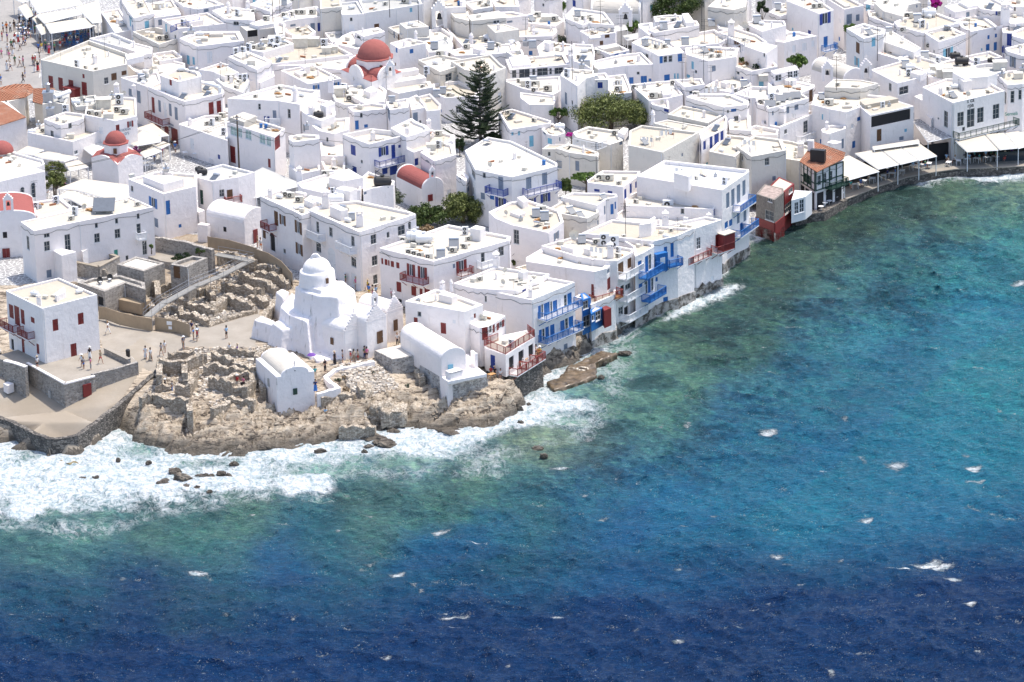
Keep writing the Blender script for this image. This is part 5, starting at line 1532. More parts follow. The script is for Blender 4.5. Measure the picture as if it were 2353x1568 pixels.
hut(h,'03','1695,665 1900,620 2110,670 2020,700 1800,720',1.9);hut(h,'03','1770,730 1840,720 1875,735 1800,750',1.6)
h=house('03','1345,885 1400,865 1548,930 1490,960',5.6,'white louvred plant box left of the lettered harbour bar','',par=.04,rnd=.05,roof='roofw')
h=house('03','1390,1000 1540,1010 1578,1040 1500,1090',4.4,'small white stepped annex under the louvred plant box','1413,1035,16,24,g 1566,1090,14,20,d',par=.05,rnd=.05,roof='roofw')
h=house('03','520,800 600,730 700,728 860,735 1015,765 850,812',6.6,'cream block with rusty patch on its flat roof','',roof='roofs',wall='beige',par=.15,rnd=.1)
items(h,'630,830,ant,0,1.6')
h=house('03','430,870 600,860 830,860 1150,890 990,930 720,1030 560,1000 400,960',6.4,'roof heaped with nets, blue bottles and folded tables','835,1092,30,36,b 500,1075,14,50,t',roof='roofs',rnd=.3,pt=.5)
JUNK=h
items(h,'1030,950,tank,.3,.5 990,840,ac,.2,1.4 490,900,solar,1.9,1 730,990,hatch,.2,1.3 560,970,ac,.2,1.6')
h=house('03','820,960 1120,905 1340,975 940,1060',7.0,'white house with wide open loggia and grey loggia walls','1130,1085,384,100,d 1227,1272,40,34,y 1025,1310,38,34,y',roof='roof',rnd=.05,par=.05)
LOGGIA=h
h=house('03','490,1190 560,1150 710,1150 715,1180 560,1230 500,1215',4.6,'rounded white lean to with chimney left of loggia house','687,1320,20,90,y',rnd=.3,roof='roofw',zb=None)
items(h,'540,1190,chim,0,.9');hut(h,'03','540,1310 590,1290 680,1305 620,1325',-.2)
h=house('03','0,760 200,730 430,780 425,800 270,870 0,860',5.6,'white court house with brown door and white hutch on roof','395,880,34,110,n',roof='roofw')
items(h,'190,840,ant 210,790,ac2,-.2,.7');hut(h,'03','150,730 200,705 265,730 190,745',.9)
h=house('03','-60,900 130,860 290,850 375,900 200,950 0,1000',7.0,'hotel block with four tilted glass panels on its roof','262,985,36,50,y 110,1020,16,44,y 190,1010,24,60,y 45,1040,14,40,y',roof='roofw',rnd=.08)
items(h,'115,930,pv,.9,.9 185,910,pv,.9,.9 255,900,pv,.9,.9 20,980,pv,.9,.9 30,930,ac2')
h=house('03','-60,1100 60,1080 240,1040 430,1010 432,1040 110,1170 -60,1140',4.6,'white terrace with stepped white rails below the glass panels','345,1165,40,110,g 162,1210,26,44,g 82,1250,20,26,y',roof='roof',par=.5)
rb=MB();za=h.zt;line=[at('03',x,y,za-.3)for x,y in((60,1090),(110,1120),(235,1070),(420,1010))]
rail(rb,[(line[i],line[i+1])for i in range(3)],1.0,.6);mk('railing',rb,M['wpaint'],h.root)
balcony(h,'03',260,1290,470,1240,1.0,'wpaint')
h=house('03','-60,1160 20,1140 120,1200 90,1240 -60,1220',4.0,'rounded white shoulder wall below the stepped white rails','',rnd=.3,roof='roofw',par=.1)
# glasshouse room on a roof
h=house('03','25,650 250,600 285,640 60,680',8.4,'glazed garden room with tin roof beside the round shrub','95,715,60,60,w 145,702,44,60,w 205,685,50,64,w 255,672,40,64,w',par=.04,rnd=.02,roof='roofw',dz=0)
# ---- waterfront right (under 03): beams, tavern terraces are built below
h=house('03','-350,1260 0,1265 230,1300 500,1380 300,1480 -200,1400 -420,1330',6.6,'long old beige house with patched plaster on the water edge','',roof='roofs',wall='beige',rnd=.2,dz=4)
items(h,'300,1440,chim,0,1.6')
# ---- view 10
h=house('10','190,470 1190,242 1408,335 720,470 312,555',7.6,'long white villa with solar panel over the stone terraces',
'258,665,22,120,g 430,597,54,40,g 432,695,54,90,g 622,665,54,160,g 886,505,28,48,g 892,620,52,86,g 1072,465,28,48,g 1080,580,52,86,g 1270,420,26,50,g 1275,540,40,106,g 1330,710,42,130,g 1066,755,34,54,G 1168,803,26,44,g 452,948,46,70,y',rnd=.12,par=.15)
VILLA=h
balcony(h,'10',1246,628,1322,612,1.0,'wpaint');items(h,'960,375,pv,-.1,1.7')
# porch block with arched door
pb=MB();zt_=9.2
C=[at('10',x,y,zt_)for x,y in((484,732),(540,708),(702,742),(562,778))]
C=C if sum(C[i].x*C[(i+1)%4].y-C[(i+1)%4].x*C[i].y for i in range(4))>0 else C[::-1]
pb.prism([(c.x,c.y)for c in C],3.5,zt_);o_=mk('porch',pb,M['white'],h.root,bevel=.12)
d_=MB();a_=at('10',512,890,7.2)
h2=house('10','730,722 790,692 826,712 760,745',2.2,'small white stair block against the villa wall','',zb=6.2,rnd=.08,par=.0,roof='roofw')
h=house('10','55,1105 540,985 892,1140 388,1268',7.7,'white house with oxblood balcony on the stone terrace',
'104,1295,40,120,r 157,1335,46,170,r 208,1345,34,130,r 300,1375,34,50,r 510,1420,52,108,r 743,1362,54,106,r 115,1600,24,100,d 213,1610,24,120,r 348,1640,24,90,r 678,1650,56,120,r',rnd=.1,pt=.22,par=.3,zb=5.15)
CASTLEH=h
balcony(h,'10',65,1425,190,1475,1.1,'red');balcony(h,'10',220,1500,320,1540,1.0,'red')
items(h,'360,1235,chim,0,1 245,1190,box,0,.7 725,1120,box,.4,.8');hut(h,'10','502,1130 590,1066 604,1110 520,1150',.9)
h=house('10','1180,78 1470,5 1815,35 1800,145 1500,215 1330,140',6.9,'white house with bright blue door and outside stair',
'1214,166,22,50,g 1408,295,72,90,Sb 1545,340,40,130,b 1436,480,34,80,y',rnd=.2,pt=.4)
hut(h,'10','1310,52 1560,40 1690,72 1500,125',1.3);items(h,'1530,30,vent,.3,1 1210,62,box')
h=house('10','1800,60 1890,-20 2050,-60 2340,15 2190,60 1945,98',6.6,'white house with small dark red window and red rails',
'1853,245,28,130,k 2003,238,28,56,n 2113,220,54,90,n',rnd=.2,roof='roofg')
items(h,'1860,40,btank,1.2,.9 1830,10,btank,1.2,.7')
balcony(h,'10',2060,285,2210,290,.9,'redb')
h=house('10','1745,340 1790,328 1882,365 1830,385',3.0,'white service hutch at the foot of the red stair rail','',par=.03,rnd=.04,roof='roofw')
h=house('10','1812,495 1850,478 1932,492 1905,505',2.6,'white garden store beside the vaulted chapel','',par=.03,rnd=.04,roof='roofw')
h=house('10','-40,95 400,-10 420,0 410,60 100,120',6.8,'white church side with tall arched grey windows','203,205,34,76,Ag 303,190,38,120,Ag 50,225,30,34,Ag',rnd=.1,roof='roofw')if False else None
h=house('10','290,290 560,250 685,350 360,430 300,380',5.6,'low cream roof behind the red roofed church front','',par=.3)
items(h,'335,355,ac2,.2,.8 325,300,ant')
# ---- view 11
h=house('11','38,235 230,175 600,250 640,330 420,412 345,372',8.4,'left wing of the long house with brown stair and iron railing',
'185,440,36,130,n 245,455,54,90,Sn 76,580,26,86,n 153,675,44,130,Ad 412,535,62,110,Sn 421,735,62,100,Sn',rnd=.18,pt=.4)
WING=h
balcony(h,'11',105,510,190,550,1.2,'red')
items(h,'280,240,ac,.2,1.2 320,250,ac,.2,1.2 398,290,ac,.2,1.3 530,330,tank,.2,1 130,255,chim,0,1.1');hut(h,'11','350,195 400,188 468,205 440,215',.7);hut(h,'11','440,265 500,225 600,260 520,300',.9)
h=house('11','475,360 650,300 930,275 1410,375 1470,400 950,565',8.6,'great white house with white balconies and tapering chimneys',
'567,520,24,100,g 688,565,30,84,g 890,650,30,94,g 575,705,44,90,g 898,838,44,94,g 1080,632,52,90,g 1214,592,26,56,g 1336,550,66,90,g 1412,530,28,90,Ag 1091,828,52,92,g 1097,1000,40,86,g 698,850,66,170,AW 900,1010,44,120,W',rnd=.3,pt=.45)
GREAT=h
balcony(h,'11',500,590,640,635,1.1,'wpaint');balcony(h,'11',790,705,930,752,1.1,'wpaint');balcony(h,'11',1390,600,1470,575,.7,'wpaint')
items(h,'740,300,tank,-.1,1.3 955,510,chim,0,1.7 640,340,chim,0,1.8 880,440,solar,2.4,1');hut(h,'11','675,325 735,305 845,355 780,370',1.5);hut(h,'11','730,165 790,140 930,165 860,190',1.8)
h=house('11','1135,712 1765,495 2340,605 2330,640 1630,835',7.2,'white hotel with oxblood balconies and two water casks',
'1160,833,18,54,r 1195,843,26,54,r 1220,850,16,50,r 1253,860,30,54,r 1303,872,30,54,r 1425,915,74,110,Sr 1530,940,84,110,Sr 1313,1070,44,90,r 1450,1108,46,86,r 1517,1116,28,60,r 1573,1110,50,40,r 1888,880,96,110,Sr 2085,800,36,90,g 2253,742,50,86,g 1820,878,22,40,y 1322,1198,36,34,d',rnd=.25,pt=.45)
balcony(h,'11',1375,985,1590,1045,1.2,'red');balcony(h,'11',1845,965,1965,935,1.0,'red');balcony(h,'11',2030,895,2190,850,1.1,'wpaint')
items(h,'1460,650,tank,.2,1.4 1545,670,tank,.2,1.4 1357,660,ac,.3,1.2 1410,650,ac 1410,770,ac,-.3,1.2 1460,785,ac,-.3,1.2 1510,800,ac,-.3,1.2 1590,815,ac,-.3,1.2 1700,790,solar,.3,1.3 1820,700,solar,.3,1.5 1925,590,ac2,.3,.9 1955,645,ac 1815,755,ac,.2,1.2 1920,715,ac 1420,700,ant,0,.7')
hut(h,'11','1965,530 2020,500 2110,520 2060,545',1.7);items(h,'1580,700,hatch')
h=house('11','380,110 640,30 760,0 980,55 960,180 700,190 640,210 420,160',6.8,'bright white stepped house behind the great white house','',roof='roofw',rnd=.15)
items(h,'400,90,chim,0,1.4 640,50,ac,.2,1.3 705,210,ac2,.2,.7');hut(h,'11','665,60 740,20 850,-20 985,62 800,95',1.6);hut(h,'11','830,130 900,105 965,120 900,145',.5)
h=house('11','985,50 1030,10 1275,95 1260,130 1060,165 985,190',6.2,'white roof terrace with black cask left of the red vault','985,215,26,24,y',rnd=.1)
items(h,'1165,150,btank,-.1,1.5');rb=MB();za=h.zt;line=[at('11',x,y,za)for x,y in((1100,60),(1170,100))];rail(rb,[(line[0],line[1])],1.0,.3);mk('railing',rb,M['wire'],h.root)
h=house('11','1840,40 1900,10 1960,60 1930,100',5.8,'narrow shed block between stone ruin and tall peeling house','1875,75,20,16,d 1968,150,20,50,y',roof='roofw')
h=house('11','1920,-185 2130,-310 2353,-270 2768,-70 2770,-40 2350,60 2015,-10',8.2,'tall peeling house with two blue railed balconies',
'2005,45,30,56,g 2098,45,28,50,g 2250,118,46,120,y 2507,115,50,110,y 2653,75,48,110,y 2085,235,40,60,y 2250,295,100,90,SD 2660,245,90,90,SD 2540,285,66,60,SD',wall='worn',roof='roofw',rnd=.08,pt=.3)
PEEL=h
balcony(h,'11',2150,190,2320,225,1.2,'dblue');balcony(h,'11',2450,220,2760,150,1.3,'dblue')
items(h,'2140,255,ac 2180,260,ac',z=7.4)
h=house('11','1370,1200 1650,1088 1710,1095 2085,1232 1915,1298',6.0,'white cottage with stained cream roof and red door',
'1468,1385,36,68,r 1722,1450,50,100,r 2012,1335,18,42,r',roof='roofs',rnd=.35,pt=.6)
hut(h,'11','1675,1135 1730,1105 1850,1140 1800,1165',1.0);items(h,'1715,1110,chim 1795,1100,rchim,0,.9')
h=house('11','1815,1035 2210,880 2353,905 2700,950 2390,1100 2130,1090 2000,1080',5.8,'flat white house with cask chimney above the cottage terrace','2112,1180,18,56,g',roof='roofw',rnd=.2)
items(h,'2210,900,chim,0,1.6')
# ---- view 12
h=house('12','-215,380 -20,290 150,270 440,370 475,470 330,570 0,500 -150,440',6.4,'white house with telegraph pole and twin solar tanks',
'40,610,50,130,g 408,600,46,70,Sy',roof='roof',rnd=.2,pt=.4)
items(h,'220,410,solar,1,1.2 300,440,solar,1,1.3 270,390,ac,.2,1.6 315,530,box,0,.8');hut(h,'12','45,245 110,230 150,270 100,290',1.0);hut(h,'12','-20,380 60,350 125,385 60,410',.5)
h=house('12','350,345 480,270 760,320 800,380 690,440 420,390',5.8,'beige house with brown stain on its cream roof','790,478,12,40,y',roof='roofs',wall='beige',rnd=.15)
h=house('12','450,240 560,200 850,210 960,215 970,240 870,260 780,320',6.4,'narrow house with bright blue door in the lane','920,355,30,94,b 950,320,14,66,b 852,365,14,80,y',roof='roof',rnd=.15)
h=house('12','690,90 830,0 1180,5 1150,60 1020,150 700,110',6.6,'white house with deep blue shutters and two fans on roof',
'780,183,50,24,D 900,198,44,20,D 1042,215,20,90,D 1092,165,20,90,D 1142,130,16,60,D',roof='roofs',rnd=.12)
items(h,'812,90,ac,.1,1.4 893,95,ac,.1,1.5 777,80,ant,0,1.6')
h=house('12','1145,50 1400,-95 1640,-70 2175,-10 2180,10 1930,180',12.4,'grand neoclassical house with pilasters and pale grey roof',
'1983,275,30,140,y 2030,245,30,150,y 2082,215,32,170,y 2132,160,28,140,y 1970,500,30,60,b 2010,480,30,60,b 2080,430,24,110,y 2140,410,24,110,y',zb=0,dz=0,roof='roofl',rnd=.04,pt=.35,par=.5)
GRAND=h
balcony(h,'12',2030,365,2175,290,1.2,'blue');balcony(h,'12',2025,600,2110,555,1.4,'blue');balcony(h,'12',2120,545,2200,500,1.2,'blue')
hut(h,'12','1485,20 1540,-5 1680,0 1620,55',2.2)
h=house('12','1040,240 1180,180 1400,220 1900,290 1900,310 1850,355 1050,320',9.6,'long stepped white house left of the grand house',
'1567,365,34,50,g 1863,370,22,60,D 1908,365,18,90,D',zb=0,dz=0,roof='roofw',rnd=.06)
items(h,'1750,255,ac,-.1,1.5 1808,310,chim,0,1.2 1525,220,ant,0,1');hut(h,'12','1390,165 1420,145 1510,190 1500,230',.8)
h=house('12','905,435 1060,330 1420,380 1905,440 1920,450 1790,510 1560,490 1300,500',8.2,'stepped house with green fan unit under the grand house','1700,670,40,110,w',zb=0,dz=0,roof='roofw',rnd=.06)
items(h,'1435,400,ac2,-.1,1.6 1810,500,chim,0,1.2')
h=house('12','640,575 920,450 1210,480 1330,510 1670,530 1520,600 1300,650',10.6,'white sea house with blue shutters and corner balcony',
'1345,830,60,100,b 1412,760,30,120,b 1443,745,30,110,g 1472,730,30,130,b 1330,1000,20,40,b',zb=0,dz=0,roof='roof',rnd=.12)
SEAA=h
bx=MB();q=facade_hit(h,'12',1350,830);F=h.fac[q[0]];d3=Vector((F['d'].x,F['d'].y,0));n3=Vector((F['n'].x,F['n'].y,0));o_=Vector((F['a'].x,F['a'].y,0))+d3*(q[1]-1.0)
bx.obox(o_+Vector((0,0,q[2]-1.3)),d3*1.9,n3*.9,Vector((0,0,2.6)));mk('box_room',bx,M['blue'],h.root);bx=MB();bx.obox(o_+d3*.6+n3*.9+Vector((0,0,q[2]-.2)),d3*.8,n3*.04,Vector((0,0,.9)));mk('box_window',bx,M['wpaint'],h.root)
hut(h,'12','1165,500 1310,420 1320,430 1280,480',1.9);balcony(h,'12',1400,890,1525,820,1.3,'blue',slabmat='blue');items(h,'1410,520,chim,0,1.6 1045,600,ant,0,1.4 1350,600,ant,0,.5')
h=house('12','1520,600 1675,535 1928,452 1780,422 1500,480 1320,515',9.9,'white sea house with oxblood wooden box balcony',
'1548,800,34,150,r 1580,775,34,150,r 1637,720,36,170,r 1715,668,40,110,w 1885,650,30,120,r 1562,945,24,60,r 1640,905,30,50,r',zb=0,dz=0,roof='roofw',rnd=.15)
SEAB=h
balcony(h,'12',1560,860,1775,770,1.2,'redb');balcony(h,'12',1830,760,1985,690,1.3,'redb')
bx=MB();q=facade_hit(h,'12',1900,640);F=h.fac[q[0]];d3=Vector((F['d'].x,F['d'].y,0));n3=Vector((F['n'].x,F['n'].y,0));o_=Vector((F['a'].x,F['a'].y,0))+d3*(q[1]-.2)
bx.obox(o_+Vector((0,0,q[2]-1.6)),d3*2.2,n3*1.25,Vector((0,0,2.6)));mk('box_balcony',bx,M['red'],h.root);bx=MB();bx.obox(o_-d3*.1+Vector((0,0,q[2]+1.0)),d3*2.4,n3*1.4,Vector((0,0,.1)));mk('box_roof',bx,M['canvas'],h.root)
h=house('12','1115,700 1020,640 1180,640 1300,680 1305,700 1200,760 1130,790',10.2,'white sea house with three rows of deep blue doors',
'1175,890,34,120,b 1208,880,30,140,g 1238,860,30,150,b 1268,840,24,140,g 1292,830,22,140,b 1200,1090,34,120,b 1232,1075,28,120,g 1262,1060,26,130,b 1290,1045,20,120,g 1180,1300,20,40,b',zb=0,dz=0,roof='roof',rnd=.12)
SEAC=h
balcony(h,'12',1165,985,1320,905,1.3,'blue',slabmat='blue');balcony(h,'12',1190,1200,1340,1110,1.4,'blue',slabmat='blue');balcony(h,'12',1345,1150,1440,1090,1.4,'blue',slabmat='blue',hrail=.9)
h=house('12','270,690 560,610 900,680 1110,720 1115,745 965,830 880,830 600,790',10.4,'white sea house with dark shutters and stacked white balconies',
'1000,900,50,110,n 1045,890,44,110,n 1080,850,36,90,n 1015,1100,36,90,d 1065,1065,50,50,g 1000,1290,44,90,g 1050,1290,40,80,d',zb=0,dz=0,roof='roof',rnd=.12)
SEAD=h
balcony(h,'12',975,990,1140,905,1.3,'wpaint');balcony(h,'12',980,1190,1150,1110,1.4,'wpaint');balcony(h,'12',985,1370,1160,1290,1.6,'wpaint')
items(h,'450,680,box,.1,1 850,690,ac2,.0,1.35 940,710,ac2,.0,1.35 780,680,ac,.1,1.3 905,800,chim,0,1.5 570,660,dish,0,1.6 640,650,solar,2,1.2');hut(h,'12','445,690 540,670 580,690 560,720',.9);hut(h,'12','655,710 700,690 748,710 720,730',.9)
h=house('12','130,800 300,700 620,775 915,860 870,900 760,930 130,835',9.8,'big rounded white roofed house above the long brown balcony',
'890,1040,30,110,r 740,1110,24,130,r 885,925,24,40,y',zb=0,dz=0,roof='roofw',rnd=.4,pt=.7)
SEAE=h
balcony(h,'12',710,1215,960,1120,1.5,'redb',slabmat='wood')
h=house('12','30,890 190,850 480,940 600,960 740,985 690,1040 560,1020 400,1010',7.6,'cream stepped roof block behind the blue balcony house','',zb=0,dz=0,roof='roofs',rnd=.2,wall='beige')
hut(h,'12','445,970 500,950 545,965 500,985',.4)
h=house('W','195,212 810,0 1340,95 760,335',10.4,'square white sea house with two long azure balconies',
'868,500,40,180,b 905,480,24,180,g 965,460,80,180,b 1025,440,24,170,g 1075,420,60,160,b 1130,400,40,150,W 1175,370,40,170,b 1215,350,40,170,g 1270,325,60,170,b 880,820,40,170,b 920,800,30,160,g 970,780,50,170,b 1040,750,60,170,b 1110,730,60,150,W 1175,690,60,160,b 1230,660,40,160,g 1290,635,64,160,b',zb=0,dz=0,roof='roofw',rnd=.1,pt=.3)
AZURE=h
balcony(h,'W',845,590,1330,390,1.5,'blue',slabmat='wpaint');balcony(h,'W',850,905,1345,700,1.5,'blue',slabmat='wpaint')
items(h,'745,300,chim,0,1.0 575,130,ac,.2,1 640,160,box,.2,1.6 520,240,ant,0,.5 520,100,box,.2,1.4');hut(h,'W','575,-60 660,-80 715,-60 640,-30',1.6)
h=house('W','1345,290 1440,240 1560,300 1430,320',7.2,'little house with azure veranda between the balconies','1375,390,40,50,b 1395,660,36,60,b 1420,885,40,90,b 1558,810,40,90,b',zb=0,dz=0,roof='roof',par=.1)
# azure and oxblood boxes hung on the sea wall
h=house('W','1415,250 1470,235 1555,300 1440,345',4.9,'tall azure wooden veranda stack with tin roof','1485,400,70,110,g 1490,620,90,150,g',zb=2.4,dz=0,roof='roofg',wall='blue',par=.02,rnd=.02)
h=house('W','1545,470 1600,420 1730,435 1560,525',2.5,'azure boarded room with two white windows','1580,580,34,80,w 1655,545,70,130,w',zb=3.3,dz=0,roof='roofs',wall='blue',par=.02,rnd=.02)
h=house('W','1710,430 1760,410 1830,440 1735,480',2.5,'oxblood slatted privy box over the water','',zb=3.4,dz=0,roof='red',wall='red',par=.02,rnd=.02)
# sea house behind these boxes
h=house('W','1345,180 1500,100 1850,30 1900,160 1880,260 1560,400 1430,330',6.4,'low stained sea house under the long brown balcony','',zb=0,dz=0,roof='roof',wall='worn',rnd=.1)
h=house('W','-90,640 130,478 408,545 182,690 60,712',5.4,'little terrace house with oxblood shutters','135,770,80,170,r 187,725,34,100,g 252,720,30,110,r 340,670,100,90,Sr',zb=3.7,dz=0,roof='roofw',par=.05,rnd=.04)
h=house('W','120,935 310,820 700,740 802,832 410,1075 140,985',3.05,'sea tavern with red railed roof terrace and three dark doors',
'490,1180,66,170,d 620,1090,70,150,d 752,1010,66,150,d 285,1215,46,70,g',zb=3.7,dz=0,roof='roofw',par=.02,rnd=.06)
TAVT=h
rb=MB();za=h.zt;line=[at('W',x,y,za)for x,y in((310,880),(125,950),(408,1068),(585,955),(800,830),(705,760))]
rail(rb,[(line[i],line[i+1])for i in range(5)],1.0,.17);mk('railing',rb,M['redb'],h.root)
for(a0,b0,a1,b1_)in((455,1270,590,1205),(600,1200,735,1130),(735,1120,835,1065)):
 balcony(TAVT,'W',a0,b0,a1,b1_,1.3,'redb',zf=3.75)
bgk=['blank white','cream walled','grey roofed','low white','tall white','worn white','stepped white','plain white','squat white','narrow white','wide white','pale white']
nb_=random.Random(9)
for i in range(30):
 T=['00','01','02','03'][i//8];x=60+(i%8)*290+nb_.uniform(-40,40);y=-75+nb_.uniform(-14,14);w_=nb_.uniform(120,150)
 if T=='00' and x<950:continue
 house(T,'%.0f,%.0f %.0f,%.0f %.0f,%.0f %.0f,%.0f'%(x-w_,y,x-20,y-42,x+w_,y-6,x+10,y+40),nb_.uniform(5.5,7.5),bgk[i%12]+' house cut by the top edge, '+['far left','left of centre','right of centre','far right'][i//8]+' '+['first','second','third','fourth','fifth','sixth','seventh','eighth'][i%8],'',roof=nb_.choice(['roof','roofw','roofs','roofg']),wall=nb_.choice(['white','worn','beige','white']))
 # ================================================================ helpers for special builds
def ccw(C):
 a=sum(C[i][0]*C[(i+1)%len(C)][1]-C[(i+1)%len(C)][0]*C[i][1]for i in range(len(C)))
 return C if a>0 else C[::-1]
def thing(name,loc,label,cat,group=None,rz=0):
 o=empty(name,loc,rz);tag(o,label,cat,group);return o
def prismthing(name,T,poly,z0,z1,mat,label,cat,topmat=None,bevel=.05,outset=0,topname='top',group=None,sidename='side'):
 C=ccw([tuple(at(T,x,y,z1)[:2])for x,y in pts(poly)])
 c=sum((Vector(p)for p in C),Vector((0,0)))/len(C)
 r=thing(name,(c.x,c.y,z0),label,cat,group)
 mb=MB();bot=inset([Vector(p)for p in C],-outset)if outset else C
 mb.rings([[(p[0],p[1],z0)for p in bot],[(p[0],p[1],z1)for p in C]],True,True)
 mk(sidename,mb,M[mat],r,bevel=bevel)
 if topmat:
  t=MB();t.poly([(p.x,p.y,z1+.006)for p in inset([Vector(p)for p in C],.12)])
  mk(topname,t,M[topmat],r)
 return r
def vault(T,quad,ze,rise,zb,label,wall='white',roof='white',step=False,name='chapel',cat='chapel',narrow=1.0,lip=0.0,wins='',thick=.35,cross=True,bell=None,group=None):
 """barrel-vaulted chapel: quad = gable edge (2 points) then back edge, at eaves height"""
 q=[at(T,x,y,ze)for x,y in pts(quad)]
 P0,P1=Vector(q[0][:2]),Vector(q[1][:2])
 back=((Vector(q[3][:2])-P0)+(Vector(q[2][:2])-P1))/2
 e=(P1-P0);W=e.length;e.normalize()
 nb=Vector((-e.y,e.x))
 if nb.dot(back)<0:nb=-nb
 D=abs(back.dot(nb));nb3=Vector((nb.x,nb.y,0));e3=Vector((e.x,e.y,0))
 H=House();C=[P0,P1,P1+nb*D,P0+nb*D]
 if sum(C[i].x*C[(i+1)%4].y-C[(i+1)%4].x*C[i].y for i in range(4))<0:C=C[::-1]
 cen=sum(C,Vector((0,0)))/4
 root=thing(name,(cen.x,cen.y,zb),label,cat,group)
 H.poly,H.zt,H.zb,H.g0,H.T,H.ref,H.root,H.zr=C,ze,zb,zb,T,label,root,ze
 H.fac=[]
 for i in range(4):
  a,b2=C[i],C[(i+1)%4];d=b2-a;ln=d.length;d.normalize();nn=Vector((d.y,-d.x))
  H.fac.append(dict(a=a,d=d,n=nn,L=ln,vis=nn.dot(-(a+b2)/2)>0,w=[]))
 mb=MB();mb.prism([tuple(c)for c in C],zb,ze+.05)
 # end walls follow the arch
 w2=W*narrow/2
 mid=(Vector((P0.x,P0.y,0))+Vector((P1.x,P1.y,0)))/2
 arc=[(math.cos(t)*w2,math.sin(t)*rise)for t in[math.pi*k/16 for k in range(17)]]
 def wallend(off,th,up_=.12,sc=1.0):
  front=[mid+nb3*off+e3*(a*sc)+Vector((0,0,ze+b_*1.0+up_))for a,b_ in arc]
  front=[mid+nb3*off+e3*w2*sc+Vector((0,0,ze-.1))]+front+[mid+nb3*off-e3*w2*sc+Vector((0,0,ze-.1))]
  bk=[p+nb3*th for p in front]
  mb.rings([front,bk],True,True)
 if not step:
  wallend(.0,thick,.10);wallend(D-thick,thick,.10)
 wo=mk('wall',mb,M[wall],root,bevel=.10)
 rf=MB();rings=[]
 for off in np.linspace(.02,D-.02,7):
  rings.append([mid+nb3*float(off)+e3*(a*.985)+Vector((0,0,ze+b_+.02))for a,b_ in arc])
 k=len(arc)
 for r_ in range(len(rings)-1):
  for i in range(k-1):
   rf.poly([rings[r_][i],rings[r_+1][i],rings[r_+1][i+1],rings[r_][i+1]])
 mk('roof',rf,M[roof],root,smooth=True)
 if step:
  g=MB();n=7;hh=rise+.9
  for i in range(n):
   f0=1-i/n
   g.obox(mid+nb3*-.02-e3*W/2*f0+Vector((0,0,ze+hh*i/n)),e3*W*f0,nb3*(thick+.004*i),Vector((0,0,hh/n+.002)))
  mk('stepped_gable',g,M[wall],root,bevel=.05);top=ze+hh
 else:
  top=ze+rise+.1
 if cross:
  c=MB();p=mid+nb3*thick/2+Vector((0,0,top))
  c.tube(p,p+Vector((0,0,.75)),.06,n=6);c.tube(p+Vector((0,0,.45))-e3*.25,p+Vector((0,0,.45))+e3*.25,.055,n=6)
  mk('cross',c,M[wall],root)
 for tok in wins.split():
  q_=tok.split(',');x,y,ww,hh_,kd=float(q_[0]),float(q_[1]),float(q_[2]),float(q_[3]),q_[4]
  hit=facade_hit(H,T,x,y)
  if not hit:continue
  F=H.fac[hit[0]];e_=wall_pt(F,T,x+ww/2,y);e2=wall_pt(F,T,x-ww/2,y)
  wm=abs(e_[0]-e2[0]);hm=abs(wall_pt(F,T,x,y-hh_/2)[1]-wall_pt(F,T,x,y+hh_/2)[1])
  F2=dict(F);F2['a']=F['a']+F['n']*.17
  fit_window(H,F2,(hit[1]-wm/2,hit[1]+wm/2,hit[2]-hm/2,hit[2]+hm/2,kd))
 if bell:
  belfry(root,mid+nb3*thick/2+Vector((0,0,top-.1)),e3,bell,M[wall])
 H.W,H.D,H.mid,H.e3,H.nb3=W,D,mid,e3,nb3
 return H
def belfry(root,p,e3,s=1.0,mat=None):
 g=MB();n3=Vector((-e3.y,e3.x,0));up=Vector((0,0,1))
 for sx in(-1,1):
  g.obox(p+e3*(sx*.42*s-.14*s)-n3*.2*s,e3*.28*s,n3*.4*s,up*1.3*s)
 for i,(w_,z)in enumerate(((1.16,1.3),(.86,1.5),(.5,1.7),(.2,1.9))):
  g.obox(p-e3*w_*s/2-n3*(.21-.004*i)*s+up*z*s,e3*w_*s,n3*(.42-.008*i)*s,up*.2*s)
 g.tube(p+up*2.1*s,p+up*2.6*s,.045*s,n=5);g.tube(p+up*2.4*s-e3*.15*s,p+up*2.4*s+e3*.15*s,.04*s,n=5)
 b=mk('belfry',g,mat,root)
 bl=MB();c=p+up*.95*s
 bl.rings([[(c.x+r*s*math.cos(2*math.pi*k/10),c.y+r*s*math.sin(2*math.pi*k/10),c.z+z*s)for k in range(10)]for r,z in((.2,-.3),(.15,-.15),(.13,.05),(.04,.15))],True,True)
 mk('bell',bl,M['black'],b)
def circ(c,r,z,n,ph=0):
 return[(c.x+r*math.cos(ph+2*math.pi*k/n),c.y+r*math.sin(ph+2*math.pi*k/n),z)for k in range(n)]
def dome_on(root,c,z,dr,dh,R_,hd,wall,dome,n=8,eave=True):
 d=MB();d.rings([circ(c,dr,z,n,.39),circ(c,dr,z+dh,n,.39)],True,False)
 dr_o=mk('drum',d,wall,root,bevel=.06)
 if eave:
  e=MB();e.rings([circ(c,dr+.06,z+dh,n,.39),circ(c,dr+.18,z+dh+.05,n,.39),circ(c,dr+.18,z+dh+.16,n,.39),circ(c,R_*.9,z+dh+.3,n,.39)],True,True)
  mk('eave',e,dome,root)
 s=MB();rg=[]
 for i in range(12):
  t=math.pi/2*i/12
  rg.append(circ(c,R_*math.cos(t),z+dh+.1+hd*math.sin(t),32))
 rg.append(circ(c,.05,z+dh+.1+hd,32))
 s.rings(rg,True,False)
 mk('dome',s,dome,root,smooth=True)
 return dr_o
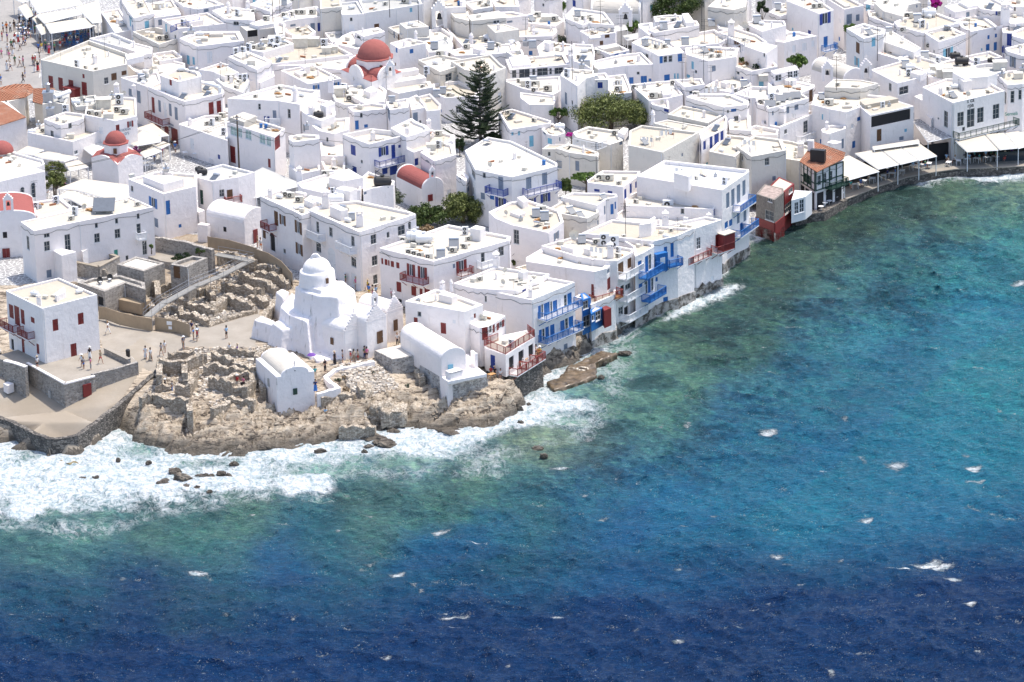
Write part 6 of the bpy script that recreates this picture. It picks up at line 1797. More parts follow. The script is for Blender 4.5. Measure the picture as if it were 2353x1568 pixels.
 # ---- small red domed church, left
zt=8.9
C=ccw([tuple(at('00',x,y,zt)[:2])for x,y in((838,1450),(1055,1372),(1312,1440),(1082,1520))])
cc=sum((Vector(p)for p in C),Vector((0,0)))/4
rt=thing('church',(cc.x,cc.y,5),'small white church with red dome and purple bougainvillea, left side','church')
b_=MB();b_.prism(C,3.5,zt);mk('wall',b_,M['white'],rt,bevel=.08)
rf=MB();apex=(cc.x,cc.y,zt+1.3)
for i in range(4):
 a,b2=C[i],C[(i+1)%4];mx=((a[0]+b2[0])/2,(a[1]+b2[1])/2,zt+.85)
 a3,b3_=(a[0],a[1],zt+.03),(b2[0],b2[1],zt+.03)
 am,bm_=tuple((a3[k]+mx[k])/2+(.28 if k==2 else 0)for k in range(3)),tuple((b3_[k]+mx[k])/2+(.28 if k==2 else 0)for k in range(3))
 rf.poly([a3,am,apex]);rf.poly([am,mx,apex]);rf.poly([mx,bm_,apex]);rf.poly([bm_,b3_,apex])
mk('roof',rf,M['reddome'],rt)
gb=MB()
for i in range(4):
 a,b2=Vector((*C[i],zt)),Vector((*C[(i+1)%4],zt));d=b2-a
 inn_=Vector((-d.y,d.x,0)).normalized()*.25
 fr=[a+d*t+Vector((0,0,.02+.9*math.sin(math.pi*t)))for t in[k/12 for k in range(13)]]
 fr=[a-Vector((0,0,.1))]+fr+[b2-Vector((0,0,.1))]
 gb.rings([fr,[p+inn_ for p in fr]],True,True)
mk('gable',gb,M['white'],rt)
dm=dome_on(rt,cc,zt+.5,1.85,1.75,1.62,1.75,M['white'],M['reddome'])
w_=MB();p=cc+Vector((0,-1.85));w_.box((p.x,p.y,zt+1.5),(.5,.16,.8));mk('window',w_,M['brown'],rt)
# ---- great red domed church
zt=11.2
C=ccw([tuple(at('01',x,y,zt)[:2])for x,y in((778,640),(1060,570),(1345,660),(1060,755))])
cc=at('01',1092,655,zt);cc=Vector(cc[:2])
rt=thing('church',(cc.x,cc.y,5),'large church with broad red dome on white octagon drum','church')
b_=MB();b_.prism(C,3.5,zt);mk('wall',b_,M['white'],rt,bevel=.08)
rf=MB();apex=(cc.x,cc.y,zt+1.3)
for i in range(4):
 rf.poly([(*C[i],zt+.03),(*C[(i+1)%4],zt+.03),apex])
mk('roof',rf,M['reddome'],rt)
vlt=MB()
for i in range(4):
 a,b2=Vector((*C[i],zt)),Vector((*C[(i+1)%4],zt));d=b2-a;nn=Vector((-d.y,d.x,0)).normalized()
 m_=(a+b2)/2;e_=d.normalized();fr=[m_+e_*1.9*math.cos(t)+Vector((0,0,1.5*math.sin(t)))for t in[math.pi*k/12 for k in range(13)]]
 vlt.rings([fr,[p+nn*2.4 for p in fr]],True,True)
mk('arm_roof',vlt,M['reddome'],rt)
gb=MB()
for i in range(4):
 a,b2=Vector((*C[i],zt)),Vector((*C[(i+1)%4],zt));d=b2-a;nn=Vector((-d.y,d.x,0)).normalized()
 m_=(a+b2)/2;e_=d.normalized();fr=[m_-nn*.05+e_*2.05*math.cos(t)+Vector((0,0,1.75*math.sin(t)))for t in[math.pi*k/12 for k in range(13)]]
 gb.rings([fr,[p+nn*.3 for p in fr]],True,True)
mk('gable',gb,M['white'],rt)
dome_on(rt,cc,zt+.1,3.0,2.2,2.65,2.75,M['white'],M['reddome'])
w_=MB();p=cc+Vector((1.1,-2.95));w_.box((p.x,p.y,zt+1.4),(.45,.16,.7));mk('window',w_,M['brown'],rt)
bp=at('01',1236,690,zt+.3);belfry(rt,bp,Vector((1,.1,0)),1.15,M['wpaint'])
# ---- red dome cut by the left edge
rt=thing('church',at('00',15,1400,9),'red dome cut by the left picture edge below tiled roofs','church')
c=Vector(at('00',10,1390,9.6)[:2]);dome_on(rt,c,8.8,1.6,.7,1.9,1.6,M['white'],M['reddome'])
b_=MB();b_.prism([(c.x-2,c.y-2),(c.x+2,c.y-2),(c.x+2,c.y+2),(c.x-2,c.y+2)],4,8.9);mk('wall',b_,M['white'],rt)
# ---- chapels
vault('11','1530,178 1728,140 1445,22 1245,62',8.5,1.5,4.5,'chapel with red barrel roof and open belfry above the trees',roof='reddome',cross=False,bell=.8,wins='1600,250,44,60,r')
vault('10','-160,465 330,432 215,255 -200,300',10.6,1.2,4.5,'white church front under a faded red roof, left edge',roof='reddome',cross=False,bell=1.25,wins='46,592,40,56,d 58,780,70,130,r')
vault('10','2242,480 2440,402 2135,300 1965,388',8.6,1.5,4.5,'small vaulted chapel with smooth white roof beside the tan hoarding',cross=False,wins='2068,540,26,44,d 2345,600,40,120,r')
vault('10','-60,120 415,10 380,-60 -100,40',12.2,.05,4.5,'white church side wall with tall arched windows, left',cross=False,name='church',cat='church',wins='203,205,34,76,Ag 303,190,38,120,Ag 50,230,30,34,Ag')
hc=vault('21','185,332 537,276 425,92 78,147',7.0,.95,1.2,'lone white sea chapel with peeling wall on the rocks',wall='chapelw',roof='roofw',narrow=.72,wins='358,462,40,56,k 357,272,10,10,d 120,380,8,70,g',thick=.3)
pl_=MB();F=hc.fac[0]
hv=vault('21','1702,178 1932,132 1602,-110 1378,-66',7.7,1.3,4.5,'vaulted white chapel with pale blue door above the stone podium',wall='white',roof='white',wins='1787,275,46,120,t 1786,105,14,36,d',cross=False)
vault('21','1790,300 1900,270 1950,240 1850,230',6.6,.01,5,'low white walled step beside the pale blue chapel door',name='wall',cat='wall',cross=False)
prismthing('podium','21','1505,210 1700,190 1960,110 2010,215 2122,300 1762,370',.4,5.35,'stonew','stone podium under the pale blue door chapel','podium','white',outset=.35)
prismthing('boundary_wall','21','1730,350 1765,372 2122,300 2085,285',5.3,5.75,'white','low whitewashed parapet in front of the pale blue door','parapet')
pw=prismthing('buttress_wall','21','1492,150 1560,150 1806,350 1764,378',1.0,5.5,'white','battered white wall left of the pale blue door chapel','wall',outset=.2,bevel=.12)
bl=prismthing('stone_hut','21','1088,86 1355,26 1537,116 1256,168',2.2,6.0,'stonew','flat roofed rubble hut between the two white chapels','hut','roofw',outset=.2)
vault('21','2010,130 2040,125 2030,90 1990,95',7.1,.1,5,'small white post beside the iron grille gate',name='gate_post',cat='post',cross=False)
# big plain vaults far up in the town
vault('02','1180,130 1215,50 860,-30 700,30',9.4,2.0,4,'old barrel vaulted church among the rooftops, top middle',wall='worn',roof='roofw',cross=False,bell=1.0)
vault('02','2150,150 2180,80 2020,20 1900,110',8.6,1.8,4,'smooth white vault below the blank beige gable',wall='white',roof='roofw',cross=False,thick=.2)
hh_=vault('03','700,740 880,700 640,560 480,640',8.8,1.6,4,'wide smooth vaulted church with stout bell tower, upper right',roof='roofw',cross=False)
bp=at('03',545,740,9.2);rt_=hh_.root;belfry(rt_,bp,Vector((1,.2,0)),1.5,M['white'])
bp=at('03',900,720,9.6);rt_=thing('bell_gable',bp,'thin free standing white bell gable, upper right','belfry');belfry(rt_,bp,Vector((1,.3,0)),1.5,M['white'])
bp=at('01',1688,250,10);rt_=thing('bell_gable',bp,'old arched belfry with cross near the top edge','belfry');belfry(rt_,bp,Vector((1,.1,0)),2.2,M['worn'])
bp=at('02',1045,240,9.5);rt_=thing('bell_gable',bp,'tall arched niche belfry between vaulted roof and weeping tree','belfry');belfry(rt_,bp,Vector((1,-.1,0)),1.9,M['white'])
# ---- great lumpy church on the headland
def lumpy(root,name,blocks,mat,vox=.14,amp=.2,seed=3):
 mb=MB()
 for(T,poly,z0,z1,bat)in blocks:
  C=ccw([tuple(at(T,x,y,z1)[:2])for x,y in pts(poly)])
  V_=[Vector(p)for p in C];bot=inset(V_,-bat)
  mb.rings([[(p.x,p.y,z0)for p in bot],[(p.x,p.y,z1)for p in V_]],True,True)
 o=mk(name,mb,mat,root)
 r=o.modifiers.new('remesh','REMESH');r.mode='VOXEL';r.voxel_size=vox;r.use_smooth_shade=True
 s=o.modifiers.new('smooth','SMOOTH');s.factor=.8;s.iterations=3
 t=bpy.data.textures.new(name,'CLOUDS');t.noise_scale=1.1;t.noise_depth=2
 d=o.modifiers.new('uneven','DISPLACE');d.texture=t;d.strength=amp;d.texture_coords='GLOBAL';d.mid_level=.5
 return o
zt=13.4
dc=at('11',565,1022,zt)
PARA=thing('church',(dc.x,dc.y,4.8),'great lumpy whitewashed church with white dome on the headland','church')
lumpy(PARA,'wall',[
('11','385,1046 560,970 765,1012 600,1100',4,zt,.4),
('11','362,1064 560,985 800,1015 908,1098 750,1165 570,1150 420,1112',4,12.8,1.0),
('11','225,1250 330,1120 480,1240 545,1290 470,1390 305,1325',4,9.6,.9),
('11','150,1400 300,1330 480,1360 500,1430 240,1460',4.2,8.0,.9),
('11','455,1310 545,1290 580,1380 480,1440',4.2,8.8,.5),
('11','620,1150 760,1040 912,1130 905,1200 740,1290',4.5,10.8,.15),
('11','730,1060 800,1010 860,1080 910,1100 900,1140 800,1110',4.5,11.6,.3),
('11','-20,1372 50,1330 170,1380 150,1420',4.4,7.5,.5),
('11','185,1115 240,1085 300,1110 250,1170',4.4,8.5,.5),
('21','480,70 600,40 800,150 560,180',4,5.3,.1)],M['chapelw'])
d_=MB();c=Vector(dc[:2])
rg=[circ(c,r,z,40)for r,z in((2.45,zt-.3),(2.38,zt+.6),(2.30,zt+1.5),(2.22,zt+1.62),(1.92,zt+1.66))]
for i in range(1,10):
 t=math.pi/2*i/10
 rg.append(circ(c,1.9*math.cos(t),zt+1.66+1.75*math.sin(t),40))
d_.rings(rg,True,False)
mk('dome',d_,M['white'],PARA,smooth=True)
b_=MB();tp=Vector((c.x-.15,c.y,zt+3.1));e3=Vector((1,0,0))
arc=[tp+e3*.68*math.cos(t)+Vector((0,0,.82*math.sin(t)))for t in[math.pi*k/14 for k in range(15)]]
arci=[tp+e3*.30*math.cos(t)+Vector((0,0,.38*math.sin(t)))for t in[math.pi*k/14 for k in range(15)]]
for s_ in(-.2,.2):
 o_=Vector((0,s_,0))
 for i in range(14):
  q_=[arc[i]+o_,arc[i+1]+o_,arci[i+1]+o_,arci[i]+o_]
  b_.poly(q_ if s_<0 else q_[::-1])
for i in range(14):
 o0,o1=Vector((0,-.2,0)),Vector((0,.2,0))
 b_.poly([arc[i]+o0,arc[i]+o1,arc[i+1]+o1,arc[i+1]+o0]);b_.poly([arci[i]+o0,arci[i+1]+o0,arci[i+1]+o1,arci[i]+o1])
mk('bell_arch',b_,M['white'],PARA)
w_=MB();w_.box((c.x+1.35,c.y-1.95,zt+.75),(.36,.3,.7),rz=.5);mk('window',w_,M['brown'],PARA)
w_=MB();p=at('11',736,1258,8.6);w_.box((p.x,p.y+.1,p.z),(.5,.5,1.1),rz=.3);mk('window',w_,M['redb'],PARA)
rb_=MB()
vA=vault('11','812,1490 1010,1425 758,1322 555,1398',8.9,1.25,4.4,'vaulted chapel with stepped gable and cross, nearest the dome church',step=True,wins='605,1560,16,30,d 702,1567,26,60,n')
vB=vault('11','1012,1408 1200,1340 960,1238 762,1312',9.9,1.3,4.4,'middle chapel with stepped gable carrying a small belfry',step=True,cross=False,bell=.85,wins='1135,1530,52,110,n 910,1620,50,110,n')
vC=vault('11','1205,1312 1352,1262 1120,1165 960,1228',9.2,1.1,4.4,'right hand chapel with slim stepped gable and brown window',step=True,wins='1280,1420,36,100,n')
w_=MB();
for tok,m_ in(('910,1640,50,120','brown'),):
 pass
 # ================================================================ stone terraces, quays, ruins
def wallrun(name,T,line,zs,th,mat,label,cat,zb=None,ragged=0,coping=None,step=.5,world=None,seed=1,group=None):
 P=pts(line)if world is None else None
 if world is None:
  if isinstance(zs,(int,float)):zs=[zs]*len(P)
  W_=[at(T,x,y,z)for(x,y),z in zip(P,zs)]
 else:
  W_=world
  # resample
 out=[]
 for i in range(len(W_)-1):
  a,b2=W_[i],W_[i+1];n=max(1,int((b2-a).length/step))
  for k in range(n):out.append(a+(b2-a)*(k/n))
 out.append(W_[-1])
 r_=random.Random(seed)
 mb=MB();L_,R_=[],[]
 for i,p in enumerate(out):
  d=(out[min(i+1,len(out)-1)]-out[max(i-1,0)]);d.z=0;d.normalize()
  n3=Vector((-d.y,d.x,0))*th/2
  dz_=(r_.random()-.75)*ragged
  jit=Vector((r_.uniform(-1,1),r_.uniform(-1,1),0))*ragged*.12
  L_.append(p+n3+jit+Vector((0,0,dz_)));R_.append(p-n3+jit+Vector((0,0,dz_+r_.uniform(-.1,.1)*ragged)))
 rings=[]
 for i,p in enumerate(out):
  zbb=zb if zb is not None else gz(p.x,p.y)-.3
  zbb=min(zbb,p.z-.2)
  rings.append([(L_[i].x,L_[i].y,zbb),(L_[i].x,L_[i].y,L_[i].z),(R_[i].x,R_[i].y,R_[i].z),(R_[i].x,R_[i].y,zbb)])
 mb.rings(rings,True,True)
 c=sum(out,Vector((0,0,0)))/len(out)
 rt=thing(name,(c.x,c.y,min(rr[0][2]for rr in rings)),label,cat,group)
 o=mk('masonry',mb,M[mat],rt)
 if coping:
  cb=MB();rg=[]
  for i,p in enumerate(out):
   a,b2=L_[i],R_[i];e=(a-b2)*.1
   rg.append([(a.x+e.x,a.y+e.y,a.z-.02),(a.x+e.x,a.y+e.y,a.z+.12),(b2.x-e.x,b2.y-e.y,b2.z+.12),(b2.x-e.x,b2.y-e.y,b2.z-.02)])
  cb.rings(rg,True,True);mk('coping',cb,M[coping],rt)
 return rt
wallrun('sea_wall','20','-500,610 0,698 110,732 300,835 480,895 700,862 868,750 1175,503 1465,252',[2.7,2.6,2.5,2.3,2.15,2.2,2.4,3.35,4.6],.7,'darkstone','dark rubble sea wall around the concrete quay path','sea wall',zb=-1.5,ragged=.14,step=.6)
tr=prismthing('terrace','20','-80,150 50,178 235,235 250,205 592,402 872,330 838,302 1262,192 1180,110 960,72 700,40 300,40',1.2,5.2,'stone','raised stone terrace beneath the oxblood balcony house','terrace','flag',bevel=0,outset=.15,topname='paving',sidename='masonry')
cb=MB()
ln=[at('20',x,y,5.24)for x,y in((245,210),(594,402),(874,330))]
for a,b2 in zip(ln,ln[1:]):
 d=(b2-a);n3=Vector((-d.y,d.x,0)).normalized()*.4;n3=n3 if n3.y>0 else-n3
 cb.obox(a-n3*.2,d,n3,(0,0,.18))
mk('coping',cb,M['white'],tr)
cb=MB();p=at('20',797,450,3.6);F_=(ln[2]-ln[1]).normalized();nn=Vector((F_.y,-F_.x,0));nn=nn if nn.y<0 else-nn
# red cellar door set in the terrace wall
def on_wall(T,x,y,A,B):
 d=(B-A);n_=Vector((d.y,-d.x,0)).normalized();r_=ray(*px(T,x,y));t=(A-CPOS).dot(n_)/r_.dot(n_);return CPOS+r_*t
q0=on_wall('20',797,450,ln[1],ln[2]);nn_=nn
mk('door',(lambda m_:(m_.obox(q0-F_*.62-Vector((0,0,.85))+nn_*.05,F_*1.24,nn_*.14,(0,0,1.7)),m_)[1])(MB()),M['red'],tr)
q0=on_wall('20',463,498,ln[0],ln[1]);F2_=(ln[1]-ln[0]).normalized();n2_=Vector((F2_.y,-F2_.x,0));n2_=n2_ if n2_.y<0 else-n2_
mk('window',(lambda m_:(m_.obox(q0-F2_*.3-Vector((0,0,.5))+n2_*.02,F2_*.6,n2_*.14,(0,0,1.1)),m_)[1])(MB()),M['frame'],tr)
wallrun('boundary_wall','20','42,182 140,205 240,240',6.1,.5,'stone','white capped stone wall under the oxblood balconies','wall',zb=1.5,coping='white')
wallrun('boundary_wall','20','840,300 1050,252 1262,190',[5.5,5.6,5.8],.45,'stone','low stone wall along the right of the raised terrace','wall',zb=2.0,ragged=.05)
wallrun('boundary_wall','20','970,68 1080,120 1185,172',5.9,.5,'stone','short stone wall with black bin at its end','wall',zb=4.8,coping='flag')
prismthing('store_box','20','28,388 70,370 128,388 68,410',2.3,3.5,'white','square white block standing on the quay path','block',bevel=.05)
# villa terraces
wallrun('terrace_wall','10','628,828 905,888',6.9,.45,'stone','stone wall below the villa, left of the garden stair','wall',zb=4.0,coping='concrete')
wallrun('terrace_wall','10','905,888 1085,795 940,748 822,772',6.9,.45,'stone','stone parapet around the sunken villa patio','wall',zb=4.0,coping='concrete')
prismthing('patio','10','630,828 820,775 940,750 1080,795 905,880',4.0,6.3,'stone','paved villa patio with low bench','patio','flag',bevel=0)
st=MB()
A_,B_=at('10',905,905,6.4),at('10',960,985,5.0)
for i in range(7):
 p=A_+(B_-A_)*(i/6);st.box((p.x+.3,p.y,p.z/2+2-.0),(1.5,.45,p.z-4+.0),rz=-.4)
rs=thing('garden_stair',(A_.x,A_.y,4.5),'pale stair descending beside the villa stone wall','stair');mk('steps',st,M['flag'],rs)
hs_=house('10','1072,862 1250,788 1512,850 1320,925',3.1,'stone walled room with bright white roof by the villa','',wall='stone',roof='roofw',rnd=.02,par=.12,pt=.5)
hs_=house('10','1565,862 1600,840 1770,782 1908,800 1715,888',3.6,'stone building with dark timber door by the excavation','1625,930,60,110,n',wall='stone',roof='flag',rnd=.02,par=.4,pt=.5)
hs_=house('10','718,1030 850,988 1110,962 1330,1030 1338,1095 1150,1035 962,1112',2.5,'low stone building with white roof deck and wire chairs','925,1200,50,80,d',wall='stone',roof='roofw',rnd=.02,par=.35,pt=.5)
DECKH=hs_
wallrun('garden_wall','10','1402,612 1500,612 1700,650 1955,722',7.6,.6,'stone','long stone garden wall behind the villa plunge pool','wall',zb=4.0,ragged=.15)
prismthing('patio','10','1300,770 1400,700 1950,760 1600,850 1480,830',4.0,5.5,'stone','cream paved plunge pool terrace beside the villa','patio','flag',bevel=0)
wallrun('ruin_wall','10','1390,1000 1440,1000 1455,1120',6.4,.8,'ruin','broken stone stub beside the dark gate','ruin wall',ragged=.4,seed=4)
# tan hoardings
def hoarding(T,line,zs,h,label):
 P=pts(line);W_=[at(T,x,y,z)for(x,y),z in zip(P,zs)]
 c=sum(W_,Vector((0,0,0)))/len(W_);rt=thing('hoarding',(c.x,c.y,min(zs)-h),label,'hoarding')
 pn,fr=MB(),MB()
 for a,b2 in zip(W_,W_[1:]):
  d=b2-a;n3=Vector((-d.y,d.x,0)).normalized()*.06
  pn.obox(a-Vector((0,0,h)),d,n3,(0,0,h))
  k=max(1,int(d.length/2))
  for i in range(k+1):
   q_=a+d*i/k;fr.tube(q_-Vector((0,0,h+.2))+n3*2,q_+n3*2+Vector((0,0,.1)),.035,n=5)
 mk('panel',pn,M['tan'],rt);mk('post',fr,M['metal'],rt)
 return rt
hoarding('10','903,1252 965,1256 1090,1302 1240,1335 1393,1362',[6.8]*5,1.8,'long tan canvas hoarding in front of the excavation')
hd_=hoarding('10','1420,1346 1610,1372 1738,1415',[6.8]*3,1.9,'short tan hoarding with white notices by the footpath')
a_=at('10',1555,1375,6.7);n_=MB();n_.box((a_.x,a_.y-.12,6.3),(.75,.03,.5),rz=-.35);n_.box((a_.x+.1,a_.y-.14,5.65),(.5,.03,.4),rz=-.35);mk('notice',n_,M['wpaint'],hd_)
hoarding('10','1905,606 2100,637 2353,712',[7.0]*3,1.9,'tan canvas hoarding starting by the vaulted chapel')
hoarding('11','0,722 110,758 230,832 330,945',[7.0,7.0,6.9,6.8],1.9,'curved tan hoarding below the brown stair house')
# scaffold footbridge
def bridge():
 A=[at('10',x,y,6.4)for x,y in((1358,1345),(1500,1225),(1790,1068),(2020,975),(2250,855),(2310,832))]
 B=[at('10',x,y,6.5)for x,y in((1985,772),(2180,806),(2310,835))]
 c=A[2];rt=thing('footbridge',(c.x,c.y,3.6),'zigzag steel scaffold footbridge over the excavation','footbridge')
 dk,sc,rl=MB(),MB(),MB()
 for run in(A,B):
  for a,b2 in zip(run,run[1:]):
   d=b2-a;n3=Vector((-d.y,d.x,0)).normalized()
   dk.obox(a-n3*.6-d*.01,d*1.02,n3*1.2,(0,0,.08))
   k=max(1,int(d.length/2.2))
   for i in range(k):
    for s in(-.62,.62):
     q_=a+d*(i/k)+n3*s
     sc.tube((q_.x,q_.y,3.3),(q_.x,q_.y,q_.z+1.1),.03,n=5)
   for s in(-.62,.62):
    for hh in(.55,1.05):rl.tube(a+n3*s+Vector((0,0,hh)),b2+n3*s+Vector((0,0,hh)),.022,n=4)
 mk('deck',dk,M['deck'],rt);mk('scaffold',sc,M['metal'],rt);mk('handrail',rl,M['metal'],rt)
bridge()
sb=MB();C=ccw([tuple(at('10',x,y,5.6)[:2])for x,y in((1080,1182),(1180,1155),(1390,1186),(1288,1226))]);sb.prism(C,4.0,5.6)
rt=thing('dig_shelter',(C[0][0],C[0][1],4),'cloth covered dig shelter weighted with stones','shelter');mk('cover',sb,M['tan'],rt,bevel=.05)
# ruin walls in the dig and by the sea: polylines along their tops
RW=[
('10','1180,1100 1340,1160 1400,1240',5.2),('10','1470,1040 1640,1010 1700,1030',5.4),('10','1640,1165 1800,1215 1950,1260',5.1),('10','1680,1300 1780,1300 1900,1370',5.6),
('10','1950,1260 2080,1160 2110,1110',5.3),('10','2080,1130 2220,1180 2330,1210',5.6),('10','1900,1410 2120,1330 2353,1260',5.2),('10','1820,1080 1900,1050 1960,1130',5.0),
('10','2040,1010 2240,1050 2353,1080',5.2),('10','2210,925 2353,980',5.5),('10','2000,760 2120,740 2353,810',6.0),('10','1540,1230 1660,1250 1680,1330',5.1),('10','1500,1290 1560,1350 1650,1380',5.0),
('11','0,905 60,915 220,960 300,1020',5.7),('11','10,850 120,840 230,900',5.9),('11','0,1000 100,1010 190,1080',5.4),('11','-60,1130 40,1150 100,1200',5.3),('11','60,1340 130,1240 230,1130',6.6),
('11','-20,1060 60,1080',5.2),
('20','1468,152 1600,166 1690,158',6.3),('20','1468,152 1462,300',6.0),('20','1690,160 1790,130 1880,95',6.2),('20','1550,110 1660,95 1780,92',5.9),('20','1950,92 2060,120 2130,165',6.0),('20','2130,165 2240,205 2353,245',5.8),
('20','1985,60 2100,50 2353,80',6.0),('20','1870,215 2000,205 2235,250',5.6),('20','1925,312 2040,335 2145,365',5.5),('20','2060,330 2140,285 2310,275',5.3),('20','1615,390 1735,398 1790,310',5.0),
('20','1290,508 1400,478 1560,512 1738,525',4.6),('20','1738,525 1745,640',4.2),('20','1425,395 1560,390',4.6),('20','1945,610 2090,560 2105,500',4.0),('20','2095,505 2200,520 2340,535',4.3),('20','2140,410 2300,425',4.8),('20','1800,250 1700,340',5.2),('20','2250,420 2330,340 2310,280',5.2),('20','1690,165 1700,300',5.7),
('21','0,240 60,205',5.4),('21','0,130 100,50 180,60',6.0),('21','0,330 50,350 60,420',4.6),('21','600,508 760,480 905,492',3.8),('21','760,765 900,770 1095,780',1.9),('21','930,300 960,400 985,450',4.6),('21','880,250 1010,200 1090,200',5.1),('21','1480,260 1530,330',4.6),
]
RWL={'10':'broken ruin wall in the walled excavation','11':'ruin wall in the dig beside the dome church','20':'crumbling ruin wall of the seaside excavation','21':'rubble wall on the rocks by the sea chapel'}
WORDS=['lowest','longest']
for i,(T,ln_,z)in enumerate(RW):
 wallrun('ruin_wall',T,ln_,z,.75,'ruin',RWL[T],'ruin wall',ragged=.55,seed=i,group=RWL[T]+'s',step=.45)
rt=thing('ruin_block',at('21',1180,560,.2),'thick block of ruined masonry above the surf','ruin')
lumpy(rt,'masonry',[('21','1010,480 1120,430 1260,445 1240,560 1060,600',.2,3.0,.3),('21','1140,560 1300,500 1388,570 1370,640 1150,650',.2,2.5,.15),('21','930,300 1010,290 1060,440 990,470',1,4.4,.3)],M['ruin'],.2,.9)
wallrun('path_wall','21','1085,178 960,205 720,262 640,322 665,360 760,425 560,478',[5.5,5.4,5.3,5.0,4.9,4.6,4.2],.6,'white','winding whitewashed wall beside the sea chapel path','wall',ragged=.12,step=.4)
prismthing('church_plinth','21','480,95 620,60 790,165 1080,170 1085,195 770,240 560,190',4.0,4.95,'white','low white plinth in front of the stepped gable chapels','plinth',bevel=.1)
# wet platform and sea walls of the sea front
rt=thing('landing_platform',at('22',600,280,0),'wet stone landing platform washed by waves','platform')
lumpy(rt,'slab',[('22','318,378 440,318 512,240 640,210 780,300 680,352 382,444',-1.2,.55,.05),('22','500,245 600,188 820,84 978,106 782,190 700,240',-1.2,.8,.05),('22','640,210 775,185 780,322 690,330',-1.2,.35,.05)],M['wetrock'],.2,.6)
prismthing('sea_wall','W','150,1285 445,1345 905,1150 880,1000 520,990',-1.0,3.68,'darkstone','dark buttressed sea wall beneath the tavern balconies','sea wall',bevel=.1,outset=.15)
# ================================================================ canvas roofs and sea front taverns
def canopy(T,poly,z,label,mat='canvas',drop=0,posts=True,zg=None,name='awning',beams=True,frame='wpaint',group=None,dropidx=None):
 P=pts(poly);n=len(P)
 zs=[z]*n
 if drop:
  k=sorted(range(n),key=lambda i:-P[i][1])[:n//2]
  for i in k:zs[i]=z-drop
 W_=[at(T,x,y,zz)for(x,y),zz in zip(P,zs)]
 c=sum(W_,Vector((0,0,0)))/n
 g0=gz(c.x,c.y)if zg is None else zg
 rt=thing(name,(c.x,c.y,g0),label,'awning',group)
 a2=sum(W_[i].x*W_[(i+1)%n].y-W_[(i+1)%n].x*W_[i].y for i in range(n))
 if a2<0:W_=W_[::-1]
 mb=MB();mb.rings([[p-Vector((0,0,.05))for p in W_],W_],True,True)
 mk('canvas',mb,M[mat],rt)
 if beams:
  for i in range(n):
   b_=MB();b_.tube(W_[i]-Vector((0,0,.1)),W_[(i+1)%n]-Vector((0,0,.1)),.07,n=4);mk('beam',b_,M[frame],rt)
 if posts:
  for p in W_:
   q=p+(c-p)*.04
   b_=MB();b_.tube((q.x,q.y,g0-.1),(q.x,q.y,p.z-.08),.07,n=6);mk('post',b_,M[frame],rt)
 return rt
for i,(T,poly,z,lab,dr)in enumerate([
('00','300,40 345,115 760,35 700,-40 260,-30',8.4,'largest cream awning at the top left corner',0),
('00','330,135 405,210 640,152 830,108 680,80',8.4,'cream awning with rail frame, middle of the square cafes',0),
('00','415,217 465,302 830,247 905,205 860,170 770,165',8.2,'front cream awning over the crowded blue chairs',0),
('00','168,62 240,32 318,132 240,165',8.0,'upper drop awning hanging over the square',.7),
('00','297,165 332,145 402,205 348,225',8.0,'smallest drop awning of the square cafes',.7),
('00','330,232 402,212 452,290 380,315',8.0,'lower drop awning over the cafe entrance',.7),
('00','120,-20 230,-30 240,10 200,20',8.0,'cream awning scrap at the very top left',0),
('00','690,65 905,5 935,200 850,210 760,120',8.5,'smooth plain awning between cafe and bare terrace',0),
('00','750,1348 990,1285 1020,1372 850,1425',7.8,'white sail awning beside the small red dome',.4),
('00','1165,1300 1340,1180 1478,1255 1470,1300 1240,1340',7.8,'pleated round awning of the corner tavern',.3),
('00','1255,1178 1400,1130 1552,1240 1480,1250',7.9,'awning under the oxblood balcony',.2),
('00','1290,1400 1400,1345 1487,1385 1330,1445',7.6,'lowest small awning over the tavern tables',.3),
('00','1420,1340 1500,1298 1562,1320 1480,1362',7.6,'little square awning in the tavern alley',.2),
('00','145,1400 250,1340 402,1375 290,1422',8.0,'raised cream awning left of the small red dome',.2),
('00','390,1452 520,1410 717,1440 590,1482',8.0,'long cream awning above the tamarisk tree',.1),
('00','600,1500 720,1470 812,1530 640,1567',7.6,'small cream awning right of the tamarisk tree',.2),
('00','300,1420 440,1392 560,1410 400,1460',7.8,'thin cream awning behind the tamarisk tree',.1),
('10','530,165 760,75 1175,130 1180,240 1000,262 700,175',7.8,'wide folded cream awning behind the villa',0),
('10','525,240 640,175 962,295 780,335 650,262',7.6,'creased cream awning right behind the villa roof',.2),
('11','-100,55 60,-30 378,102 380,142 150,200 0,246 -72,246',7.9,'huge pale grey slatted canopy between the white houses',0),
('02','915,240 1040,225 1062,265 960,280',7.8,'small grey tin canopy below the vaulted roofs',0),
('02','1020,325 1190,295 1242,330 1060,366',7.6,'weathered grey tin canopy beside the glazed veranda house',0)]):
 canopy(T,poly,z,lab,mat='roofg' if 'grey' in lab else('canvasw' if 'white' in lab else 'canvas'),drop=dr)
for(poly,lab)in(('685,1445 745,1428 1022,1572 700,1662','seafront awning next to the terracotta roof'),('800,1407 1022,1370 1202,1510 1010,1552','left panel of the middle seafront awning'),('1040,1370 1212,1350 1372,1470 1215,1507','centre panel of the middle seafront awning'),('1227,1350 1387,1315 1552,1430 1387,1472','right panel of the middle seafront awning'),
('1722,1292 1985,1235 2117,1376 1830,1392','left panel of the awning under the black balcony'),('2000,1235 2167,1220 2287,1358 2130,1372','centre panel of the awning under the black balcony'),('2182,1222 2300,1205 2520,1300 2300,1362','right hand seafront awning cut by the picture edge')):
 canopy('03',poly,4.7,lab,drop=.7,zg=.9,posts='centre' not in lab,group='cream seafront awnings')
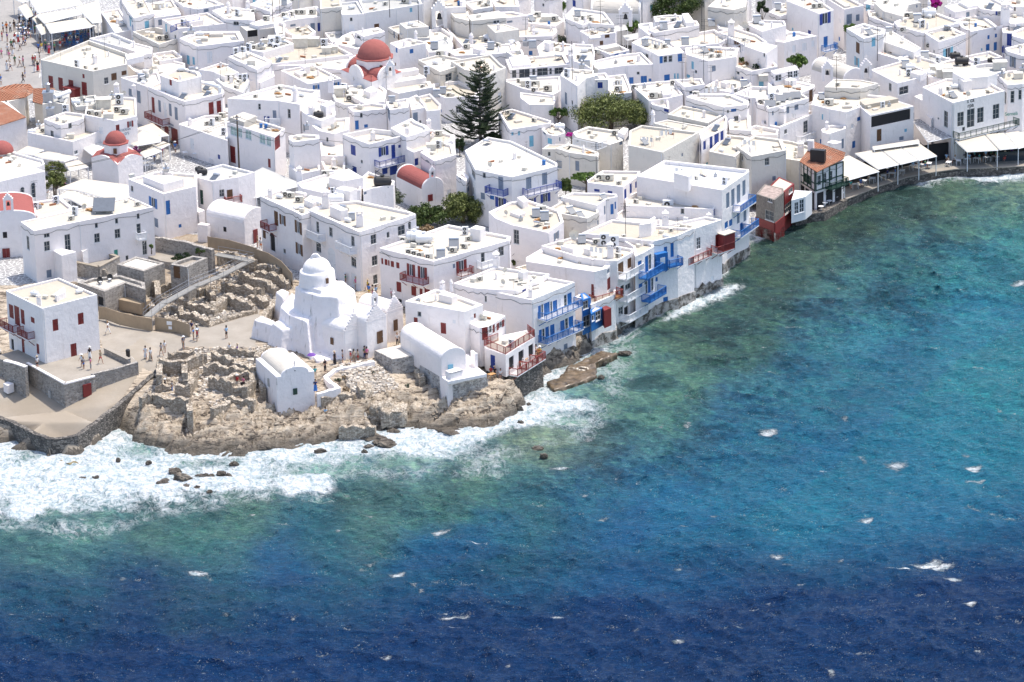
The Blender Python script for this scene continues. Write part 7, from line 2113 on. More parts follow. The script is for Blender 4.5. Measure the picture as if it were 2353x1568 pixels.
pg=canopy('03','1330,1102 1500,1080 1712,1252 1470,1302',5.0,'white roof deck painted in crazy paving pattern',mat='paving',drop=0,zg=1.0)
canopy('03','960,1345 1382,1280 1392,1312 970,1372',5.1,'narrow white strip roof behind the seafront awnings',mat='roofw',zg=1.0)
# promenade edge on the right
lnp=wpts('13','690,262 1000,140 1250,60 1500,12 1720,-18 2353,-45 2700,-60',1.1)
A_=[Vector((x,y,1.15))for x,y in lnp]
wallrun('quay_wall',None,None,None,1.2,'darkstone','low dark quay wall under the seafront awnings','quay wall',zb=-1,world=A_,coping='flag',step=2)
wallrun('shade_wall',None,None,None,.3,'dark','added dark wall standing in for shade under the seafront awnings','wall',zb=1.0,world=[Vector((p.x,p.y+5.2,3.8))for p in A_[:]],step=3)  # dark wall added to paint the deep shade below the awnings
mb=MB();far=[Vector((p.x,p.y+14,1.0))for p in A_]
for i in range(len(A_)-1):mb.poly([(A_[i].x,A_[i].y+.4,1.12),(A_[i+1].x,A_[i+1].y+.4,1.12),(far[i+1].x,far[i+1].y,1.12),(far[i].x,far[i].y,1.12)])
pr_=mk('promenade',mb,M['deck'],None);pr_['kind']='structure'  # floor kept dark, the shade under the awnings put into its colour
wallrun('boundary_wall','03','2085,1400 2353,1385 2600,1375',2.6,.15,'glass','clear wind screen with rubble print at the right edge','screen',zb=1.1)
# ---- tile-roofed half timbered house
def tileroof(rt,T,poly,zs,mat='tiles',name='roof'):
 W_=[at(T,x,y,z)for(x,y),z in zip(pts(poly),zs)]
 mb=MB()
 a2=sum(W_[i].x*W_[(i+1)%len(W_)].y-W_[(i+1)%len(W_)].x*W_[i].y for i in range(len(W_)))
 if a2<0:W_=W_[::-1]
 mb.rings([[p-Vector((0,0,.12))for p in W_],W_],True,True)
 return mk(name,mb,M[mat],rt)
m,nt,b=newmat('terracotta_tiles')
p=pos(nt);mp=nt.nodes.new('ShaderNodeMapping');mp.inputs['Rotation'].default_value=(0,0,R(35));L(nt,p,mp.inputs['Vector'])
wv=N(nt,'ShaderNodeTexWave',Scale=1.05,Distortion=.4);wv.bands_direction='X';L(nt,mp.outputs[0],wv.inputs['Vector'])
wv2=N(nt,'ShaderNodeTexWave',Scale=.9,Distortion=.3);wv2.bands_direction='Y';L(nt,mp.outputs[0],wv2.inputs['Vector'])
c=mixc(nt,noise(nt,p,2.2,5,.7),(.30,.10,.05),(.56,.26,.15))
c=mixc(nt,ramp(nt,noise(nt,p,.6,5),[(.5,0.0),(.7,.6)]),c,(.50,.36,.27))
c=mixc(nt,ramp(nt,wv.outputs['Fac'],[(.0,.55),(.35,0.0)]),c,(.10,.04,.025))
L(nt,c,b.inputs['Base Color']);b.inputs['Roughness'].default_value=.85
bump(nt,math_(nt,'ADD',wv.outputs['Fac'],math_(nt,'MULTIPLY',wv2.outputs['Fac'],.3)),b,1.0,.15)
M['tiles']=m
M['oldwood']=plain('weathered_grey_boards',(.20,.18,.16),.9,var=.3,scale=3)
th_=house('13','297,-90 435,0 692,-85 540,-170',6.2,'half timbered tavern with terracotta roof and green balcony','362,78,76,84,k 470,90,34,90,g 520,70,34,90,g 575,50,34,90,g',zb=.9,dz=0,roof='roofw',rnd=.02,par=.05)
tileroof(th_.root,'03','290,1482 425,1300 712,1400 695,1455 452,1580',[7.9,9.2,8.3,7.7,7.4])
F=th_.fac[0]
tm=MB()
for Fk in th_.fac:
 if not Fk['vis']:continue
 A0=Vector((Fk['a'].x,Fk['a'].y,0));d3=Vector((Fk['d'].x,Fk['d'].y,0));n3=Vector((Fk['n'].x,Fk['n'].y,0))
 for z in(3.9,5.0,7.0):tm.obox(A0+n3*.02+Vector((0,0,z)),d3*Fk['L'],n3*.1,(0,0,.16))
 for k in range(5):tm.obox(A0+d3*(Fk['L']-.16)*k/4+n3*.025+Vector((0,0,3.9)),d3*.16,n3*.1,(0,0,3.1))
 for k in range(3):
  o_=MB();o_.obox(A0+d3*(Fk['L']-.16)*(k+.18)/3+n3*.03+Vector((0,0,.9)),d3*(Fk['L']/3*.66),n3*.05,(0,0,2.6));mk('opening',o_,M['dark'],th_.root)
mk('timber_frame',tm,M['dgreen'],th_.root)
bx=MB();p=at('03',460,1440,8.6);bx.box((p.x,p.y,8.8),(2.2,.9,1.8),rz=-.35);mk('chimney',bx,M['black'],th_.root)
bx=MB();p=at('03',395,1360,8.9);bx.box((p.x,p.y,9.2),(.8,.8,1.8),rz=-.35);mk('chimney',bx,M['white'],th_.root)
balcony(th_,'13',525,165,685,105,1.2,'dgreen',slabmat='dgreen')
# ---- weathered shacks on the water
s1=house('13','-110,215 -30,125 140,165 145,205 60,272',6.4,'weathered board shack above a deep red sea wall','60,430,80,90,g 20,265,40,30,g',zb=0,dz=0,wall='oldwood',roof='palewood',rnd=.01,par=.02)
lo=MB()
for Fk in s1.fac:
 A0=Vector((Fk['a'].x,Fk['a'].y,0));lo.obox(A0+Vector((0,0,-.5)),Vector((Fk['d'].x,Fk['d'].y,0))*Fk['L'],Vector((Fk['n'].x,Fk['n'].y,0))*.12,(0,0,3.4))
mk('lower_wall',lo,M['red'],s1.root)
s2=house('13','15,142 100,58 242,122 152,197',6.0,'red boarded shack with pale tin roof over the water','208,185,34,44,g 172,350,80,90,g',zb=.1,dz=0,wall='red',roof='canvas',rnd=.01,par=.02)
s3=house('13','215,275 245,180 405,190 345,240',3.5,'white framed glazed sea veranda beside the red shack','262,345,40,110,w 310,325,44,120,w',zb=1.4,dz=0,roof='canvas',wall='wpaint',rnd=.01,par=.02)
wallrun('sea_wall','13','225,425 340,392 490,372 690,262',1.3,1.4,'darkstone','dark foot wall under the shacks and timbered tavern','sea wall',zb=-1)
# ---- terracotta roofs on the left edge
tl=thing('tiled_house',at('00',100,1200,5),'white house with old terracotta tile roofs, left edge','house')
C=ccw([tuple(at('00',x,y,10.0)[:2])for x,y in((-80,1190),(-80,960),(40,910),(240,1085),(0,1145))]);bb=MB();bb.prism(C,3.4,10.0);mk('wall',bb,M['white'],tl)
tileroof(tl,'00','-80,925 28,938 238,1075 -80,1175',[11.0,11.0,10.2,10.1])
tileroof(tl,'00','-80,945 -60,815 140,770 275,772 222,893',[10.0,11.6,11.6,11.2,10.2],name='upper_roof')
tileroof(tl,'00','275,772 305,808 300,850 225,895',[11.2,10.4,10.2,10.2],name='hip_roof')
C=ccw([tuple(at('00',x,y,10.0)[:2])for x,y in((50,940),(222,900),(255,830),(30,860))]);bb=MB();bb.prism(C,4,10.0);mk('upper_wall',bb,M['beige'],tl)
for(x,y,w__,h__,mt)in((108,968,.9,1.2,'brown'),):
 p=at('00',x,y,8.7)
 q_=MB();q_.box((p.x,p.y,p.z),(w__,.2,h__),rz=.3);mk('window',q_,M[mt],tl)
A0,A1=at('00',-40,1160,9.8),at('00',238,1088,9.8)
for(x,y,wm,hm,nm)in((82,1310,1.7,2.3,'door'),(172,1290,1.4,2.4,'window')):
 q0=on_wall('00',x,y,A0,A1);d_=(A1-A0).normalized();n_=Vector((d_.y,-d_.x,0));n_=n_ if n_.y<0 else-n_
 q_=MB();q_.obox(q0-d_*wm/2-Vector((0,0,hm/2))-n_*.1,d_*wm,n_*.2,(0,0,hm));mk(nm,q_,M['red'],tl)
tl2=thing('tiled_house',at('00',400,900,5),'faded tile roof beside the steel kitchen duct','house')
tileroof(tl2,'00','305,812 500,806 525,850 410,960 300,935',[10.6,10.8,10.2,9.0,9.2])
C=ccw([tuple(at('00',x,y,9.0)[:2])for x,y in((320,850),(500,840),(505,860),(405,945),(315,930))]);bb=MB();bb.prism(C,4,9.0);mk('wall',bb,M['beige'],tl2)
# ================================================================ plants
def leafmat(name,a,b_,rough=.6):
 m,nt,bs=newmat(name)
 oi=noise(nt,pos(nt),1.1,3,.6)
 c=mixc(nt,ramp(nt,oi,[(.35,0.0),(.65,1.0)]),a,b_)
 L(nt,c,bs.inputs['Base Color']);bs.inputs['Roughness'].default_value=rough
 bs.inputs['Specular IOR Level'].default_value=.3
 return m
M['leaf']=leafmat('green_leaves',(.030,.055,.014),(.10,.14,.035))
M['leafb']=leafmat('bright_leaves',(.05,.10,.018),(.13,.21,.04))
M['leafd']=leafmat('dark_leaves',(.016,.034,.014),(.045,.075,.028))
M['leafy']=leafmat('yellow_green_leaves',(.045,.062,.018),(.22,.25,.07))
M['olive']=leafmat('olive_leaves',(.055,.075,.045),(.13,.155,.10))
M['pine']=leafmat('pine_needles',(.018,.034,.018),(.055,.085,.035))
M['dry']=leafmat('dry_grass',(.20,.13,.07),(.33,.24,.14))
M['magenta']=leafmat('magenta_bracts',(.40,.012,.22),(.60,.03,.38))
M['purple']=leafmat('purple_bracts',(.16,.01,.10),(.30,.03,.18))
M['bark']=plain('bark',(.10,.075,.055),.95,var=.3,scale=6)
M['barkg']=plain('grey_bark',(.16,.14,.12),.95,var=.3,scale=6)
def leaves(mb,c,r,n,size,seed,up=.4):
 g=np.random.default_rng(seed)
 v=g.normal(size=(n,3));v/=np.linalg.norm(v,axis=1)[:,None]
 rad=g.random(n)**.45
 P=v*rad[:,None]*np.array(r)[None,:]
 for i in range(n):
  a=g.normal(size=3)*.7+v[i];a/=np.linalg.norm(a)
  t=np.cross(a,g.normal(size=3));t/=np.linalg.norm(t)+1e-9
  b_=np.cross(a,t)
  s=size*(.6+.8*g.random())
  q=P[i]+np.array(c)
  mb.poly([q-t*s-b_*s*.5,q+t*s*.3-b_*s*.55,q+t*s,q+t*s*.2+b_*s*.55])
def tree(T,x,y,rx_px,ry_px,mat,label,name='tree',n=2600,size=.17,z=None,depth=None,trunk='bark',seed=1,clumps=26,zc=None,cat='tree'):
 """x,y: crown centre in the view"""
 zc=zc if zc is not None else 7.5
 c=at(T,x,y,zc)
 q=at(T,x+rx_px,y,zc);rx=abs(q.x-c.x)
 d=(c-CPOS);sc_=FPX/d.length
 rz=ry_px/SC/sc_*1.05
 ry=depth or rx*.8
 g0=gz(c.x,c.y)if z is None else z
 rt=thing(name,(c.x,c.y,g0),label,cat)
 g=random.Random(seed)
 mb=MB()
 centres=[]
 for i in range(clumps):
  th=g.uniform(0,2*math.pi);u=g.uniform(-.55,1);k=math.sqrt(1-u*u)if abs(u)<1 else 0
  rr=g.uniform(.45,.86)
  p=Vector((c.x+rx*rr*k*math.cos(th),c.y+ry*rr*k*math.sin(th),zc+rz*rr*u))
  cr=g.uniform(.20,.36)
  centres.append(p)
  leaves(mb,p,(rx*cr,ry*cr,max(rz*cr,.18)),n//clumps,size,seed*97+i)
 mk('crown',mb,M[mat],rt)
 tk=MB();base=Vector((c.x,c.y,g0-.2));top=Vector((c.x+rx*.06,c.y,zc))
 tr_=max(.07,min(.35,rx*.07))
 tk.tube(base,base+(top-base)*.6,tr_*1.3,tr_*.9,8);f=base+(top-base)*.6
 for p in centres[:10]:tk.tube(f,p,tr_*.55,.03,5)
 mk('trunk',tk,M[trunk],rt)
 return rt
 # the great Norfolk pine
def norfolk():
 b0=at('01',2066,1335,5.0)
 ztop=zof('01',2086,572,b0)
 rt=thing('pine_tree',b0,'tall dark pine with tiered branches standing over the rooftops','pine tree')
 Hh=ztop-5
 tk=MB();lean=Vector((.25,0,0))
 tk.tube(b0,b0+Vector((.0,0,Hh*.5)),.26,.17,8);tk.tube(b0+Vector((0,0,Hh*.5)),b0+Vector((.22,0,Hh)),.17,.03,6)
 mk('trunk',tk,M['barkg'],rt)
 g=random.Random(5);cr=MB();br=MB()
 nt_=21
 for k in range(nt_):
  f=.10+.88*k/(nt_-1)
  z=5+Hh*f
  rad=(1-f)**.70*5.9*(.75+.45*g.random())+.3
  if f<.22:rad*=.70+.3*f/.22
  nb=g.choice([5,6,7])if f<.9 else 5
  ph=g.uniform(0,6.28)
  for i in range(nb):
   if g.random()<.08:continue
   th=ph+2*math.pi*i/nb+g.uniform(-.22,.22)
   r_=rad*g.uniform(.5,1.18)
   dr_=Vector((math.cos(th),math.sin(th),0));side=Vector((-dr_.y,dr_.x,0))
   p0=b0+Vector((.22*f,0,z-5));n_=max(3,int(r_/.22));prev=p0
   for j in range(1,n_+1):
    t=j/n_
    p=p0+dr_*r_*t+Vector((0,0,r_*(.10*t-.14*t*(1-t)*2+.16*t**3)))
    br.tube(prev,p,.035*(1-t)+.012,n=4,caps=False);prev=p
    if t<.22:continue
    L2=min(.95,.42+r_*.10)*(1.1-.45*t)
    for s_ in(-1,1):
     e=p+side*s_*L2*g.uniform(.7,1.1)+dr_*L2*.45+Vector((0,0,.10+.16*g.random()))
     m_=(p+e)/2
     for(a,b2,w_)in((p,e,.085),):
      d_=(b2-a);up=Vector((0,0,w_));sd_=dr_*w_*1.2
      cr.poly([a-sd_,b2,a+sd_]);cr.poly([a-up*.7,b2+up,a+up*1.3]);cr.poly([m_-sd_*1.1-up,b2+up*.5,m_+sd_*1.1+up])
   tip=prev;cr.poly([tip-side*.14,tip+dr_*.3+Vector((0,0,.12)),tip+side*.14]);cr.poly([tip-Vector((0,0,.1)),tip+dr_*.32+Vector((0,0,.16)),tip+Vector((0,0,.14))])
 mk('crown',cr,M['pine'],rt);mk('branches',br,M['barkg'],rt)
norfolk()
tree('02',900,1040,380,175,'leafy','broad yellow green tree filling the courtyard',n=15000,size=.15,clumps=80,zc=8.2,seed=2)
tree('02',1480,40,320,160,'leaf','huge weeping tree on the top edge',n=11000,size=.17,clumps=60,zc=9.5,seed=3)
tree('01',1600,50,110,100,'leafb','round bright tree beside the grey sheet roofs',n=2500,clumps=24,zc=8.5,seed=4)
tree('02',400,65,110,85,'leafb','bright green garden tree on the top edge left of the vaults',n=2600,clumps=24,zc=8,seed=5)
tree('02',1110,245,75,60,'leafb','bright shrub between grey canopy and weeping tree',name='shrub',n=1400,clumps=16,zc=7.5,seed=6,cat='shrub')
tree('02',430,375,135,55,'olive','wiry grey shrub over the low white roofs',name='shrub',n=2400,size=.10,clumps=30,zc=7.5,seed=7,cat='shrub')
tree('02',425,1045,105,60,'leafb','sprawling vine at the lane corner left of the big tree',name='vine',n=1500,clumps=20,zc=7.4,seed=8,cat='vine')
tree('02',1240,1100,70,70,'leaf','small dark bush at the right foot of the broad tree',name='shrub',n=1300,clumps=16,zc=7,seed=9,cat='shrub')
tree('02',2300,70,60,70,'leafd','dark tree beside the tall blank gable on the top edge',n=1300,clumps=16,zc=9,seed=10)
tree('03',270,575,102,80,'leafb','round green tree between glazed room and smooth vault',n=2600,clumps=26,zc=7.2,seed=11)
tree('03',755,262,70,55,'leafb','green bush behind the peeling tower house',name='shrub',n=1400,clumps=16,zc=7,seed=12,cat='shrub')
tree('03',1540,35,58,66,'magenta','magenta bougainvillea on the top edge',name='bougainvillea',n=1500,clumps=16,zc=8,seed=13,cat='bougainvillea')
tree('00',1945,560,140,80,'leaf','spreading fig tree in a courtyard, upper left',n=3400,clumps=34,zc=7.6,seed=14)
tree('00',510,1540,112,70,'leafy','feathery tamarisk tree beside the cream awnings',n=2600,size=.12,clumps=28,zc=8,seed=15)
tree('00',1250,1390,48,50,'purple','purple bougainvillea beside the small red dome',name='bougainvillea',n=1100,size=.11,clumps=14,zc=8.4,seed=16,cat='bougainvillea')
tree('02',545,1240,48,24,'magenta','low magenta bougainvillea under the broad courtyard tree',name='bougainvillea',n=700,size=.11,clumps=10,zc=6.6,seed=17,cat='bougainvillea')
tree('11',1190,250,175,110,'olive','grey green olive tree beside the great white house',n=6500,size=.12,clumps=50,zc=7.4,seed=18)
tree('11',1560,420,230,110,'leaf','dark green fig bush below the red vaulted chapel',name='fig_bush',n=6500,clumps=50,zc=6.6,seed=19,cat='bush')
tree('11',1900,360,230,165,'leafy','tall yellow green bamboo clump right of the fig bush',name='bamboo_clump',n=9500,size=.15,clumps=60,zc=7.0,seed=20,cat='bamboo')
tree('11',1560,545,95,45,'dry','dry brown brush under the fig bush',name='dry_bush',n=1600,clumps=20,zc=5.5,seed=21,cat='bush')
tree('11',2110,440,60,70,'dry','dry stalks at the right of the bamboo',name='dry_bush',n=1000,clumps=14,zc=5.8,seed=22,cat='bush')
tree('12',492,150,58,85,'leaf','leafy lane shrub beside the two balcony house',name='shrub',n=1800,clumps=20,zc=6.6,seed=23,cat='shrub')
tree('12',680,58,130,36,'leafb','bright vine over a pergola in the lane',name='vine',n=2200,clumps=26,zc=7.6,seed=24,cat='vine')
tree('12',50,835,70,50,'leafy','pinkish green bush squeezed between white walls',name='bush',n=1400,clumps=18,zc=6,seed=25,cat='bush')
tree('10',505,95,105,95,'leafy','green tree behind the arched church windows',n=3600,size=.13,clumps=34,zc=8,seed=26)
tree('10',706,655,42,60,'leafd','tall potted bush beside the villa french door',name='potted_bush',n=1000,size=.11,clumps=14,zc=8.4,z=6.3,seed=27,cat='bush')
tree('10',1390,700,22,24,'leafb','green plant in terracotta jar at the villa corner',name='potted_plant',n=260,size=.10,clumps=6,zc=7.2,z=6.3,seed=28,cat='plant')
tree('10',1680,800,110,36,'leafd','dark hedge against the garden wall',name='hedge',n=1500,size=.12,clumps=22,zc=6.3,z=5.4,seed=29,cat='hedge')
tree('10',1830,745,50,34,'leaf','wild weeds on the long garden wall',name='weed',n=600,size=.10,clumps=10,zc=7.4,z=6.5,seed=30,cat='weeds')
tree('01',1870,1340,60,80,'leafd','dark bush at the foot of the tall pine',name='bush',n=1500,clumps=18,zc=6.6,seed=33,cat='bush')
tree('01',2180,1255,90,40,'leafd','second dark bush right of the pine trunk',name='bush',n=1300,clumps=16,zc=6.8,seed=34,cat='bush')
for i,(x,y,s)in enumerate(((2060,530,30),(2110,545,36),(2170,550,40),(2230,570,40),(2290,590,34),(2340,600,40),(2240,610,40),(2150,580,30))):
 tree('02',x,y,s,s*.8,['olive','leaf','leafd','dry'][i%4],'potted plant in the rooftop garden',name='potted_plant',n=220,size=.12,clumps=8,zc=RGARDEN.zr+.45,z=RGARDEN.zr,seed=40+i,cat='plant')['group']='potted plants of the rooftop garden'
for i,(x,y,s)in enumerate(((760,360,40),(820,335,34),(1080,300,26),(1200,500,30),(1390,415,34),(830,445,40))):
 o_=tree('21',x,y,s,s*.5,['olive','dry'][i%2],'low grey scrub among the rubble by the surf',name='scrub',n=260,size=.08,clumps=8,zc=on_ground('21',x,y).z+.25,seed=60+i,cat='scrub');o_['group']='low scrub on the shore rubble'
 # ================================================================ rocks
def rockthing(T,x,y,rxp,ryp,label,seed,z=None,mat='rock',name='rock',group=None):
 zz=.1 if z is None else z
 c=at(T,x,y,zz);q=at(T,x+rxp,y,zz);rx=abs(q.x-c.x)
 bm=bmesh.new();bmesh.ops.create_icosphere(bm,subdivisions=4,radius=1)
 g=random.Random(seed);ph=g.uniform(0,50)
 co_=np.array([tuple(v.co)for v in bm.verts])
 AA=fbm(co_[:,0]*1.6+ph+co_[:,2],co_[:,1]*1.6+ph,seed,4,.6);SS_=fbm(co_[:,0]*.8+ph,co_[:,2]*4+co_[:,1]*1.5,seed+5,2)
 for v,a_,st in zip(bm.verts,AA,SS_):
  p=v.co.copy()
  v.co=p*(.35+1.1*round(a_*7)/7*.7+.35*a_)+Vector((0,0,round(st*4)/4*.4))
 ry=rx*g.uniform(.6,.9);rz=max(.35,ryp/SC/7.6*.8)
 me=bpy.data.meshes.new(name)
 for v in bm.verts:v.co=Vector((v.co.x*rx,v.co.y*ry,v.co.z*rz))
 bm.to_mesh(me);bm.free();me.materials.append(M[mat])
 o=bpy.data.objects.new(name,me);o.location=(c.x,c.y,zz);o.rotation_euler=(0,0,g.uniform(-.4,.4));COL.objects.link(o)
 tag(o,label,'rock',group)
 return o
for i,(T,x,y,a,b2,lab)in enumerate([
('20',1605,1205,75,45,'dark pointed rock standing in the surf, left group'),('20',1500,1312,72,40,'squat grey rock at the left end of the surf group'),('20',1680,1285,95,75,'largest dark rock of the left surf group'),
('20',1862,1248,66,38,'dark sloping rock right of the largest surf rock'),('20',1940,1252,36,18,'small low rock touching the sloping surf rock'),('20',2040,1222,50,28,'tan cube like rock in the surf'),('20',2100,1248,36,14,'flat tan rock slab in the surf'),
('20',2150,1135,48,22,'grey rock half sunk near the pebble beach'),('20',1690,1345,55,24,'ochre rock in front of the left surf group'),('20',1810,1355,40,16,'flat ochre rock below the sloping surf rock'),('20',1925,1395,32,12,'lone small ochre rock in the foam'),
('20',1365,1127,30,10,'small dark rock awash off the quay'),('20',1085,1103,22,7,'tiny dark rock awash near the breakwater'),('20',880,1268,38,14,'brownish rock awash above the breakwater end'),('20',760,1272,40,12,'pale brown rock awash left of the breakwater'),
('21',1070,900,130,42,'upper slab of the twin dark rocks in the surf'),('21',1180,955,130,60,'lower slab of the twin dark rocks in the surf'),('21',1040,978,60,26,'low ledge in front of the twin dark rocks'),('21',1000,1028,30,14,'small rock below the twin dark rocks'),
('21',600,1018,60,24,'ochre rock in foam below the sea chapel'),('21',85,995,58,34,'dark rock at the foot of the shore ledges'),('21',1780,832,150,30,'long flat rock in the surf below the podium'),('21',1270,838,60,14,'thin dark rock near the rubble block'),
('22',30,635,70,62,'dark wet boulder under the sea tavern wall'),('22',155,592,26,8,'tiny rock splashed by foam off the tavern'),('22',75,758,30,8,'small dark rock in foam off the boulder'),('22',240,992,60,16,'brown reef rock breaking the shallow water'),('22',290,1065,40,12,'small tan reef rock below the brown one'),
('22',1025,120,70,28,'algae covered rock off the landing platform'),('22',850,215,24,10,'small rock beside the landing platform'),('22',820,340,36,12,'low rock at the corner of the landing platform')]):
 rockthing(T,x,y,a,b2,lab,100+i,group=None)
 # half sunk breakwater
def breakwater():
 W_=[at('20',x,y,.16)for x,y in((560,1068),(700,1130),(860,1195),(960,1230),(1030,1275),(1120,1310),(1215,1318))]
 rt=wallrun('breakwater',None,None,None,1.15,'algae','half sunk ochre stone breakwater in the foam','breakwater',zb=-1.5,world=W_,ragged=.3,step=.7)
m,nt,b=newmat('algae_stone');c=mixc(nt,ramp(nt,noise(nt,pos(nt),1.0,5,.7),[(.4,0.0),(.6,1.0)]),(.09,.07,.045),(.25,.20,.07));L(nt,c,b.inputs['Base Color']);b.inputs['Roughness'].default_value=.4;M['algae']=m
breakwater()
# pebble beach and rubble: uncountable stones
def stones(name,label,T,poly,n,smin,smax,mat,seed,lift=.0):
 P=ccw([tuple(on_ground(T,x,y)[:2])for x,y in pts(poly)])
 A=np.array(P);g=np.random.default_rng(seed)
 xs=g.uniform(A[:,0].min(),A[:,0].max(),n*3);ys=g.uniform(A[:,1].min(),A[:,1].max(),n*3)
 k=inpoly(xs,ys,P);xs,ys=xs[k][:n],ys[k][:n]
 zs=height(xs,ys)
 base=[Vector(v)for v in((1,0,0),(-1,0,0),(0,1,0),(0,-1,0),(0,0,1),(0,0,-1))]
 fs=[(0,2,4),(2,1,4),(1,3,4),(3,0,4),(2,0,5),(1,2,5),(3,1,5),(0,3,5)]
 mb=MB()
 for x,y,z in zip(xs,ys,zs):
  s=smin+(smax-smin)*g.random()**2.5
  m_=Matrix.Rotation(g.uniform(0,6.28),3,'Z')@Matrix.Rotation(g.uniform(-.5,.5),3,'X')
  n0=len(mb.v);sx,sy,sz=s*g.uniform(.8,1.3),s*g.uniform(.6,1),s*g.uniform(.45,.8)
  vs=[]
  for v in((-1,-1,-1),(1,-1,-1),(1,1,-1),(-1,1,-1),(-.8,-.7,1),(.75,-.8,1),(.8,.7,1),(-.7,.8,1)):
   q=m_@Vector((v[0]*sx*g.uniform(.75,1.1),v[1]*sy*g.uniform(.75,1.1),v[2]*sz));vs.append((q.x+x,q.y+y,q.z+z+lift+s*.2))
  mb.v+=vs;mb.f+=[tuple(n0+i for i in f)for f in((0,3,2,1),(4,5,6,7),(0,1,5,4),(1,2,6,5),(2,3,7,6),(3,0,4,7))]
 o=mk(name,mb,M[mat],None);tag(o,label,'stones',kind='stuff')
 return o
m,nt,b=newmat('beach_stone');g_=nt.nodes.new('ShaderNodeNewGeometry');c=ramp(nt,g_.outputs['Random Per Island'],[(0,(.22,.18,.14)),(.3,(.40,.35,.29)),(.6,(.52,.47,.40)),(.85,(.62,.58,.52)),(1,(.30,.26,.22))]);L(nt,c,b.inputs['Base Color']);b.inputs['Roughness'].default_value=.9;M['pebble']=m
stones('pebble_beach','pale pebbles covering the little beach below the ruins','20','1250,800 1500,700 1850,690 2353,660 2353,800 2100,900 2000,985 1500,980 1350,900',4200,.06,.34,'pebble',1,.25)
stones('rubble','loose rubble on the slope below the chapel wall','21','720,260 960,210 1090,200 1300,420 1330,560 1380,700 1000,760 600,720 640,640 900,500',2600,.06,.36,'pebble',2,.25)
stones('rubble','loose rubble strewn over the walled excavation','10','1050,1250 1400,1180 1600,1020 2000,900 2353,800 2353,1240 1900,1420 1720,1440 1400,1340',2600,.05,.3,'pebble',3,.1)
stones('rubble','loose rubble beside the dome church dig','11','0,850 200,900 330,1030 280,1090 100,1270 0,1230',1100,.05,.3,'pebble',4,.1)
stones('rubble','loose stones over the seaside excavation floor','20','1450,180 1800,80 2353,70 2353,640 1900,680 1300,540 1420,400',3200,.05,.32,'pebble',5,.2)
stones('rubble','loose stones between the sea chapel and the dig','21','0,80 180,60 60,200 80,500 120,700 0,760',700,.06,.36,'pebble',6,.2)
stones('rubble','broken rock pieces along the waterline ledges','21','1100,700 1500,640 1900,600 2280,560 2300,640 1980,760 1400,770',1300,.08,.5,'rock',7,.25)
# ================================================================ poles and wires
POLES={}
def utility_pole(T,x,ytop,ybase,label,z0=None):
 p=at(T,x,ybase,5.0 if z0 is None else z0);zt=zof(T,x,ytop,p)
 rt=thing('utility_pole',(p.x,p.y,p.z-.5),label,'utility pole')
 mb=MB();mb.tube((p.x,p.y,p.z-.5),(p.x,p.y,zt),.15,.10,8);mk('pole',mb,M['pole'],rt)
 mb=MB();mb.tube((p.x-.55,p.y-.1,zt-.35),(p.x+.55,p.y-.1,zt-.35),.05,n=5);mb.tube((p.x-.4,p.y-.1,zt-.8),(p.x+.4,p.y-.1,zt-.8),.05,n=5);mk('crossarm',mb,M['metal'],rt)
 mb=MB()
 for dx in(-.5,-.2,.2,.5):mb.tube((p.x+dx,p.y-.1,zt-.33),(p.x+dx,p.y-.1,zt-.1),.05,.03,6)
 mk('insulator',mb,M['brown'],rt)
 return Vector((p.x,p.y,zt-.2))
pA=utility_pole('00',2203,1058,1640,'tall dark utility pole in front of the green window wing')
pB=utility_pole('01',1148,1302,1700,'utility pole beside the long blue balcony')
pC=utility_pole('02',1056,460,760,'utility pole among the upper right rooftops',5)
pD=utility_pole('12',237,478,860,'utility pole against the white corner house, centre')
pE=utility_pole('03',1998,238,560,'utility pole wrapped in wires, upper right',3.5)
pF=utility_pole('10',500,-60,260,'utility pole in front of the green tree, left')
def wire(a,b2,sag,label,r=.028):
 mb=MB();prev=a
 for i in range(1,17):
  t=i/16;p=a+(b2-a)*t-Vector((0,0,sag*4*t*(1-t)));mb.tube(prev,p,r,n=4,caps=False);prev=p
 o=mk('power_cable',mb,M['wire'],None);tag(o,label,'cable','overhead cables')
wire(pA,at('00',560,1545,10),1.0,'upper black cable running left from the tall dark pole')
wire(pA-Vector((0,0,.6)),at('00',-60,1650,11),1.0,'lower black cable running left from the tall dark pole')
wire(pA,pB,1.2,'black cable between the two centre left poles')
wire(pB,at('01',960,1540,8.5),.3,'cable dropping left from the blue balcony pole')
wire(pC,at('02',730,545,10),.4,'cable dropping left from the rooftop pole')
wire(pD,at('12',0,785,7),.3,'cable dropping left from the centre corner pole')
wire(pD,at('12',340,585,10),.3,'cable dropping right from the centre corner pole')
wire(pE,at('03',1545,500,9),.4,'lower cable from the wire wrapped pole')
wire(pE,at('03',1560,460,9.4),.4,'upper cable from the wire wrapped pole')
wire(pF,at('10',-60,130,11),.5,'cable over the arched church windows')
wire(at('11',1150,740,12),at('11',1810,1015,8.8),.9,'slack cable along the hotel facade')
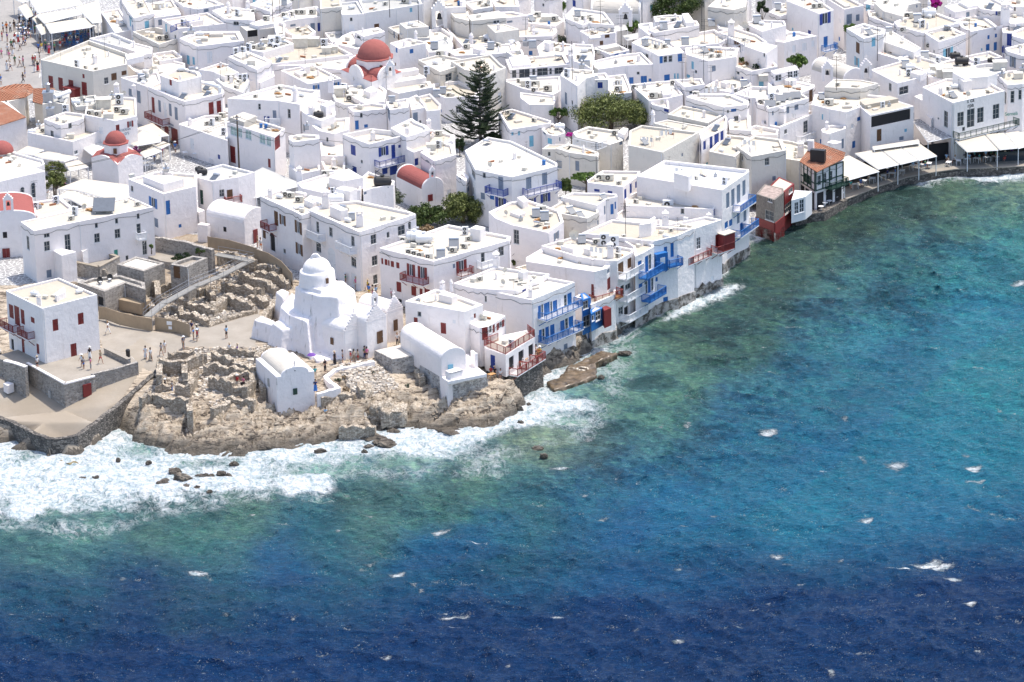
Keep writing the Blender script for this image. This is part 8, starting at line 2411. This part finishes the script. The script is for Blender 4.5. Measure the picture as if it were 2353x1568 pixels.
# ================================================================ people
def skinmesh(name,V,E,Rr,sub=1):
 me=bpy.data.meshes.new(name);me.from_pydata([Vector(v)for v in V],E,[])
 o=bpy.data.objects.new(name,me);COL.objects.link(o)
 sk=o.modifiers.new('s','SKIN');sk.use_smooth_shade=True
 for i,r in enumerate(Rr):
  d=me.skin_vertices[0].data[i];d.radius=(r,r)if not isinstance(r,tuple)else r;d.use_root=(i==0)
 ss=o.modifiers.new('u','SUBSURF');ss.levels=sub
 dg=bpy.context.evaluated_depsgraph_get();dg.update()
 m2=bpy.data.meshes.new_from_object(o.evaluated_get(dg));m2.name=name
 bpy.data.objects.remove(o);bpy.data.meshes.remove(me)
 return m2
POSE={
# hip height, torso lean, (left knee, left foot), (right knee, right foot), (elbow, hand) x2
'stand':(.90,0,((.10,-.02,.48),(.11,.03,.06)),((-.10,-.03,.48),(-.12,.02,.06)),((.25,.02,1.12),(.26,-.08,.88)),((-.25,.02,1.12),(-.27,-.06,.88))),
'walk':(.90,.04,((.09,-.22,.50),(.09,-.30,.06)),((-.09,.10,.48),(-.09,.36,.10)),((.24,.16,1.14),(.24,.10,.92)),((-.24,-.16,1.14),(-.24,-.32,.98))),
'hands':(.90,0,((.10,-.03,.48),(.13,.03,.06)),((-.11,-.02,.48),(-.14,.0,.06)),((.27,.0,1.14),(.14,-.24,1.22)),((-.27,.02,1.12),(-.12,-.24,1.16))),
'sit':(.48,.05,((.10,-.42,.50),(.11,-.44,.06)),((-.10,-.42,.50),(-.12,-.40,.06)),((.24,-.05,.74),(.14,-.30,.72)),((-.24,-.05,.74),(-.12,-.32,.70))),
}
def make_pose(k):
 hz,ln,Lg,Rg,La,Ra=POSE[k]
 sh=hz+.50;nk=hz+.58
 V=[(0,0,hz),(0,-.01-ln,hz+.22),(0,-ln,sh-.06),(0,-ln,nk),(0,-.02-ln,nk+.12),(0,-.02-ln,nk+.25),
 (.09,0,hz-.04),Lg[0],Lg[1],(Lg[1][0],Lg[1][1]-.14,.04),(-.09,0,hz-.04),Rg[0],Rg[1],(Rg[1][0],Rg[1][1]-.14,.04),
 (.17,-ln,sh-.02),La[0],La[1],(-.17,-ln,sh-.02),Ra[0],Ra[1]]
 E=[(0,1),(1,2),(2,3),(3,4),(4,5),(0,6),(6,7),(7,8),(8,9),(0,10),(10,11),(11,12),(12,13),(2,14),(14,15),(15,16),(2,17),(17,18),(18,19)]
 Rr=[.13,(.13,.10),(.14,.10),.055,.085,.075,.085,.058,.042,.04,.085,.058,.042,.04,.06,.042,.032,.06,.042,.032]
 body=skinmesh('body',V,E,Rr)
 # hands and nose stay readable: five short fingers and a nose added to the same skin
 bm=bmesh.new();bm.from_mesh(body)
 for h_ in(La,Ra):
  e,w_=Vector(h_[0]),Vector(h_[1]);d=(w_-e).normalized();s=d.cross(Vector((0,0,1)));s=s.normalized()if s.length>.1 else Vector((1,0,0))
  for i in range(5):
   o_=w_+d*.02+s*(.014*(i-2));l_=(.05,.085,.09,.085,.07)[i]
   bmesh.ops.create_cone(bm,segments=5,radius1=.010,radius2=.007,depth=l_,cap_ends=True,matrix=Matrix.Translation(o_+d*(l_/2+.02))@d.to_track_quat('Z','Y').to_matrix().to_4x4())
 bmesh.ops.create_cone(bm,segments=5,radius1=.022,radius2=.006,depth=.05,cap_ends=True,matrix=Matrix.Translation((0,-.115-ln,nk+.17))@Matrix.Rotation(R(70),4,'X'))
 bm.to_mesh(body);bm.free()
 top=skinmesh('shirt',[V[0],V[1],V[2],(0,-ln,sh+.02),V[14],tuple((Vector(V[14])*.35+Vector(La[0])*.65)),V[17],tuple((Vector(V[17])*.35+Vector(Ra[0])*.65))],
 [(0,1),(1,2),(2,3),(2,4),(4,5),(2,6),(6,7)],[.15,(.155,.12),(.165,.125),.07,.08,.062,.08,.062])
 f=.62 if k!='sit' else.85
 kn=lambda h,K:tuple(Vector(h)*(1-f)+Vector(K)*f)
 sho=skinmesh('shorts',[(0,0,hz+.06),(0,0,hz-.02),V[6],kn(V[6],Lg[0]),V[10],kn(V[10],Rg[0])],[(0,1),(1,2),(2,3),(1,4),(4,5)],[.15,.15,.105,.088,.105,.088])
 lg=skinmesh('trousers',[(0,0,hz+.06),(0,0,hz-.02),V[6],Lg[0],tuple(Vector(Lg[1])+Vector((0,0,.05))),V[10],Rg[0],tuple(Vector(Rg[1])+Vector((0,0,.05)))],[(0,1),(1,2),(2,3),(3,4),(1,5),(5,6),(6,7)],[.15,.15,.105,.078,.062,.105,.078,.062])
 b=MB()
 if k!='sit':rr_=[[((r*math.cos(2*math.pi*i/14)),r*.8*math.sin(2*math.pi*i/14),z)for i in range(14)]for r,z in((.155,hz+.14),(.18,hz),(.23,.45),(.27,.22))]
 else:rr_=[[((r*math.cos(2*math.pi*i/14)),y+r*sy*math.sin(2*math.pi*i/14),z)for i in range(14)]for r,y,sy,z in((.155,0,.8,hz+.14),(.19,-.12,1.2,hz+.03),(.2,-.25,1.1,hz-.05),(.21,-.36,.6,.25))]
 b.rings(rr_[::-1],True,True);sk=b.mesh('skirt')
 hb=MB();c=Vector((0,.01-ln,nk+.20))
 hb.rings([[(c.x+r*math.cos(2*math.pi*i/10),c.y+r*math.sin(2*math.pi*i/10)+.015,c.z+z)for i in range(10)]for r,z in((.085,-.13),(.108,-.02),(.105,.07),(.06,.125),(.01,.14))],True,True)
 hair=hb.mesh('hair')
 ht=MB();ht.rings([[(c.x+r*math.cos(2*math.pi*i/12),c.y+r*math.sin(2*math.pi*i/12),c.z+z)for i in range(12)]for r,z in((.20,.045),(.21,.055),(.12,.07),(.11,.16),(.02,.17))],True,True)
 hat=ht.mesh('hat')
 return dict(body=body,shirt=top,shorts=sho,trousers=lg,skirt=sk,hair=hair,hat=hat)
POSES={k:make_pose(k)for k in POSE}
CL={'white':(.75,.75,.74),'black':(.02,.02,.025),'red':(.50,.03,.04),'orange':(.75,.17,.02),'purple':(.16,.07,.32),'navy':(.02,.04,.13),'blue':(.06,.20,.55),'light blue':(.32,.52,.72),'green':(.05,.20,.10),'grey':(.28,.28,.29),'pink':(.68,.20,.34),'beige':(.50,.42,.32),'teal':(.05,.35,.36),'yellow':(.70,.50,.08),'brown':(.16,.09,.05),'khaki':(.26,.22,.14)}
for k,c in CL.items():M['cloth_'+k]=plain(k.replace(' ','_')+'_cloth',c,.9,var=.05)
M['skin']=plain('skin',(.46,.25,.17),.6,var=.1);M['skin2']=plain('tanned_skin',(.30,.15,.09),.6,var=.1)
M['hair1']=plain('dark_hair',(.025,.018,.013),.6);M['hair2']=plain('fair_hair',(.30,.19,.09),.6)
for P_ in POSES.values():
 for me in P_.values():
  me.materials.clear();me.materials.append(M['skin'])
g_=random.Random(21)
def person(p,pose,top,low,lowc,rz,label,hat=None,group=None,scale=None):
 o=empty('person',p,rz);o['label']=label;o['category']='person'
 if group:o['group']=group
 s=scale or g_.uniform(.96,1.06);o.scale=(s,s,s)
 def add(part,mat):
  me=POSES[pose][part];c=bpy.data.objects.new(part,me);c.parent=o;COL.objects.link(c)
  c.material_slots[0].link='OBJECT';c.material_slots[0].material=mat
 add('body',g_.choice([M['skin'],M['skin'],M['skin2']]))
 add('shirt',M['cloth_'+top]);add(low,M['cloth_'+lowc])
 add('hair',g_.choice([M['hair1'],M['hair1'],M['hair2']]))
 if hat:add('hat',M['cloth_'+hat])
 return o
USED=set()
TOPS=['white','black','red','grey','navy','light blue','green','pink','beige','teal','blue','yellow','orange','purple','brown','khaki']
LOWS=[('shorts','beige'),('trousers','navy'),('shorts','black'),('skirt','white'),('trousers','grey'),('shorts','blue'),('shorts','khaki'),('skirt','red'),('shorts','white'),('trousers','black')]
def crowd(T,s,where,poses,z=None,verb='standing',rot=None):
 RES=set((q[2].replace('_',' '),*q[3].split('.'))for q in(t.split(',')for t in s.split())if len(q)>3)
 for tok in s.split():
  q=tok.split(',');x,y=float(q[0]),float(q[1])
  top=q[2].replace('_',' ')if len(q)>2 else None
  p=on_ground(T,x,y)if z is None else at(T,x,y,z)
  for _ in range(400):
   t=top or g_.choice(TOPS[:10]if g_.random()<.7 else TOPS);lo,lc=g_.choice(LOWS)
   if len(q)>3:lo,lc=q[3].split('.')
   if(where,t,lo,lc)not in USED and(len(q)>3 or(t,lo,lc)not in RES):break
  USED.add((where,t,lo,lc))
  pz=g_.choice(poses);rz=g_.uniform(-3.1,3.1)if rot is None else rot+g_.uniform(-.5,.5)
  hat=g_.choice([None,None,None,'beige','white'])
  v={'walk':'walking','sit':'sitting'}.get(pz,verb)
  person(p,pz,t,lo,lc,rz,' '.join(('%s in %s top and %s %s %s %s'%('person',t,lc,lo,v,where)).split()[:16]),hat)
sw=['stand','walk','walk','hands','stand']
crowd('00','30,300,light_blue 62,295,orange,shorts.black 97,300,white 133,280,black,shorts.khaki 172,300,beige 20,375,red 68,385,purple,shorts.beige 138,390,red,skirt.white 170,395 105,455,green 130,450,brown 183,465,white 215,420 235,415,white,shorts.blue 72,500,white,trousers.grey 15,535 65,650,white,skirt.white 95,650,white,shorts.navy 85,560 138,600,green 182,615,white,shorts.beige 215,612,pink 320,665,navy,skirt.white 350,658,black,skirt.red 305,600 325,600 367,575,grey 212,760,black 232,710,grey 8,780,blue 355,480,blue,shorts.navy 385,480,yellow 420,460 452,500,pink 503,480,green,trousers.black 555,455,red,shorts.white 180,230 245,360,navy 212,300 375,400 270,300 120,510,beige 600,430,red,shorts.navy','on the harbour square',sw,z=5.0)
crowd('00','1613,1405,blue,shorts.white 1580,1370,black 1420,1480,white 1500,1440','by the corner tavern',['stand','walk'],z=5.0)
crowd('20','345,255,white,shorts.black 755,235,white,shorts.navy 770,255,grey,shorts.blue 828,170,black 835,260,pink,trousers.grey 925,205,khaki,shorts.red','on the raised stone terrace',['stand','walk','hands'],z=5.25)
crowd('20','1340,160,white,skirt.white 1385,180,white,skirt.beige 1485,135,grey,shorts.khaki 1515,108,white,shorts.beige 1688,68,navy,trousers.grey','by the seaside dig path',['walk','stand'])
crowd('10','992,1500,white,trousers.white 1765,1495,navy 1815,1540,light_blue,shorts.navy 1780,1560,blue,shorts.beige 1690,1640,grey 1812,1570,red,shorts.navy 2083,1545,light_blue,shorts.black','beside the tan hoarding',['stand','walk','hands'],z=5)
crowd('20','1520,465,black,skirt.black 1585,478,grey,trousers.blue 2185,145,purple,shorts.black 2112,130,white,shorts.beige','inside the seaside dig',['stand','hands'])
crowd('20','2097,322,black,shorts.blue 2150,322,blue,shorts.black 2180,402,red,shorts.khaki 2243,412,pink,trousers.black','on a ruin wall',['sit'])
crowd('21','636,282,black,trousers.black 725,215,black,skirt.black 798,200,grey,shorts.navy 1000,165,green,trousers.navy 900,197,beige,shorts.khaki 938,190,beige,shorts.red 1052,130,white,shorts.black 1105,85,white,trousers.beige 545,345,teal,trousers.beige 548,470,navy,skirt.blue 870,202,red,shorts.grey 1020,168,pink,shorts.black','below the stepped gable chapels',['stand','stand','hands'],z=4.95)
crowd('21','642,722,light_blue,skirt.blue','alone on the shore rocks',['walk'])
crowd('21','1300,40,white,trousers.black 1332,30,black,skirt.black','in front of the right hand chapel',['stand','hands'],z=5)
crowd('11','430,910,grey,trousers.black 805,1020,black,trousers.grey 935,1078,grey,shorts.black 995,1100,navy,shorts.grey 1040,1155,blue,shorts.yellow 1072,1165,beige,shorts.pink 1105,1168,light_blue,shorts.beige 1028,1110,yellow,shorts.navy 920,1090,pink,shorts.white 45,730,white,shorts.orange 70,738,white,trousers.white 15,705,brown,shorts.beige 825,1060,green,shorts.brown','in the lane behind the dome church',['stand','walk'],z=5)
crowd('11','1248,1195,pink,trousers.black','leaning by the oxblood balcony hotel',['stand'],z=5)
crowd('11','222,578,purple,shorts.navy','on the brown outside stair',['stand'],z=8.3)
crowd('10','2055,632,white,trousers.black 2145,648,green,trousers.green 1942,605,pink,shorts.black 435,255,white,trousers.white 590,140,white,skirt.pink','beside the small vaulted chapel',['stand'],z=5)
crowd('W','497,1290,white,shorts.beige 548,1255,black,shorts.beige 632,1212,white,shorts.khaki 686,1165,navy,shorts.grey 806,1105,black,shorts.khaki 822,1065,white,shorts.white 872,1085,yellow,shorts.grey','at the red balcony tables',['sit'],z=3.8,rot=0)
crowd('W','215,1345,red,shorts.khaki 268,1352,black,trousers.black 345,1385,white,shorts.black','at the tavern corner table',['sit'],z=3.6,rot=0)
crowd('12','1060,1125,white,shorts.grey 1110,1110,black,shorts.grey 1060,1310,white,shorts.navy 1125,1290,black,trousers.grey','on the stacked white balconies',['sit'],z=None)
crowd('13','470,322,yellow,shorts.navy 500,290,white,shorts.grey 620,222,light_blue,shorts.navy 655,200,white,shorts.beige 760,160,teal,shorts.white 850,140 930,110 1100,60 1170,45,blue,shorts.beige','at the seafront tables',['sit'],z=1.25)
crowd('03','1362,1535,teal 1408,1540 1722,1505,white,shorts.black 1660,1512,beige 1850,1480 1940,1480,teal,shorts.grey 2000,1470,light_blue,shorts.grey 1900,1455 1330,1550 1440,1540 1640,1480 2100,1480 2180,1470 2240,1450 2050,1440 1800,1450','under the seafront awnings',['sit','sit','stand'],z=1.25)
# tables and chairs
b1=MB();b1.tube((0,0,.72),(0,0,.75),.42,.42,16)
b2=MB();b2.tube((0,0,0),(0,0,.72),.035,n=6);b2.tube((0,0,0),(0,0,.03),.22,.2,10)
template('rtable','round_table',[('table_top',b1,M['wpaint']),('pedestal',b2,M['wpaint'])])
b1=MB();b1.box((0,0,.74),(1.0,.75,.04));b2=MB()
for x in(-.44,.44):
 for y in(-.32,.32):b2.box((x,y,.36),(.05,.05,.72))
template('table','table',[('table_top',b1,M['wpaint']),('legs',b2,M['wpaint'])])
template('wtable','table',[('table_top',b1,M['wood']),('legs',b2,M['wood'])])
for key,mt in(('chair','blue'),('wchair','wpaint')):
 b1=MB();b1.box((0,0,.45),(.42,.42,.04));b2=MB();b2.box((0,.20,.85),(.42,.03,.10));b2.box((0,.20,.66),(.42,.03,.06));b3=MB()
 for x in(-.19,.19):
  b3.box((x,-.19,.22),(.035,.035,.44));b3.box((x,.20,.45),(.035,.035,.9))
 template(key,'chair',[('seat',b1,M[mt]),('backrest',b2,M[mt]),('legs',b3,M[mt])])
def furn(T,s,key,z,label,cat,group,rz=None):
 for tok in s.split():
  x,y=(float(k)for k in tok.split(','));put(key,at(T,x,y,z),g_.uniform(0,3)if rz is None else rz,1,label=label,cat=cat,group=group)
furn('03','1330,1560 1400,1552 1480,1540 1660,1530 1750,1515 1830,1500 1920,1495 2010,1485 2090,1478','table',1.2,'table under the cream seafront awnings','table','tables under the seafront awnings')
furn('13','800,165 880,135 960,112 1060,85 1140,65 1230,40','table',1.2,'white cafe table behind the dark quay wall','table','white tables on the quay')
furn('13','487,372 525,338 563,320 620,282 652,260 682,245','rtable',1.2,'tall round white table on the tavern sea steps','table','round tables on the sea steps')
furn('W','560,1245 655,1190 770,1110 845,1090','wtable',3.76,'orange topped table on a red tavern balcony','table','tables on the red balconies')
furn('W','225,1400','wtable',3.6,'wooden table at the tavern corner above the rocks','table',None)
furn('00','1360,330 1405,335','rtable',8.5,'round white table on the sunken roof terrace','table','round tables on the roof terrace')
furn('00',' '.join('%d,%d'%(x,y)for x,y in((1700,1440),(1760,1425),(1800,1450),(1850,1440),(1900,1470),(1960,1500),(1340,1520),(1380,1500),(1400,1545),(1350,1560))),'table',5.05,'white clothed table beside the green window wing','table','tavern tables in the lane')
xs_=[(x,y)for y in range(315,431,19)for x in range(575+(y%7),860-(y-315),34)]
for i,(x,y)in enumerate(xs_):
 p=at('00',x,y,5.05)
 put('chair',p,0 if i%2 else 3.1,1,label='blue cafe chair in the crowded rows under the awnings',cat='chair',group='blue chairs of the square cafe')
 if i%2==0:
  t_,(lo,lc)=g_.choice(TOPS[:12]),('shorts','khaki')
  person(p+Vector((0,-.05,0)),'sit',t_,lo,lc,g_.choice([0,3.1]),'person seated in the dense crowd of blue cafe chairs',g_.choice([None,'beige','white']),'people seated under the square awnings')
for i in range(34):
 x,y=200+(i%6)*26-(i//6)*6,130+(i//6)*42
 p=at('00',x+g_.uniform(-8,8),y+g_.uniform(-6,6),5.05)
 put('chair' if i%3 else 'table',p,g_.uniform(0,3),1,label='dark blue chair at the edge of the harbour square' if i%3 else 'small table at the edge of the harbour square',cat='chair' if i%3 else 'table',group='chairs along the square edge' if i%3 else 'tables along the square edge')
 if i%2:
  person(p+Vector((.2,-.3,0)),'sit',g_.choice(TOPS[:10]),'shorts','navy',g_.uniform(-3,3),'person seated at a square edge table in shade',None,'people seated along the square edge')
furn('W','1010,545 1275,440 1040,850 1330,790','table',6.4,'white table on an azure balcony','table','tables on the azure balconies')if False else None
for(x,y)in((925,1035),(1010,1010)):
 p=at('10',x,y+15,DECKH.zr)
 o_=put('rtable',p,0,.6,label='small metal stool table on the white roof deck',cat='table',group='metal tables on the roof deck')
 # wire chairs
b1=MB();b1.rings([[(.42*s*math.cos(2*math.pi*k/14),-.1+.22*(1-s)+.30*s*math.sin(2*math.pi*k/14),.55+.42*s*math.sin(2*math.pi*k/14))for k in range(14)]for s in(1,.8,.4,.1)],True,False)
b2=MB();b2.tube((0,0,0),(0,0,.4),.02,n=4);b2.tube((-.25,-.2,0),(0,0,.4),.02,n=4);b2.tube((.25,-.2,0),(0,0,.4),.02,n=4)
template('wirechair','wire_chair',[('seat_shell',b1,M['wire']),('base',b2,M['wire'])])
furn('10','920,1040 1012,1015','wirechair',DECKH.zr,'round black wire chair on the white roof deck','chair','wire chairs on the roof deck',0)
p=at('20',1178,145,5.2);b_=MB();b_.tube(p,p+Vector((0,0,.9)),.26,.3,10);b_.tube(p+Vector((0,0,.9)),p+Vector((0,0,1.05)),.32,.2,10)
tag(mk('litter_bin',b_,M['black'],None),'black litter bin at the end of the short stone wall','bin')
p=at('21',515,245,4.9);b_=MB();b_.rings([circ(p,r,p.z+z,10)for r,z in((.6,1.75),(.35,1.95),(.03,2.05))],True,False)
up_=thing('umbrella',p,'purple parasol held open beside the sea chapel','umbrella');mk('canopy',b_,M['cloth_purple'],up_);b_=MB();b_.tube(p+Vector((0,0,.8)),p+Vector((0,0,2.0)),.015,n=4);mk('shaft',b_,M['metal'],up_)
p=at('10',1398,760,5.6);b_=MB();b_.rings([circ(p,r,p.z+z,12)for r,z in((.18,0),(.34,.35),(.36,.6),(.2,.85),(.24,.92))],True,True)
tag(mk('terracotta_jar',b_,M['terraL'],None),'large terracotta jar standing at the villa corner','jar')
# ================================================================ writing on the walls
def sign(H,T,x,y,lines,size,mat='dark',font_gap=1.15,name='lettering'):
 hit=facade_hit(H,T,x,y)
 if not hit:return
 F=H.fac[hit[0]]
 for i,s in enumerate(lines):
  cu=bpy.data.curves.new('t','FONT');cu.body=s;cu.size=size;cu.align_x='CENTER';cu.extrude=.015
  o=bpy.data.objects.new('t',cu);COL.objects.link(o)
  dg=bpy.context.evaluated_depsgraph_get();dg.update();me=bpy.data.meshes.new_from_object(o.evaluated_get(dg));bpy.data.objects.remove(o)
  me.name=name;me.materials.clear();me.materials.append(M[mat])
  q=bpy.data.objects.new(name,me);q.parent=H.root;COL.objects.link(q)
  u=hit[1];z=hit[2]-i*size*font_gap
  p=Vector((F['a'].x,F['a'].y,0))+Vector((F['d'].x,F['d'].y,0))*u+Vector((F['n'].x,F['n'].y,0))*.03+Vector((0,0,z))
  q.location=p-rootloc(H.root)
  q.rotation_euler=(R(90),0,math.atan2(F['d'].y,F['d'].x))
sign(TAVERNA,'00',1140,1205,['TAVERNA',"NIKO'S"],.55,'greyp')
sign(SCARPA,'03',1862,940,['s ca','rpa'],.95,'dark',.8)
for H_ in HOUSES:
 if H_.ref.startswith('two storey tavern'):sign(H_,'00',1570,1150,['TAVERNA',"NIKO'S"],.42,'greyp')
 if H_.ref.startswith('cafe roof terrace'):sign(H_,'03',2235,1060,['Semeli'],.8,'green')
 if H_.ref.startswith('white cottage with stained'):sign(H_,'11',1395,1475,['KASTRO'],.4,'dark')
 if H_.ref.startswith('rounded white house with vertical menu'):sign(H_,'01',1575,1490,['AEGEAN'],.3,'greyp')
 # black iron balcony of the lettered bar, seating on it
balcony(SCARPA,'03',1700,1245,2255,1150,1.5,'dgreen',zf=4.9)
# loggia frame: posts and rear wall
hit=facade_hit(LOGGIA,'03',1100,1000)
# ================================================================ rooftop odds and ends so that no flat roof stays bare
gg=random.Random(77)
b1=MB();b1.box((0,0,.32),(.6,1.8,.06));b1.obox((-.3,.6,.33),(.6,0,0),(0,.5,.45),(0,-.04,.05));b2=MB()
for x in(-.25,.25):
 for y in(-.7,.6):b2.box((x,y,.15),(.05,.05,.3))
b2.box((0,.6,.27),(.5,.05,.05));b2.box((0,-.7,.27),(.5,.05,.05));b2.box((0,0,.27),(.05,1.35,.05))
template('lounger','sun_lounger',[('bed',b1,M['canvas']),('legs',b2,M['wood'])])
b1=MB()
for k_ in range(5):b1.tube((-.5+.22*k_,0,0),(-.5+.22*k_,0,.28),.1,.13,8)
template('pots','flower_pots',[('flower_pots',b1,M['terraL'])],single=True)
b1=MB();b1.tube((-1.3,0,0),(-1.3,0,1.7),.03,n=5);b1.tube((1.3,0,0),(1.3,0,1.7),.03,n=5);b1.tube((-1.3,0,1.65),(1.3,0,1.65),.01,n=4);b2=MB()
for k_,w_ in enumerate((.5,.35,.6)):b2.box((-.9+.8*k_,0,1.25),(w_,.03,.8))
template('line','washing_line',[('frame',b1,M['metal']),('laundry',b2,M['cloth_white'])])
b1=MB();b1.box((0,0,.12),(1.3,.5,.1),.2);b1.box((.1,.1,.22),(1.1,.3,.08),-.3);b1.box((0,-.05,.3),(.9,.25,.08),.6)
template('planks','timber_pile',[('timber_pile',b1,M['wood'])],single=True)
b1=MB();b1.tube((0,0,0),(0,0,.9),.35,.35,12);b1.tube((0,0,.9),(0,0,1.0),.2,.1,8)
template('barrel','blue_barrel',[('blue_barrel',b1,M['blue'])],single=True)
ITEMN.update({'lounger':('sun lounger','sun lounger'),'pots':('flower pots','flower pots'),'line':('washing line','washing line'),'planks':('timber pile','timber'),'barrel':('blue barrel','barrel')})
for H_ in HOUSES:
 if H_.ref.startswith(('tall azure','azure boarded','oxblood slatted','stone walled','low stone','white service','white garden','small white stair','weathered board','red boarded','white framed')):continue
 A_=abs(sum(H_.poly[i].x*H_.poly[(i+1)%len(H_.poly)].y-H_.poly[(i+1)%len(H_.poly)].x*H_.poly[i].y for i in range(len(H_.poly))))/2
 n=min(9,int(A_/14)+gg.randrange(3))
 X_=np.array([p.x for p in H_.poly]);Y_=np.array([p.y for p in H_.poly])
 ins_=[tuple(p)for p in inset(H_.poly,.9)]
 for k in range(n):
  for _ in range(12):
   x,y=gg.uniform(X_.min(),X_.max()),gg.uniform(Y_.min(),Y_.max())
   if inpoly(np.array([x]),np.array([y]),ins_)[0]:
    kd=gg.choice(['box','hatch','ac','box','ant','chim','ac','dish','vent','lounger','pots','box','planks','solar','tank','rchim','box','hatch',gg.choice(['line','barrel','ac2'])])
    p=Vector((x,y,H_.zr));sc={'ant':.6,'vent':.5,'hatch':.9,'chim':.7,'solar':.6,'tank':.6,'rchim':.6,'barrel':.7}.get(kd,.9)*gg.uniform(.8,1.15)
    if kd in('chim','rchim'):put(kd,p,gg.uniform(0,1),sc,parent=H_.root)
    else:
     o=put(kd,p,gg.choice([-.6,.5,2.6]),sc,label='',cat=ITEMN[kd][1]);ROOFITEMS.append((o,kd,H_,x))
    break
label_items()
# ---------------------------------------------------------------- light, world, view
w=bpy.data.worlds.new('World');S.world=w
w.use_nodes=True
nt=w.node_tree
bg=nt.nodes['Background']
sky=nt.nodes.new('ShaderNodeTexSky');sky.sky_type='NISHITA';sky.sun_disc=False
SUN=Vector((.54,.35,1.78)).normalized()
sky.sun_elevation=math.asin(SUN.z)
sky.sun_rotation=math.atan2(SUN.x,SUN.y)
sky.air_density=.85;sky.dust_density=2.2;sky.ozone_density=.8
nt.links.new(sky.outputs[0],bg.inputs[0]);bg.inputs[1].default_value=.138
sd_=bpy.data.lights.new('sun','SUN');sd_.energy=2.3;sd_.angle=R(.53);sd_.color=(1,.935,.84)
so=bpy.data.objects.new('sun',sd_);COL.objects.link(so)
so.rotation_euler=(-SUN).to_track_quat('-Z','Y').to_euler()
so.location=(0,600,300)
S.view_settings.view_transform='Standard';S.view_settings.look='None'
S.view_settings.exposure=.98;S.view_settings.gamma=1
S.cycles.max_bounces=6;S.cycles.diffuse_bounces=4;S.cycles.glossy_bounces=3
S.cycles.use_denoising=True
